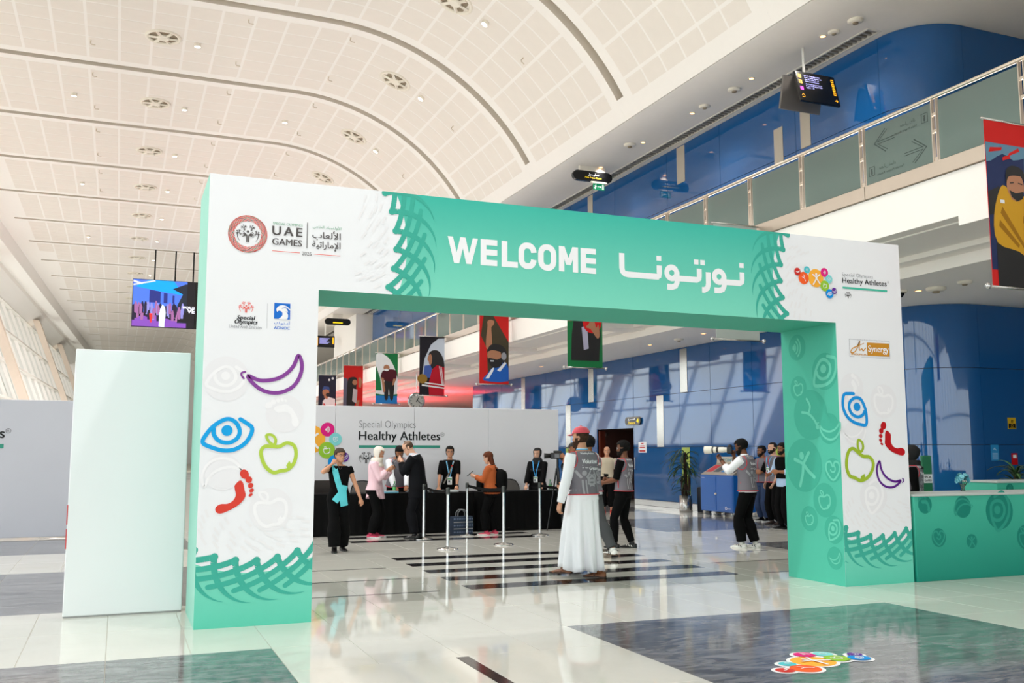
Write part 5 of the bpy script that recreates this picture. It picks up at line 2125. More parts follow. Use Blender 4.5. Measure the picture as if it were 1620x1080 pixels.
# ---- chrome queue posts and belts
POSTS = [(5.00, 16.31, 'chrome queue post standing in front of the dark-suited visitor'), (4.835, 14.49, 'nearest chrome queue post, left of the row, in front of the person with glasses'), (5.96, 16.76, 'chrome queue post beside the patterned tote bag'),
         (5.91, 14.83, 'chrome queue post in front of the person in the orange sweater'), (7.19, 16.26, 'chrome queue post in front of the person in the black abaya'), (7.62, 15.15, 'chrome queue post hidden behind the person in the white robe')]
q0 = None
for x, y, l in POSTS:
    if q0 is None:
        q0 = thing('queue_post', l, 'queue post', (x, y, 0), 0, 'chrome queue posts')
        MB().lathe([(.001, 0), (.165, 0), (.165, .012), (.15, .022), (.05, .032), (.028, .05), (.001, .05)], 32, cap=False).build('base', CHROME, q0, smooth=True)
        MB().lathe([(.0255, .04), (.0255, .86)], 20, cap=False).build('pole', CHROME, q0, smooth=True)
        MB().lathe([(.031, .85), (.031, .94), (.026, .955), (.001, .957)], 20, cap=False).build('belt_head', mat('post_head', (70, 72, 70), .35, .6), q0, smooth=True)
    else:
        dup(q0, (x, y, 0), 0, l)


def belt(a, b_, label):
    (xa, ya), (xb, yb) = POSTS[a][:2], POSTS[b_][:2]
    v = Vector((xb - xa, yb - ya, 0)).normalized()
    pa, pb = Vector((xa, ya, 0)) + v * .033, Vector((xb, yb, 0)) - v * .033
    m = MB()
    n = 10
    rings = []
    side = Vector((-v.y, v.x, 0)) * .0012
    for i in range(n + 1):
        q = pa.lerp(pb, i / n)
        s = -.035 * sin(pi * i / n)
        rings.append([q + side + Vector((0, 0, .875 + s)), q - side + Vector((0, 0, .875 + s)), q - side + Vector((0, 0, .925 + s)), q + side + Vector((0, 0, .925 + s))])
    m.loft(rings)
    tag(m.build('queue_belt', BLACK_CLOTH), label, 'belt', 'black queue belts')


belt(0, 1, 'black belt from the suited visitor\'s queue post to the nearest post')
belt(2, 3, 'black belt between the two posts around the person in the orange sweater')
belt(4, 5, 'black belt running right from the post before the black abaya')

# ---- patterned tote bag on the floor
t = thing('tote_bag', 'dark blue patterned woven tote bag on the floor against the black cloth', 'bag', (5.95, 17.05, 0), .05)
BAGM = mat('woven_bag', (42, 56, 78), .7)
MB().loft([[(-.19, -.1, 0), (.19, -.1, 0), (.19, .1, 0), (-.19, .1, 0)], [(-.205, -.09, .16), (.205, -.09, .16), (.205, .09, .16), (-.205, .09, .16)], [(-.20, -.06, .33), (.20, -.06, .33), (.20, .06, .33), (-.20, .06, .33)]]).build('bag_body', BAGM, t)
for k, z in enumerate((.05, .11, .17, .23, .29)):
    p = Print((0, -.1 + .012 * z, z), (1, 0, 0), (0, .08, 1), lift=.006)
    if k % 2:
        p.rect(-.19, .19, -.008, .008)
        p.build('bag_stripe', mat('bag_stripe', (150, 152, 156), .6), t)
    else:
        for j in range(12):
            x = -.18 + j * .0325
            p.poly([(x, -.018), (x + .012, 0), (x, .018), (x - .012, 0)])
        p.build('bag_pattern', mat('bag_pattern', (104, 120, 150), .6), t, kind='stuff')
for sy in (-.05, .05):
    MB().tube(cr3 if False else [(-.09, sy, .32), (-.085, sy, .40), (-.04, sy, .45), (.04, sy, .45), (.085, sy, .40), (.09, sy, .32)], .011, 6).build('bag_handle', mat('bag_handle', (120, 122, 126), .6), t)

# ================================================================ ALONG THE BLUE WALL
# doorway lining, open door, the room behind
b = MB()
b.box(XW + .04, 16.4, 24.9, 24.98, 0, 2.22)
b.box(XW + .04, 16.4, 27.4, 27.48, 0, 2.22)
b.box(16.4, 16.5, 24.9, 27.48, 0, 2.3)
b.box(XW + .04, 16.5, 24.9, 27.48, 2.22, 2.3)
b.build('door_1', mat('dark_doorway', (52, 20, 14), .6), kind='structure')
t = thing('open_door', 'dark red-brown door leaf standing open in the doorway', 'door leaf', (XW + .06, 27.36, 0), radians(20))
MB().rbox(0, 1.1, -.05, 0, .01, 2.18, .004).build('door_leaf', mat('red_brown_wood', (104, 40, 24), .4, bump=.05, bscale=12), t)
MB().box(.25, .75, -.09, -.05, 2.02, 2.12).build('door_closer', STEEL, t)
p = Print((.0, -.05, 0), (1, 0, 0), (0, 0, 1), lift=.004)
p.rect(.34, .62, 1.52, 1.80)
p.build('green_notice', mat('notice_green', (40, 120, 70), .5), t)
p = Print((.0, -.05, 0), (1, 0, 0), (0, 0, 1), lift=.006)
p.rect(.40, .56, 1.68, 1.75)
p.rect(.38, .58, 1.56, 1.6)
p.build('notice_lines', PRINT_WHITE, t)
p = Print((.0, -.05, 0), (1, 0, 0), (0, 0, 1), lift=.004)
p.rect(.70, 1.0, 1.45, 1.78)
p.build('grey_notice', mat('notice_grey', (130, 140, 150), .5), t)
# closed blue leaf: handle, notice
t = thing('wall_notice', 'white paper notice with red print on the blue door leaf', 'notice', (XW, 24.5, 1.5))
MB().box(-.006, 0.002, -.23, .23, 0, .31).build('paper', PRINT_WHITE, t)
p = Print((-.006, .23, 0), (0, -1, 0), (0, 0, 1), lift=.002)
p.rect(.06, .40, .03, .07)
p.rect(.08, .38, .14, .165)
p.rect(.10, .36, .19, .205)
p.rect(.16, .30, .24, .275)
p.build('red_print', INK['crimson'], t)
t = thing('door_handle_bar', 'steel pull handle on the blue door leaf beside the doorway', 'handle', (XW, 24.86, 1.02))
MB().tube([(0, 0, 0), (-.06, 0, .0), (-.06, 0, .34), (0, 0, .34)], .014, 8).build('pull_bar', STEEL, t)
t = thing('suite_sign', 'small black rounded wall sign with a yellow number 4 above the doorway', 'sign', (XW, 24.98, 2.43))
MB().prism(arc(.34, 0, .12, -90, 90, 8) + arc(-.34, 0, .12, 90, 270, 8), 0, .05, lambda u, v, h: (-h, -u, v)).build('sign_body', INKY, t)
MB().tube([(-.05, -.34 * cos(a) - .12 * cos(a) * 0, 0) for a in (0,)] + [(-.05, .3, -.0)], .001, 4) if False else None
p = Print((-.05, 0, 0), (0, -1, 0), (0, 0, 1), lift=.003)
p.text('4', .24, .36, -.06, .06, bold=.03)
p.text('Theatre', -.28, .16, -.085, -.02)
p.build('yellow_lettering', emat('sign_yellow', (240, 206, 20)), t)
p = Print((-.05, 0, 0), (0, -1, 0), (0, 0, 1), lift=.003)
p.text(ar('\uFE8D\uFEDF\uFEE4\uFEB4\uFEAE\uFEA1'), -.28, .16, .01, .085)
p.build('white_lettering', emat('sign_white', (240, 240, 240)), t)
p = Print((-.05, 0, 0), (0, -1, 0), (0, 0, 1), lift=.0025)
p.stroke(arc(.34, 0, .10, -90, 90, 8) + arc(-.34, 0, .10, 90, 270, 8), .012, closed=True)
p.build('sign_edge', mat('sign_rim', (150, 140, 110), .4), t)

# recycling station
BINB = mat('bin_blue_steel', (10, 92, 176), .3, bump=.04, bscale=8)
t = thing('recycling_station', 'blue steel recycling cabinet with four coloured slots by the blue wall', 'recycling bin', (13.32, 19.66, 0))
MB().rbox(0, .62, -.68, .68, .10, .97, .012).build('cabinet', BINB, t)
for sy in (-.66, .02):
    d = MB().rbox(-.012, .002, sy, sy + .64, .13, .93, .005).build('cabinet_door', BINB, t)
    MB().rbox(-.016, -.012, sy + .05, sy + .59, .22, .84, .002).build('door_panel', BINB, d)
MB().rbox(-.03, -.012, -.03, .05, .50, .545, .003).build('latch', STEEL, t)
for x in (.06, .56):
    for y in (-.6, -.2, .2, .6):
        MB().lathe([(.03, 0), (.03, .03), (.012, .04), (.012, .10)], 10, Matrix.Translation((x, y, 0))).build('caster', STEEL, t)
TOPM = mat('bin_top_steel', (168, 156, 142), .4, .3)
MB().prism([(.0, .97), (.58, .97), (.58, 1.38), (.50, 1.38), (.46, 1.22), (.02, .99)], -.66, .66, lambda u, v, h: (u, h, v)).build('slot_hood', TOPM, t)
hd = Vector((.44, 0, .23)).normalized()
FH = ((.02, .66, .99), (0, -1, 0), tuple(hd))
for k, c in enumerate(((190, 20, 28), (70, 72, 74), (30, 130, 200), (20, 20, 22))):
    p = Print(*FH, lift=.004)
    p.poly([(.06 + .315 * k, .10), (.30 + .315 * k, .10), (.30 + .315 * k, .44), (.06 + .315 * k, .44)])
    p.build('slot_flap', mat('slot_%d' % k, c, .4), t)
MB().rbox(.44, .52, -.60, .60, 1.24, 1.40, .006).build('name_board', mat('bin_board', (196, 186, 168), .5), t)
p = Print((.44, .60, 1.24), (0, -1, 0), (0, 0, 1), lift=.003)
p.text('RECYCLING STATION', .14, 1.08, .045, .12, bold=.02)
p.build('board_lettering', mat('bin_lettering', (70, 140, 160), .5), t)
p = Print((-.012, .66, 0), (0, -1, 0), (0, 0, 1), lift=.006)
p.text('Tadweer', .05, .2, .885, .91)
p.ring(1.06, .20, .035, .012, 60, 400)
p.text('bee\'ah', 1.11, 1.24, .185, .205)
p.build('cabinet_lettering', PRINT_WHITE, t)
# steel cylinder beside it
t = thing('steel_bin', 'slim steel cylinder bin between the palm and the recycling cabinet', 'bin', (13.65, 20.62, 0))
MB().lathe([(.001, 0), (.075, 0), (.08, .02), (.08, .30), (.075, .32), (.001, .32)], 20, cap=False).build('bin_body', STEEL, t, smooth=True)
t = thing('black_bin', 'dark square bin beside the slim steel cylinder by the palm', 'bin', (13.82, 20.95, 0))
MB().rbox(-.13, .13, -.13, .13, 0, .62, .01).build('bin_body', mat('dark_navy_plastic', (14, 20, 34), .4), t)
MB().rbox(-.11, .11, -.11, .11, .62, .635, .004).build('bin_rim', BLACK_PLASTIC, t)

# tall palm in a steel pot
t = thing('potted_palm', 'tall dark green potted palm in a brushed steel cylinder by the blue wall', 'plant', (13.5, 21.3, 0))
MB().lathe([(.001, 0), (.16, 0), (.165, .01), (.165, .42), (.155, .42), (.155, .38), (.001, .38)], 28, cap=False).build('pot', STEEL, t, smooth=True)
MB().lathe([(.001, .385), (.155, .385)], 20, cap=False).build('soil', mat('soil', (40, 30, 22), .95), t)
rnd = random.Random(11)
TRUNK = mat('palm_trunk', (58, 40, 28), .9, bump=.4, bscale=30)
for k, (dx, dy, h) in enumerate(((0, 0, 1.15), (.05, -.05, .75), (-.05, .04, .55))):
    MB().tube([(dx, dy, .36), (dx * 1.4, dy * 1.3, .36 + h * .5), (dx * 1.2, dy * 1.8, .36 + h)], [.06 if k == 0 else .04, .05 if k == 0 else .035, .03], 8).build('trunk', TRUNK, t)
LEAFM = [mat('palm_leaf', (34, 62, 30), .4, vary=.25, scale=3), mat('palm_leaf_bright', (64, 104, 40), .4, vary=.2, scale=3)]


def blade(base, az, el, ln, w, droop):
    rings = []
    n = 6
    d = Vector((cos(az), sin(az), 0))
    sd = Vector((-sin(az), cos(az), 0))
    pos = Vector(base)
    e = el
    for i in range(n + 1):
        f = i / n
        ww = w * (0.35 + 1.3 * f * (1 - f) * 2 if f < 1 else .02) * (1 if f < .99 else .1)
        nrm = Vector((-sin(e) * d.x, -sin(e) * d.y, cos(e)))
        rings.append([pos - sd * ww, pos + nrm * -.004, pos + sd * ww, pos + nrm * .004])
        pos = pos + (d * cos(e) + Vector((0, 0, sin(e)))) * ln / n
        e -= droop / n
    return rings


for k in range(74):
    hz = rnd.choice([1.5, 1.42, 1.3, 1.1, 1.15, .95, .8]) - rnd.random() * .12
    az = rnd.random() * 2 * pi
    base = (cos(az) * .03, sin(az) * .03, hz)
    ln = .42 + rnd.random() * .3
    if cos(az) > .4:
        ln *= .6
    MB().loft(blade(base, az, .9 - rnd.random() * .9, ln, .022 + rnd.random() * .008, 1.4 + rnd.random() * .7)).build('leaf', LEAFM[1 if (k % 6 == 0) else 0], t, smooth=True)
for k in range(8):
    az = 2.2 + rnd.random() * 2.4
    MB().loft(blade((0, 0, .52), az, .7 - rnd.random() * .6, .42, .016, 1.2)).build('leaf', LEAFM[0], t, smooth=True)

# wall signs at the rounded corner
t = thing('yellow_wall_sign', 'small yellow and black wall sign on the dark blue wall at the right edge', 'sign', (15.945, 13.55, 2.06))
MB().box(-.105, .105, -.006, .002, -.11, .11).build('sign_plate', mat('sign_gold', (214, 172, 24), .4), t)
p = Print((0, -.006, 0), (1, 0, 0), (0, 0, 1), lift=.002)
p.rect(-.09, .09, -.095, -.005)
p.disc(.0, .055, .016)
p.stroke([(0, .035), (-.03, .03), (.02, .015), (.03, .06)], .014)
p.build('sign_symbol', INKY, t)
p = Print((0, -.006, 0), (1, 0, 0), (0, 0, 1), lift=.0035)
p.ring(0, -.045, .025, .008)
p.rect(-.06, .06, -.085, -.078)
p.build('sign_lines', mat('sign_gold', (214, 172, 24)), t)
t = thing('blue_wall_sticker', 'light blue paper sticker with a white symbol on the dark blue wall at the right', 'sticker', (15.46, 13.55, 1.5))
MB().box(-.10, .10, -.005, .002, -.15, .15).build('sticker_sheet', mat('sticker_blue', (36, 140, 200), .5), t)
p = Print((0, -.005, 0), (1, 0, 0), (0, 0, 1), lift=.002)
p.stroke(cr([(-.03, .06), (0, .09), (.01, .06), (.04, .05)]), .014)
for k in range(5):
    p.rect(-.07, .07, -.12 + .026 * k, -.113 + .026 * k)
p.build('sticker_symbol', mat('sticker_pale', (190, 220, 240), .5, vary=0), t)
t = thing('fire_extinguisher_sign', 'small red and white fire equipment sign above the plant at the right edge', 'sign', (15.96, 13.55, 1.39))
MB().box(-.075, .075, -.012, .002, -.12, .10).build('sign_plate', INK['crimson'], t)
p = Print((0, -.012, 0), (1, 0, 0), (0, 0, 1), lift=.002)
p.rect(-.045, .045, .01, .07)
p.build('sign_panel', PRINT_WHITE, t)

# ================================================================ RECEPTION DESKS
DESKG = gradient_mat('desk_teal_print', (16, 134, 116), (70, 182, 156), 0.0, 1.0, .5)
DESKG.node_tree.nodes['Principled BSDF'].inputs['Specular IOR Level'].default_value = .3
DESKD = mat('desk_tone_disc', (20, 128, 112), .5, spec=.3, vary=0)
DESKL = mat('desk_tone_line', (44, 152, 132), .5, spec=.3, vary=0)
t = thing('reception_desk', 'long teal reception desk with tone-on-tone symbols beside the right leg of the arch', 'desk', (8.70, 8.80, 0))
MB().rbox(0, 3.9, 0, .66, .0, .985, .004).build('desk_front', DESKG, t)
MB().rbox(-.01, 3.92, -.015, .675, .985, 1.012, .004).build('counter', mat('counter_grey', (190, 196, 192), .4), t)
FD = ((0, 0, 0), (1, 0, 0), (0, 0, 1))
for x, y, r, ic, k, rot in ((.17, .89, .105, icon_foot, .55, 80), (.765, .85, .13, icon_smile, .55, 180), (1.36, .79, .225, icon_eye, 1.1, 60), (.36, .50, .11, icon_heart, .62, 0), (.88, .44, .085, icon_person, .32, 0), (1.78, .46, .15, icon_apple, .7, 0), (2.3, .75, .2, icon_apple, .9, 0), (2.6, .35, .12, icon_sound, .5, 0)):
    disc_and_symbol(FD, t, x, y, r, ic, k, rot, 'tone', DESKD, DESKL)
t = thing('rear_reception_desk', 'second teal reception desk farther back at the right edge', 'desk', (11.36, 9.95, 0))
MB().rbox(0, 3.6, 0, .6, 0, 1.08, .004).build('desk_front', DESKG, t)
MB().rbox(-.01, 3.61, -.01, .61, 1.08, 1.105, .004).build('counter', mat('counter_grey', (190, 196, 192)), t)
for x, y, r, ic, k, rot in ((.24, 1.0, .07, icon_sound, .3, 0), (.72, .90, .075, icon_person, .3, 0), (1.12, .985, .085, icon_eye, .4, 30)):
    disc_and_symbol(FD, t, x, y, r, ic, k, rot, 'tone', DESKD, DESKL)
# blue flowers in a small glass vase on the near desk
t = thing('flower_vase', 'bunch of turquoise paper flowers in a glass vase on the near reception desk', 'flowers', (10.0, 9.28, 1.014))
MB().lathe([(.001, 0), (.03, 0), (.022, .04), (.035, .09)], 14, cap=False).build('vase', glass_mat('vase_glass', (190, 215, 205), .2), t, smooth=True)
rnd = random.Random(4)
FLM = [mat('flower_turquoise', (70, 160, 180), .7), mat('flower_pale', (130, 200, 212), .7)]
for k in range(26):
    a, e = rnd.random() * 2 * pi, rnd.random()
    c = Vector((cos(a) * .075 * (1 - e * .4), sin(a) * .075 * (1 - e * .4), .12 + .09 * e))
    f = MB()
    nv = (c - Vector((0, 0, .13))).normalized()
    t1 = nv.orthogonal().normalized()
    t2 = nv.cross(t1)
    for j in range(6):
        b_ = 2 * pi * j / 6
        u = (t1 * cos(b_) + t2 * sin(b_) + nv * .5) * .034
        w_ = (t2 * cos(b_) - t1 * sin(b_)) * .018
        f.add([c, c + u * .6 + w_, c + u, c + u * .6 - w_, c + Vector((0, 0, -.004))], [(0, 1, 2, 3), (4, 3, 2, 1)])
    f.build('blossom', FLM[k % 2], t)
    if k % 3 == 0:
        MB().tube([(0, 0, .03), c], .003, 4).build('stem', LEAFM[0], t)
# leafy plant behind the second desk
t = thing('potted_dracaena', 'leafy green plant standing behind the rear reception desk at the right edge', 'plant', (13.2, 11.2, 0))
MB().lathe([(.001, 0), (.15, 0), (.19, .42), (.17, .42), (.165, .36), (.001, .36)], 20, cap=False).build('pot', mat('plant_pot', (60, 60, 62), .5), t, smooth=True)
MB().tube([(0, 0, .34), (.02, 0, .8), (0, 0, 1.15)], .03, 8).build('trunk', TRUNK, t)
for k in range(34):
    az = rnd.random() * 2 * pi
    MB().loft(blade((0, 0, .95 + rnd.random() * .25), az, 1.2 - rnd.random() * .8, .3 + rnd.random() * .2, .03, 1.5)).build('leaf', LEAFM[1 if k % 3 == 0 else 0], t, smooth=True)
# promotional roll-up beside the seated staff (green, partly hidden)
t = thing('green_bottle_stand', 'dark green upright display with a white label behind the near reception desk', 'display', (10.52, 10.38, 0))
MB().rbox(-.09, .09, -.02, .02, .04, 1.46, .01).build('display_board', mat('display_green', (28, 112, 76), .5), t)
MB().rbox(-.12, .12, -.12, .12, 0, .04, .006).build('display_foot', STEEL, t)
p = Print((0, -.02, 1.0), (1, 0, 0), (0, 0, 1), lift=.003)
p.rect(-.08, .08, .08, .20)
p.build('display_label', PRINT_WHITE, t)
p = Print((0, -.02, 1.0), (1, 0, 0), (0, 0, 1), lift=.005)
p.text('SPECIAL', -.065, .065, .145, .18, bold=.02)
p.text('GAMES', -.065, .065, .10, .13, bold=.02)
p.build('display_lettering', PRINT_INK, t)

# ================================================================ LOGO STICKER ON THE FLOOR
t = thing('floor_sticker', 'white-edged floor sticker of coloured discs stuck to the dark marble', 'floor sticker', (4.72, 5.80, 0))
rr = radians(36)
ha_logo(((0, 0, 0), (cos(rr), sin(rr), 0), (-sin(rr), cos(rr), 0)), t, 0, 0, .162, .0035, border=.028)
# ================================================================ PEOPLE
def V(*a):
    return Vector(a)


def remesh(mb, voxel, smooth_it=2, ratio=None, name='body'):
    """fuse closed solids into one continuous skin"""
    me = mb.mesh(name, [])
    o = bpy.data.objects.new(name, me)
    COL.objects.link(o)
    r = o.modifiers.new('r', 'REMESH')
    r.mode = 'VOXEL'
    r.voxel_size = voxel
    if smooth_it:
        s = o.modifiers.new('s', 'SMOOTH')
        s.iterations = smooth_it
        s.factor = .5
    if ratio:
        d = o.modifiers.new('d', 'DECIMATE')
        d.ratio = ratio
    out = bpy.data.meshes.new_from_object(o.evaluated_get(bpy.context.evaluated_depsgraph_get()))
    bpy.data.objects.remove(o)
    bpy.data.meshes.remove(me)
    out.polygons.foreach_set('use_smooth', [True] * len(out.polygons))
    return out


def ik(a, t, l1, l2, hint):
    d = t - a
    L = max(min(d.length, (l1 + l2) * .999), abs(l1 - l2) + .001)
    u = d.normalized()
    x = (l1 * l1 - l2 * l2 + L * L) / (2 * L)
    h = sqrt(max(l1 * l1 - x * x, 0))
    n = (hint - u * hint.dot(u))
    n = n.normalized() if n.length > 1e-5 else u.orthogonal().normalized()
    return a + u * x + n * h, a + u * L


def ring3(c, X, Y, rx, ry, n=20, p=2.3, ryb=None):
    """superellipse ring; ry towards +Y side, ryb towards -Y side"""
    out = []
    for i in range(n):
        a = 2 * pi * i / n
        ca, sa = cos(a), sin(a)
        q = (abs(ca) ** p + abs(sa) ** p) ** (-1 / p)
        yy = ry if sa > 0 or ryb is None else ryb
        out.append(c + X * (rx * ca * q) + Y * (yy * sa * q))
    return out


TORSO_M = [(.0, .088, .060, .066), (.07, .097, .062, .074), (.16, .097, .062, .072), (.30, .087, .060, .058), (.42, .083, .058, .052), (.60, .090, .062, .056), (.78, .100, .068, .060), (.90, .101, .060, .056), (.97, .078, .046, .048), (1.0, .05, .036, .042)]
TORSO_F = [(.0, .090, .058, .068), (.07, .102, .060, .080), (.16, .098, .060, .074), (.30, .082, .056, .054), (.42, .073, .052, .048), (.58, .080, .064, .050), (.72, .088, .076, .054), (.88, .089, .056, .052), (.97, .066, .042, .044), (1.0, .045, .034, .040)]
HEADT = [(-.03, .085, .33, .10), (.03, .165, .405, .0), (.12, .235, .425, -.12), (.24, .278, .415, -.27), (.38, .31, .40, -.38), (.50, .328, .395, -.435), (.62, .336, .41, -.455), (.74, .328, .395, -.445), (.84, .295, .345, -.40), (.92, .235, .25, -.32), (.975, .14, .13, -.20), (1.0, .04, .03, -.08)]


def interp(tab, s):
    for a, b in zip(tab[:-1], tab[1:]):
        if s <= b[0]:
            t = max(0, (s - a[0]) / (b[0] - a[0]))
            return [x + (y - x) * t for x, y in zip(a[1:], b[1:])]
    return list(tab[-1][1:])


SKINS = {}


def skin_mat(c):
    return mat('skin_%d_%d_%d' % c, c, .5, spec=.35, vary=.05, scale=14)


class Person:
    def __init__(s, label, loc, rz, H, skin, fem=False, lean=0, hunch=0, feet=((.055, 0, 0), (-.055, 0, 0)), hands=None, head=(0, 0), girth=1.0, crouch=0.0, lift=(0, 0), group=None):
        s.H, s.fem, s.g = H, fem, girth
        s.tab = TORSO_F if fem else TORSO_M
        s.skin = skin_mat(skin)
        zc = (.465 - crouch) * H
        # spine
        n = 12
        s.spine = []
        p = V(0, 0, zc)
        for i in range(n + 1):
            a = radians(lean + hunch * max(0, i / n - .35) / .65)
            s.spine.append((p.copy(), a))
            p = p + V(0, -sin(a), cos(a)) * (.372 * H / n)
        s.neck0, s.na = s.spine[-1]
        # joints
        c, a = s.at(.905)
        sw = (.092 if fem else .104) * H * (1 + (girth - 1) * .5)
        s.sh = {1: c + V(sw, 0, 0), -1: c + V(-sw, 0, 0)}
        hc, ha = s.at(.06)
        s.hip = {1: hc + V(.050 * H, 0, 0), -1: hc + V(-.050 * H, 0, 0)}
        s.knee, s.ank, s.fyaw = {}, {}, {}
        for k, (fx_, fy_, yaw), lf in ((1, feet[0], lift[0]), (-1, feet[1], lift[1])):
            t = V(fx_ * H, fy_ * H, (.047 + lf) * H)
            s.knee[k], s.ank[k] = ik(s.hip[k], t, .228 * H, .226 * H, V(.1 * k, -1, 0))
            s.fyaw[k] = yaw
        hands = hands or {}
        s.elb, s.wri, s.hspec = {}, {}, {}
        for k in (1, -1):
            h = hands.get(k) or dict(w=(.155 * k, -.03, .50))
            w = h['w']
            s.elb[k], s.wri[k] = ik(s.sh[k], V(*w) * H, .172 * H, .148 * H, V(*h.get('e', (.35 * k, 1, -.1))))
            s.hspec[k] = h
        # head
        d = V(0, -sin(s.na + .12), cos(s.na + .12))
        s.piv = s.neck0 + d * (.040 * H)
        s.hh = .131 * H
        yaw, pitch = head
        s.HM = Matrix.Translation(s.piv) @ Matrix.Rotation(radians(yaw), 4, 'Z') @ Matrix.Rotation(radians(pitch), 4, 'X') @ Matrix.Translation((0, -.004 * H, -.12 * s.hh))
        s.loc, s.rz = V(*loc), rz
        s.W = Matrix.Translation(s.loc) @ Matrix.Rotation(rz, 4, 'Z')
        b = MB()
        s.solid_torso(b, 0, 0, 1.0)
        for k in (1, -1):
            s.solid_arm(b, k, 0, 2)
            s.solid_leg(b, k, 0, 1)
            s.solid_hand(b, k)
        b.tube([s.neck0 - d * .03 * H, s.neck0 + d * .02 * H, s.piv + d * .03 * H], [.040 * H, .033 * H, .033 * H] if not fem else [.034 * H, .028 * H, .028 * H], 14)
        s.solid_head(b)
        me = remesh(b, .0066, 2, .34, 'person')
        me.materials.append(s.skin)
        s.o = link('person', me)
        s.o.location, s.o.rotation_euler = loc, (0, 0, rz)
        tag(s.o, label, 'person', group)
        s.face()

    # ---- frames
    def at(s, q):
        q = max(0, min(1, q)) * 12
        i = min(int(q), 11)
        (p0, a0), (p1, a1) = s.spine[i], s.spine[i + 1]
        t = q - i
        return p0.lerp(p1, t), a0 + (a1 - a0) * t

    def w(s, p):
        return s.W @ Vector(p)

    def torso_ring(s, q, off, n=24):
        c, a = s.at(q)
        rx, rf, rb = interp(s.tab, q)
        g = s.g if q < .85 else 1 + (s.g - 1) * .5
        return ring3(c, V(1, 0, 0), V(0, -cos(a), -sin(a)), rx * s.H * g + off, rf * s.H * g + off, n, 2.35, rb * s.H * g + off)

    def solid_torso(s, b, off, q0, q1, offs=None):
        qs = [q0 + (q1 - q0) * i / 14 for i in range(15)]
        b.loft([s.torso_ring(q, off if offs is None else off + offs(q)) for q in qs])

    def solid_arm(s, b, k, off, part, r0=None):
        """part 1: to above the elbow, 2: to the wrist; fractions allowed"""
        H, f = s.H, (.86 if s.fem else 1.0)
        A, E, Wr = s.sh[k], s.elb[k], s.wri[k]
        pts = [A + (A - E).normalized() * .012 * H, A.lerp(E, .12), A.lerp(E, .5), A.lerp(E, .9), E, E.lerp(Wr, .12), E.lerp(Wr, .35), E.lerp(Wr, .75), Wr]
        rs = [.030, .034, .029, .0245, .0245, .025, .0255, .019, .0155]
        cut = {1: 5, 2: 9}.get(part, 9)
        if part not in (1, 2):
            if part < 1:
                pts = [pts[0], pts[1], A.lerp(E, max(.2, part))]
                rs = [.030, .034, .031]
            else:
                pts = pts[:6] + [E.lerp(Wr, .2 + (part - 1) * .6)]
                rs = rs[:6] + [.024]
            cut = 99
        b.tube(pts[:cut], [r * H * f + off for r in rs[:cut]], 14)

    def solid_leg(s, b, k, off, to=1.0, loose=0.0):
        H, f = s.H, (.95 if s.fem else 1.0)
        A, K, N = s.hip[k], s.knee[k], s.ank[k]
        pts = [A + V(0, 0, .02 * H), A.lerp(K, .15), A.lerp(K, .5), A.lerp(K, .9), K, K.lerp(N, .12), K.lerp(N, .35), K.lerp(N, .7), K.lerp(N, to)]
        rs = [.050, .053, .045, .033, .031, .031, .033, .024, .021]
        b.tube(pts, [r * H * f + off + loose * H * (0 if i < 3 else min(1, (i - 2) / 4)) for i, r in enumerate(rs)], 16)
        if to >= 1 and off == 0:
            b.tube([N, N + V(0, 0, -.02 * H), N + s.toe(k) * .045 * H + V(0, 0, -.036 * H), N + s.toe(k) * .09 * H + V(0, 0, -.040 * H)], [.020 * H, .015 * H, .008 * H, .006 * H], 10)

    def toe(s, k):
        a = radians(s.fyaw[k])
        return V(sin(a), -cos(a), 0)

    def hand_frame(s, k):
        d = (s.wri[k] - s.elb[k]).normalized()
        h = s.hspec[k]
        if 'd' in h:
            d = (d * .35 + V(*h['d']).normalized() * .65).normalized()
        pn = V(*h.get('palm', (-k, 0, 0)))
        pn = (pn - d * pn.dot(d))
        pn = pn.normalized() if pn.length > .05 else d.orthogonal().normalized()
        return d, pn, d.cross(pn).normalized()

    def solid_hand(s, b, k):
        h = s.hspec[k]
        d, pn, sd = s.hand_frame(k)
        m = s.H / 1.75 * (.92 if s.fem else 1.0)
        W = s.wri[k]
        curl = h.get('curl', .35)
        th = h.get('thumb', 1)            # thumb lies towards +sd or -sd
        b.loft([ring3(W + d * z * m, sd, pn, w * m, t * m, 14, 2.6) for z, w, t in ((-.015, .024, .020), (.01, .027, .018), (.04, .038, .017), (.075, .043, .0155), (.094, .040, .013))])
        for i, (off, ln) in enumerate(((.031, .070), (.0105, .080), (-.0105, .075), (-.030, .060))):
            p = W + d * (.088 - abs(off) * .15) * m + sd * off * m * th
            dirs = d.copy()
            pts, rs = [p - d * .02 * m, p], [.0098 * m, .0098 * m]
            a = 0
            fan = sd * off * th * 1.6
            for seg, c in ((.45, 1.0), (.32, 1.3), (.23, .8)):
                a += curl * c * 1.05 + .05 * i * curl
                dd = (d * cos(a) + pn * sin(a) + fan * max(0, 1 - curl)).normalized()
                p = p + dd * ln * seg * m
                pts.append(p)
                rs.append((.0095 - .0008 * len(rs) * .5) * m)
            b.tube(pts, rs, 8)
        p = W + d * .028 * m + sd * .028 * m * th
        dd = (d * .75 + sd * .62 * th + pn * .25).normalized()
        d2 = (d * .95 + sd * (.25 - .2 * curl) * th + pn * (.2 + .5 * curl)).normalized()
        b.tube([p - dd * .02 * m, p, p + dd * .036 * m, p + dd * .036 * m + d2 * .030 * m, p + dd * .036 * m + d2 * .046 * m], [.013 * m, .0135 * m, .0115 * m, .0105 * m, .008 * m], 8)

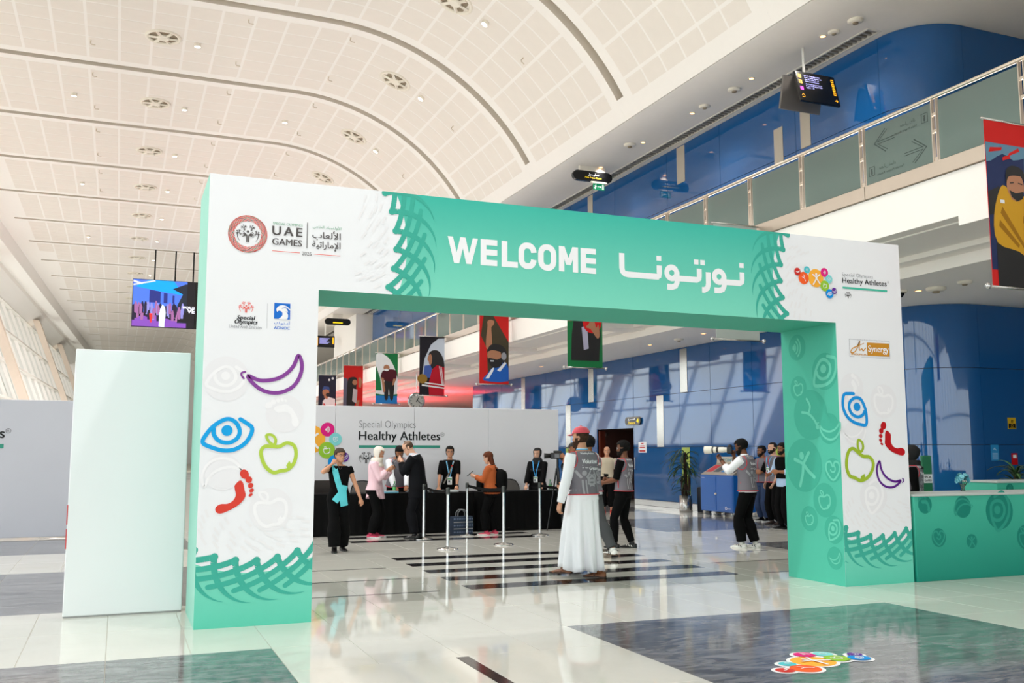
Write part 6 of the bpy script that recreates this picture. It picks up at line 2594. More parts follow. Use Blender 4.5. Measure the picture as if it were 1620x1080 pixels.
    def hring(s, z, k=1.0, off=0.0, n=28):
        w, f, bk = interp(HEADT, z)
        cy = (f + bk) / 2
        hd = (f - bk) / 2
        hh = s.hh
        zz = .5 + (z - .5) * k
        out = []
        for i in range(n):
            a = 2 * pi * i / n          # 0 = front
            out.append(s.HM @ V(sin(a) * (w * k * hh + off), -(cy * hh + cos(a) * (hd * k * hh + off)), zz * hh + (off if z > .9 else (-off if z < .02 else 0)) * .8))
        return out

    def hp(s, x, y, z):
        """point in head units: x to the person's left, y forward, z up from the chin"""
        return s.HM @ (V(x, -y, z) * s.hh)

    def solid_head(s, b):
        b.loft([s.hring(z, n=24) for z, *_ in HEADT])
        # nose, brow ridge, lips, chin, ears
        b.loft([ring3(s.hp(0, y, z), s.HM.to_3x3() @ V(1, 0, 0), s.HM.to_3x3() @ V(0, -1, 0), w * s.hh, dd * s.hh, 10, 2) for y, z, w, dd in ((.39, .52, .028, .02), (.42, .44, .038, .045), (.44, .37, .055, .07), (.455, .335, .066, .075), (.42, .305, .05, .05))])
        b.tube([s.hp(-.09, .395, .215), s.hp(0, .425, .222), s.hp(.09, .395, .215)], .018 * s.hh, 8)
        b.tube([s.hp(-.08, .39, .18), s.hp(0, .42, .172), s.hp(.08, .39, .18)], .022 * s.hh, 8)
        b.tube([s.hp(-.05, .36, .05), s.hp(.05, .36, .05)], .055 * s.hh, 8)
        for k in (1, -1):
            b.tube([s.hp(.06 * k, .395, .56), s.hp(.16 * k, .375, .575), s.hp(.24 * k, .30, .555)], .022 * s.hh, 8)
            b.loft([ring3(s.hp(.325 * k + .012 * k * j, -.03 - .02 * j, .44), s.HM.to_3x3() @ V(0, -1, .15), s.HM.to_3x3() @ V(0, 0, 1), r * s.hh, r * 1.7 * s.hh, 10, 2) for j, r in ((-1, .05), (0, .072), (1.5, .078), (3, .06))])

    def part(s, name, mb, m, smooth=True, label=None):
        return mb.build(name, m, s.o, smooth=smooth, label=label)

    def face(s):
        EW, EI, LIP = mat('eye_white', (226, 222, 216), .3, vary=0), mat('eye_iris', (40, 26, 18), .2, vary=0), mat('lips_tint', (150, 84, 76), .5, vary=0)
        hh = s.hh
        R3 = s.HM.to_3x3().to_4x4()
        for k in (1, -1):
            e = MB()
            e.lathe([(.001, -.040 * hh), (.028 * hh, -.028 * hh), (.040 * hh, 0), (.028 * hh, .028 * hh), (.001, .040 * hh)], 12, Matrix.Translation(s.hp(.135 * k, .352, .495)) @ R3 @ Matrix.Diagonal((1.35, 1, .75, 1)), cap=False)
            eo = s.part('eye', e, EW)
            i = MB()
            i.lathe([(.001, .006 * hh), (.022 * hh, .004 * hh), (.026 * hh, -.004 * hh)], 10, Matrix.Translation(s.hp(.135 * k, .386, .495)) @ R3 @ Matrix.Rotation(pi / 2, 4, 'X'), cap=False)
            i.build('iris', EI, eo)
        s.part('lips', MB().tube([s.hp(-.085, .405, .198), s.hp(0, .44, .198), s.hp(.085, .405, .198)], [.006 * hh, .014 * hh, .006 * hh], 8), LIP)

    # ---- hair, beard, glasses, headwear
    def shell(s, name, m, keep, k=1.05, off=.004, n=36, zs=None, noise=0.0, z0=0.0, seed=1):
        rnd = random.Random(seed)
        zs = zs or [z0 + (1.0 - z0) * i / 18 for i in range(19)]
        rings = []
        for z in zs:
            r = s.hring(min(z, .999), k, off, n)
            if noise:
                c = s.hp(0, 0, z)
                r = [c + (p - c) * (1 + noise * (rnd.random() - .5)) for p in r]
            rings.append(r)
        b = MB()
        vs = [v for r in rings for v in r]
        fs = []
        for i in range(len(zs) - 1):
            for j in range(n):
                zz = (zs[i] + zs[i + 1]) / 2
                a = (j + .5) / n * 360
                a = a if a <= 180 else a - 360
                if keep(zz, abs(a)):
                    q = (j + 1) % n
                    fs.append((i * n + j, i * n + q, i * n + n + q, i * n + n + j))
        top = (len(zs) - 1) * n
        fs.append(tuple(range(top, top + n)))
        b.add(vs, fs)
        # thickness inwards
        inner = []
        cc = s.hp(0, -.02, .5)
        base = len(b.v)
        used = sorted({i for f in fs for i in f})
        return s.part(name, s.solidify(b, .012), m)

    def solidify(s, b, t):
        """give an open sheet a back side so that its rim has thickness"""
        me = b.mesh('sheet', [])
        bm = bmesh.new()
        bm.from_mesh(me)
        bmesh.ops.delete(bm, geom=[v for v in bm.verts if not v.link_faces], context='VERTS')
        bm.normal_update()
        bmesh.ops.recalc_face_normals(bm, faces=bm.faces)
        bmesh.ops.solidify(bm, geom=bm.faces[:], thickness=t)
        bm.to_mesh(me)
        bm.free()
        o = MB()
        o.add([v.co.copy() for v in me.vertices], [tuple(p.vertices) for p in me.polygons])
        bpy.data.meshes.remove(me)
        return o

    def hair(s, c, style='short', vol=.008):
        m = mat('hair_%d_%d_%d' % c, c, .75, spec=.2, vary=.3, scale=50, bump=.8, bscale=90)
        if style == 'short':
            s.shell('hair', m, lambda z, a: z > .80 - (.06 if a > 40 else 0) or (a > 72 and z > .58) or (a > 100 and z > .26), 1.02, vol, noise=.02)
        elif style == 'curly':
            s.shell('hair', m, lambda z, a: z > .76 or (a > 70 and z > .54) or (a > 100 and z > .30), 1.03, vol + .008, noise=.11, n=44)
        elif style == 'bald':
            s.shell('hair', m, lambda z, a: a > 84 and .36 < z < .70, 1.0, .003, noise=.01)
        elif style == 'cropped':
            s.shell('hair', m, lambda z, a: z > .84 or (a > 78 and z > .56) or (a > 104 and z > .22), 1.0, .004)
        elif style in ('tied', 'long'):
            s.shell('hair', m, lambda z, a: z > .80 or (a > 62 and z > .54) or (a > 88 and z > .16), 1.03, vol, noise=.015)
        if style == 'long':
            rings = []
            for i in range(10):
                t = i / 9
                c0 = s.hp(0, -.16, .55).lerp(s.at(.62)[0] + V(0, .072 * s.H, 0), t ** 1.1)
                wd = s.hh * (.36 - .06 * t)
                rings.append(ring3(c0, V(1, 0, 0), V(0, 1, 0), wd * (1 if t < .85 else .7), s.hh * (.30 - .20 * t), 18, 2.2))
            s.part('long_hair', MB().loft(rings), m)
        if style == 'tied':
            s.part('hair_tail', MB().tube([s.hp(0, -.42, .45), s.hp(0, -.52, .3), s.hp(.02, -.46, .0), s.hp(.03, -.42, -.2)], [.03, .028, .022, .008], 10), m)
        return m

    def beard(s, c, full=True):
        m = mat('hair_%d_%d_%d' % c, c, .75, spec=.2, vary=.3, scale=50, bump=.8, bscale=90)
        s.shell('beard', m, lambda z, a: (z < .17 and a < 105) or (z < .27 and 26 < a < 105) or (z < .46 and 66 < a < 96), 1.0, .0045 if full else .003, zs=[-.03 + .035 * i for i in range(16)], noise=.015) if False else s.face_sheet('beard', m, .0055 if full else .0035)
        s.part('moustache', MB().tube([s.hp(-.11, .385, .225), s.hp(-.03, .43, .258), s.hp(.03, .43, .258), s.hp(.11, .385, .225)], [.008 * s.hh / .23, .016 * s.hh / .23 * .6, .016 * s.hh / .23 * .6, .008 * s.hh / .23], 8), m)

    def face_sheet(s, name, m, off):
        n = 36
        zs = [-.03, .0, .03, .07, .11, .15, .19, .23, .28, .34, .40, .46]
        b = MB()
        vs = [v for z in zs for v in s.hring(z, 1.0, off, n)]
        fs = []
        for i in range(len(zs) - 1):
            zz = (zs[i] + zs[i + 1]) / 2
            for j in range(n):
                a = (j + .5) / n * 360
                a = abs(a if a <= 180 else a - 360)
                if (zz < .15 and a < 110) or (zz < .27 and 30 < a < 112) or (zz < .46 and 70 < a < 100):
                    q = (j + 1) % n
                    fs.append((i * n + j, i * n + q, i * n + n + q, i * n + n + j))
        b.add(vs, fs)
        return s.part(name, s.solidify(b, .006), m)

    def brows(s, c):
        m = mat('brow_%d' % c[0], c, .7, vary=0)
        for k in (1, -1):
            s.part('eyebrow', MB().tube([s.hp(.055 * k, .415, .575), s.hp(.14 * k, .405, .60), s.hp(.225 * k, .33, .575)], [.011 * s.hh, .015 * s.hh, .007 * s.hh], 6), m)

    def glasses(s, c=(18, 18, 20)):
        m = mat('spectacles_%d' % c[0], c, .3)
        b = MB()
        for k in (1, -1):
            pts = [s.hp(.14 * k + .105 * cos(a), .425 - .035 * abs(cos(a)), .495 + .075 * sin(a)) for a in [2 * pi * i / 14 for i in range(15)]]
            b.tube(pts, .009 * s.hh, 6)
            b.tube([s.hp(.245 * k, .36, .52), s.hp(.345 * k, .18, .51), s.hp(.352 * k, -.06, .49)], .008 * s.hh, 6)
        b.tube([s.hp(-.04, .44, .51), s.hp(0, .455, .515), s.hp(.04, .44, .51)], .008 * s.hh, 6)
        s.part('spectacles', b, m)

    def cap(s, c, brim=True):
        m = mat('cap_cloth_%d_%d' % c[:2], c, .8, sheen=.3, bump=.1, bscale=60)
        s.shell('cap', m, lambda z, a: z > .68, 1.06, .010, zs=[.62 + .38 * i / 10 for i in range(11)])
        if brim:
            rings = []
            for i in range(7):
                y = .36 + .40 * i / 6
                w = .30 * sqrt(max(.02, 1 - (i / 6.2) ** 2.6))
                rings.append([s.hp(x * w, y, .70 - .05 * (i / 6) - .05 * x * x + dz) for dz, xs in ((.012, (-1, -.5, 0, .5, 1)), (-.012, (1, .5, 0, -.5, -1))) for x in xs])
            s.part('cap_brim', MB().loft(rings), m)
        s.part('cap_button', MB().lathe([(.001, .01), (.012, .006), (.014, 0)], 10, Matrix.Translation(s.hp(0, -.03, 1.075)) @ s.HM.to_3x3().to_4x4(), cap=False), m)

    def hijab(s, c, drop=.70, wide=1.0):
        m = mat('scarf_%d_%d_%d' % c, c, .8, vary=.06, bump=.25, bscale=22)
        s.shell('headscarf', m, lambda z, a: z > .80 or a > 66 or z < .03, 1.07, .012, z0=-.03)
        # soft drape round the neck and over the shoulders
        b = MB()
        rings = []
        R = s.HM.to_3x3()
        for i in range(9):
            t = i / 8
            c0 = s.hp(0, .02, .12).lerp(s.at(drop)[0], t)
            rx = (.30 * s.hh) * (1 - t) + (.100 * s.H * wide) * min(1, t * 1.1)
            rf = (.40 * s.hh) * (1 - t) + (.082 * s.H) * t
            rb = (.38 * s.hh) * (1 - t) + (.066 * s.H) * t
            k = 1 + .10 * sin(t * 9)
            rings.append([v + V(0, 0, 0) for v in ring3(c0, V(1, 0, 0), V(0, -1, 0), rx * k + .012, rf * k + .012, 28, 2.2, rb * k + .012)])
        b.loft(rings)
        s.part('scarf_drape', b, m)
        return m

    # ---- garments
    def top(s, name, m, off=.012, q0=.0, q1=.985, sleeve=2, voxel=.012, belly=0.0, label=None, cuff=True):
        b = MB()
        s.solid_torso(b, off, q0, q1, (lambda q: belly * sin(pi * min(1, max(0, (q - q0) / .7)))) if belly else None)
        if sleeve:
            for k in (1, -1):
                s.solid_arm(b, k, off * .85 + .002, sleeve)
        me = remesh(b, voxel, 2, None, name)
        me.materials.append(m)
        o = link(name, me, s.o, label=label)
        return o

    def vest(s, m, piping, q0=.05, off=.026, zipper=False):
        o = s.top('vest', m, off, q0, .985, 0, .012)
        bvh = BVHTree.FromPolygons([v.co for v in o.data.vertices], [tuple(p.vertices) for p in o.data.polygons])
        # armholes: openings stand proud as dark-edged piping
        for k in (1, -1):
            c = s.sh[k] + V(0, 0, -.030 * s.H)
            pts = []
            for i in range(22):
                a = 2 * pi * i / 22
                q = c + V(-.012 * k * s.H, cos(a) * .050 * s.H, sin(a) * .062 * s.H)
                h = bvh.ray_cast(q + V(k * .3, 0, 0), V(-k, 0, 0))
                if h[0] is None:
                    h = bvh.find_nearest(q)
                pts.append(h[0] + h[1] * .002)
            pts.append(pts[0])
            s.part('vest_piping', MB().tube(pts, .0055, 6), piping)
        ring = s.torso_ring(q0 + .012, off + .0015, 30)
        s.part('vest_hem', MB().tube(ring + ring[:1], .007, 6), piping)
        if zipper:
            pts = []
            for i in range(9):
                cc, a = s.at(q0 + .02 + (.93 - q0) * i / 8)
                h = bvh.ray_cast(cc + V(0, -.5, 0), V(0, 1, 0))
                if h[0] is not None:
                    pts.append(h[0] + V(0, -.003, 0))
            s.part('vest_zip', MB().tube(pts, .007, 6), piping)
        s.vbvh = bvh
        return o

    def decal(s, bvh, O, U, Vv, D, draw, name, m, lift=.004):
        """flat print pressed on a garment along direction D"""
        p = Print(O, U, Vv, lift=0)
        draw(p)
        # subdivide long shapes lightly: only move vertices
        out, D = [], Vector(D).normalized()
        bad = set()
        for k_, v in enumerate(p.mb.v):
            v = Vector(v)
            h = bvh.ray_cast(v - D * .5, D)
            if h[0] is None or h[1].dot(D) > -.15:
                bad.add(k_)
            out.append(h[0] - D * lift if h[0] is not None else v)
        p.mb.v = [tuple(v) for v in out]
        p.mb.f = [f for f in p.mb.f if not bad & set(f)]
        p.mb.mi = [0] * len(p.mb.f)
        return p.mb.build(name, m, s.o)

    def back_print(s, m, words=True):
        """volunteer lettering and the pale figure emblem on the back of the vest"""
        c, a = s.at(.80)
        yb = .5
        X0 = -.16 * s.H
        k = s.H / 1.8
        O = V(.13 * k, yb, c.z - .065 * s.H)
        U, Vv, D = (-k, 0, 0), (0, 0, k), (0, -1, 0)

        def draw(p):
            p.line_text('Special Olympics', .0, .235, .022, maxw=.16)
            p.line_text('Healthy Athletes', .0, .200, .028, bold=.02, maxw=.2)
            p.line_text('Volunteer', .0, .095, .052, bold=.03, maxw=.25)
            p.rect(.0, .26, .068, .076)
            p.line_text('Grisano', .10, .018, .038, bold=.03, maxw=.165)
            p.rect(.0, .085, .045, .050)
            p.rect(.0, .085, .030, .035)
        if words:
            s.decal(s.vbvh, O, U, Vv, D, draw, 'vest_lettering', m)

    def pale_figure(s, m, side=0):
        c, a = s.at(.20)
        k = s.H / 1.8
        for cx in ((-.10, .13) if side == 0 else (side,)):
            O = V(-cx * k, .5, c.z + .015)

            def draw(p):
                p.disc(0, .25, .032)
                for sx in (-1, 1):
                    p.stroke([(sx * .022, .0), (sx * .022, .10), (sx * .022, .17)], .022, caps=False)
                    for a_ in (62, 35, 8, -22):
                        q0, q1 = .05, .15
                        ca, sa = cos(radians(a_)), sin(radians(a_))
                        p.stroke([(sx * (.02 + q0 * ca * .5), .15 + q0 * sa), (sx * (.02 + (q0 + q1) / 2 * ca), .15 + (q0 + q1) / 2 * sa), (sx * (.02 + q1 * ca), .15 + q1 * sa)], [.03, .026, .016], caps=False)
            s.decal(s.vbvh, O, (-k, 0, 0), (0, 0, k), (0, -1, 0), draw, 'vest_logo', m, .0035)['kind'] = 'stuff'

    def pants(s, m, off=.012, loose=.008, to=.96, q1=.40, name='trousers', voxel=.012):
        b = MB()
        s.solid_torso(b, off, 0, q1)
        for k in (1, -1):
            s.solid_leg(b, k, off, to, loose)
        me = remesh(b, voxel, 2, None, name)
        me.materials.append(m)
        return link(name, me, s.o)

    def shoes(s, m, sole, accent=None, high=False):
        H = s.H
        L = .155 * H
        for k in (1, -1):
            N, t = s.ank[k], s.toe(k)
            sd = V(-t.y, t.x, 0)
            z0 = N.z - .047 * H
            base = V(N.x, N.y, z0)
            sh = MB()
            rings = []
            for y, w, h in ((-.30, .016, .050), (-.26, .030, .058), (-.10, .034, .060), (.10, .034, .052), (.35, .040, .040), (.52, .037, .030), (.64, .026, .022), (.70, .010, .016)):
                c = base + t * y * L
                hgt = h * H / 1.75 * 1.15
                ww = w * H / 1.75 * 1.25
                rings.append([c + sd * ww + V(0, 0, .014), c + sd * ww * .95 + V(0, 0, hgt * .7), c + sd * ww * .4 + V(0, 0, hgt), c - sd * ww * .4 + V(0, 0, hgt), c - sd * ww * .95 + V(0, 0, hgt * .7), c - sd * ww + V(0, 0, .014)])
            sh.loft(rings)
            so = autosmooth(s.part('shoe', sh, m), 50)
            b = MB()
            top, bot = [], []
            for i in range(20):
                a = 2 * pi * i / 20
                yy = .2 + .52 * cos(a)
                w = (.041 if yy > .2 else .036) * abs(sin(a)) ** .7 * (1 if sin(a) > 0 else -1) * H / 1.75 * 1.28
                q = base + t * yy * L + sd * w
                bot.append(q + V(0, 0, .001))
                top.append(q + V(0, 0, .022))
            b.loft([bot, top])
            b.build('sole', sole, so)
            if high or True:
                s.part('shoe_collar', MB().tube([N + V(0, 0, .012 * H if not high else .05 * H), N + V(0, 0, -.022 * H)], [.024 * H, .027 * H], 14), m)
            if accent:
                for yy, zz in ((.02, .034), (.14, .030), (.26, .026)):
                    for q in (1, -1):
                        c = base + t * yy * L + sd * q * .043 * H / 1.75 + V(0, 0, zz)
                        b = MB()
                        u = (t * .012 + V(0, 0, .022))
                        b.loft([[c - u + t * .006 + sd * q * .004, c - u - t * .006 + sd * q * .004, c - u - t * .006 - sd * q * .006, c - u + t * .006 - sd * q * .006], [c + u + t * .006 - sd * q * .002, c + u - t * .006 - sd * q * .002, c + u - t * .006 - sd * q * .012, c + u + t * .006 - sd * q * .012]])
                        b.build('shoe_stripe', accent, so)

    def skirt(s, name, m, q1=.42, zb=.03, r0=.02, flare=(.16, .14), shift=(0, 0), folds=9, amp=.02, n=72, seed=0, hemlift=None):
        """robe below the waist: waist ring blended to a flared, folded hem"""
        H = s.H
        rings = []
        R0 = s.torso_ring(q1, r0, n)
        c0 = s.at(q1)[0]
        steps = 16
        for i in range(steps + 1):
            t = i / steps
            ring = []
            for j in range(n):
                a = 2 * pi * j / n
                p0 = R0[j]
                hem = zb * H + (hemlift(a) if hemlift else 0)
                tgt = V(shift[0] * H + flare[0] * H * cos(a), shift[1] * H - flare[1] * H * sin(a), hem)
                # hips first, then fall
                f = t ** .8
                p = V(p0.x + (tgt.x - p0.x) * f, p0.y + (tgt.y - p0.y) * f, c0.z + (hem - c0.z) * t)
                rr = 1 + amp * t * (sin(folds * a + seed) + .6 * sin((folds * 1.7) * a + 2 * seed + 3 * t)) / .16 * .16 / max(flare) * .12 / .02 * .16
                cx, cy = shift[0] * H * t, shift[1] * H * t
                ring.append(V(cx + (p.x - cx) * rr, cy + (p.y - cy) * rr, p.z))
            rings.append(ring)
        b = MB()
        b.loft(rings)
        return s.part(name, b, m)

    def lanyard(s, strap, card=(240, 240, 240), low=.52, card_h=.13, name_m=None):
        """ribbon round the neck with a badge on the chest"""
        H = s.H
        m = mat('lanyard_%d_%d' % strap[:2], strap, .6, vary=0)
        bv = s.front_bvh()
        cb = s.at(low)[0]
        h = bv.ray_cast(V(0, -.9, cb.z), V(0, 1, 0))
        tip = (h[0] if h[0] is not None else V(0, -.14, cb.z)) + V(0, -.012, 0)
        for k in (1, -1):
            pts = []
            for i in range(9):
                t = i / 8
                x = .042 * H * k * (1 - t) + .006 * k
                z = s.neck0.z - .004 * H + (tip.z - s.neck0.z) * t
                hh = bv.ray_cast(V(x, -.9, z), V(0, 1, 0))
                pts.append((hh[0] + V(0, -.006, 0)) if hh[0] is not None else V(x, -.05 - .07 * t, z))
            rings = [[p + V(-.009, 0, 0), p + V(.009, 0, 0), p + V(.009, -.003, 0), p + V(-.009, -.003, 0)] for p in pts]
            s.part('lanyard_ribbon', MB().loft(rings), m, smooth=False)
        c = tip + V(0, -.006, -card_h / 2)
        co = s.part('badge', MB().rbox(-.045, .045, -.003, .003, -card_h / 2, card_h / 2, .003, Matrix.Translation(c)), mat('badge_card', card, .4, vary=0), smooth=False)
        p = Print(c + V(0, -.003, 0), (1, 0, 0), (0, 0, 1), lift=.002)
        p.rect(-.04, .04, .025, .05)
        p.build('badge_band', name_m or mat('badge_green', (70, 150, 90), .5), co)
        p = Print(c + V(0, -.003, 0), (1, 0, 0), (0, 0, 1), lift=.002)
        p.rect(-.03, .01, -.03, .01)
        p.rect(-.03, .03, -.05, -.042)
        p.build('badge_photo', mat('badge_grey', (90, 94, 100), .5), co)

    def front_bvh(s):
        """all garments hung on the person so far, in local space"""
        vs, fs = [], []
        for o in [s.o] + [c for c in s.o.children]:
            b = len(vs)
            vs += [v.co.copy() for v in o.data.vertices]
            fs += [tuple(i + b for i in p.vertices) for p in o.data.polygons]
        return BVHTree.FromPolygons(vs, fs)


def face_dir(fx_, fy_):
    return atan2(fx_, -fy_)


AWAY, RIGHT = V(.378, .926, 0), V(.926, -.378, 0)


def heading(right, away):
    d = RIGHT * right + AWAY * away
    return atan2(d.x, -d.y)


VESTM = mat('grey_vest_cloth', (116, 112, 120), .75, spec=.25, vary=.05, bump=.08, bscale=40)
PIPE = mat('red_piping', (200, 44, 56), .6, vary=0)
VPRINT = mat('vest_print', (226, 226, 230), .6, vary=0)
VPALE = mat('vest_pale_print', (158, 156, 162), .7, vary=0)
WHITEC = mat('white_cotton', (238, 239, 244), .8, vary=.02, bump=.12, bscale=16)
BLACKT = mat('black_cotton', (8, 8, 9), .9, spec=.12, vary=.1, bump=.15, bscale=20)
SOLE_W = mat('white_sole', (226, 226, 222), .6)
SOLE_B = mat('black_sole', (16, 16, 16), .6)
SK1, SK2, SK3, SK4 = (196, 142, 112), (150, 98, 68), (112, 70, 48), (214, 166, 140)
def head_at(loc, right, away):
    """facing direction for someone standing at loc, given as seen by the photographer"""
    a = Vector((loc[0], loc[1], 0)).normalized()
    d = Vector((a.y, -a.x, 0)) * right + a * away
    return atan2(d.x, -d.y)


def strip_on(P, bvh, pts, w, name, m, off=.006):
    """cloth ribbon laid on the front of a figure; pts in metres (x, z)"""
    rings = []
    n = len(pts)
    for i, (x, z) in enumerate(pts):
        a, b = pts[max(i - 1, 0)], pts[min(i + 1, n - 1)]
        dx, dz = b[0] - a[0], b[1] - a[1]
        d = sqrt(dx * dx + dz * dz) or 1
        nx, nz = -dz / d * w / 2, dx / d * w / 2
        row = []
        for k in (1, .33, -.33, -1):
            q = V(x + nx * k, -.9, z + nz * k)
            h = bvh.ray_cast(q, V(0, 1, 0))
            y = h[0].y if h[0] is not None and h[0].y < .1 else (row[-1].y if row else -.08)
            row.append(V(q.x, y - off, q.z))
        rings.append(row + [r + V(0, -.004, 0) for r in row[::-1]])
    return P.part(name, MB().loft(rings), m, smooth=False)


def phone(P, p, rx, rz, label):
    t = thing('smartphone', label, 'phone', P.w(p), P.rz + rz)
    M = Matrix.Rotation(rx, 4, 'X')
    MB().rbox(-.037, .037, -.004, .004, -.075, .075, .003, M).build('phone_body', INKY, t)
    MB().rbox(-.033, .033, .004, .0055, -.069, .069, .001, M).build('phone_screen', mat('phone_glass', (70, 74, 96), .1), t)
    return t


# ---- 1. the walker in the white robe
loc = (5.335, 10.72, 0)
P = Person('person in white robe, grey volunteer vest and red cap walking away through the arch', loc, head_at(loc, -.72, .69), 1.825, SK1,
           feet=((.035, -.15, 34), (-.045, .09, 30)), hands={1: dict(w=(.17, -.055, .485), e=(.4, 1, 0), palm=(-1, .2, 0), curl=.5, thumb=-1), -1: dict(w=(-.05, -.20, .60), e=(-1, .5, -.3), palm=(1, 0, 0), curl=.5)}, head=(14, 2), lean=2)
P.hair((60, 40, 28), 'cropped')
P.beard((70, 46, 32))
P.brows((50, 34, 24))
P.cap((206, 72, 86))
P.top('shirt', WHITEC, .020, .10, .985, 2)
for k in (1, -1):
    P.part('cuff', MB().tube([P.elb[k].lerp(P.wri[k], .80), P.elb[k].lerp(P.wri[k], .98)], [.044, .048], 14), WHITEC)
P.part('collar', MB().lathe([(.066, -.02), (.068, .03), (.058, .032)], 20, Matrix.Translation(P.neck0 + V(0, 0, .0)), cap=False), WHITEC)
P.part('lanyard_loop', MB().lathe([(.074, .004), (.076, .020), (.066, .022)], 20, Matrix.Translation(P.neck0), cap=False), mat('lanyard_blue', (110, 180, 226), .6))
P.vest(VESTM, PIPE, .20, .036)
P.back_print(VPRINT)
P.pale_figure(VPALE)
P.skirt('robe', WHITEC, .30, .045, .036, (.122, .148), (.012, -.03), 9, .026, seed=1.3, hemlift=lambda a: .045 * max(0, sin(a + .3)) + .012 * sin(5 * a))
P.shoes(mat('tan_leather', (120, 72, 40), .5), mat('dark_sole', (52, 34, 24), .6))
for k in (1, -1):
    t_ = P.toe(k)
    c = V(P.ank[k].x, P.ank[k].y, .062) + t_ * .05
    P.part('sandal_strap', MB().tube([c + V(-t_.y, t_.x, 0) * .052 - V(0, 0, .03), c + V(0, 0, .022), c - V(-t_.y, t_.x, 0) * .052 - V(0, 0, .03)], .012, 6), mat('strap_leather', (78, 44, 26), .5))

# ---- 2. volunteer just beyond, nearly hidden
loc = (6.41, 12.65, 0)
P = Person('person in grey vest, white shirt and grey trousers mostly hidden behind the white-robed walker', loc, head_at(loc, -.75, .66), 1.76, SK2, feet=((.05, -.16, -5), (-.04, .19, -8)), lift=(0, .03), head=(8, 4),
           hands={1: dict(w=(.10, -.16, .62), e=(.5, 1, -.4)), -1: dict(w=(-.06, -.2, .66), e=(-.5, 1, -.4))}, lean=3)
P.hair((13, 11, 10), 'curly')
P.beard((22, 18, 16))
P.top('shirt', WHITEC, .016, .1, .985, 2)
P.vest(VESTM, PIPE, .17, .03)
P.back_print(VPRINT)
P.pale_figure(VPALE)
P.pants(mat('grey_trousers', (64, 66, 68), .85), .012, .012)
P.shoes(mat('white_sneaker', (228, 228, 224), .55), mat('gum_sole', (96, 74, 56), .7), mat('black_stripe_trim', (18, 18, 18), .6))

# ---- 3. volunteer with a camera on a grip
loc = (7.52, 13.7, 0)
P = Person('person in grey vest and black tee holding a camera rig, right of the red-capped walker', loc, head_at(loc, -.93, .30), 1.70, SK3, feet=((.06, -.07, -8), (-.05, .06, 10)),
           hands={1: dict(w=(.05, -.17, .60), e=(.5, 1, -.5), palm=(-1, 0, 0), curl=1.15, d=(0, -1, .25), thumb=1), -1: dict(w=(-.05, -.16, .625), e=(-.6, .9, -.5), palm=(1, 0, 0), curl=1.15, d=(0, -1, .25), thumb=-1)}, head=(6, 4), lean=-2)
P.hair((13, 11, 10), 'curly')
P.beard((22, 17, 15))
P.brows((20, 16, 14))
P.glasses((196, 196, 200))
P.top('tee', BLACKT, .015, .1, .985, 1)
P.vest(VESTM, PIPE, .16, .03)
P.back_print(VPRINT)
P.pale_figure(VPALE)
P.part('red_zip', MB().tube([V(.175, -.02, .92), V(.178, -.03, 1.06)], .008, 6), PIPE)
P.pants(BLACKT, .010, .006)
P.shoes(mat('black_sneaker', (22, 22, 24), .6), SOLE_B, mat('pale_zigzag', (214, 214, 208), .6))
g = thing('camera_rig', 'black video camera on a hand grip held up by the person in the black tee', 'camera', P.w((0, -.46, 1.06)), P.rz)
MB().tube([(0, .02, -.10), (0, 0, .12)], .018, 10).build('grip', INKY, g)
MB().rbox(-.055, .055, -.09, .05, .10, .22, .012).build('camera_body', INKY, g)
MB().lathe([(.001, 0), (.04, 0), (.045, .10), (.05, .16), (.001, .16)], 18, Matrix.Translation((0, -.08, .16)) @ Matrix.Rotation(pi / 2, 4, 'X'), cap=False).build('lens', BLACK_PLASTIC, g, smooth=True)
MB().rbox(-.03, .03, -.04, .06, .225, .30, .008).build('microphone', mat('mic_foam', (30, 30, 32), .9), g)
MB().rbox(-.05, -.01, -.03, .03, -.02, .07, .006).build('receiver_pack', mat('pale_pack', (150, 150, 156), .5), g)
MB().tube([(0, .02, -.10), (.0, .03, -.18)], .012, 8).build('grip_foot', STEEL, g)

# ---- 4. smiling bald man farther back
loc = (11.3, 21.4, 0)
P = Person('smiling bald person in black shorts and red trainers standing before the dark doorway', loc, head_at(loc, -.1, -1), 1.66, SK1, head=(4, 0), feet=((.06, 0, 15), (-.06, .03, -15)))
P.part('smile', MB().tube([P.hp(-.10, .395, .215), P.hp(0, .428, .195), P.hp(.10, .395, .215)], [.004, .007, .004], 6), mat('teeth', (230, 226, 218), .4))
P.brows((90, 64, 46))
P.top('shirt', mat('beige_shirt', (190, 178, 156), .8), .016, .05, .985, 1)
P.pants(BLACKT, .016, .02, .05)
P.shoes(mat('red_trainer', (206, 60, 48), .6), mat('orange_sole', (214, 120, 60), .6))

# ---- 5. photographer with the long white lens
loc = (9.37, 12.97, 0)
P = Person('bearded photographer in grey vest and white sleeves raising a long white lens', loc, head_at(loc, -.95, .30), 1.735, SK3, feet=((.045, -.05, -6), (-.055, .045, 4)),
           hands={1: dict(w=(.015, -.235, .795), e=(.5, .5, -1), palm=(0, 0, 1), curl=.75, d=(-.2, -1, .5), thumb=1), -1: dict(w=(-.055, -.135, .835), e=(-.9, .5, -.8), palm=(.7, -.2, .3), curl=.9, d=(.1, -.4, 1), thumb=1)}, head=(0, 16), hunch=10)
P.hair((13, 11, 10), 'curly', .006)
P.beard((22, 18, 16))
P.brows((20, 16, 14))
P.glasses()
P.top('shirt', WHITEC, .020, .1, .985, 1.45)
P.part('collar', MB().lathe([(.064, -.02), (.066, .028), (.056, .03)], 20, Matrix.Translation(P.neck0), cap=False), WHITEC)
P.vest(VESTM, PIPE, .13, .034)
P.back_print(VPRINT)
P.pale_figure(VPALE)
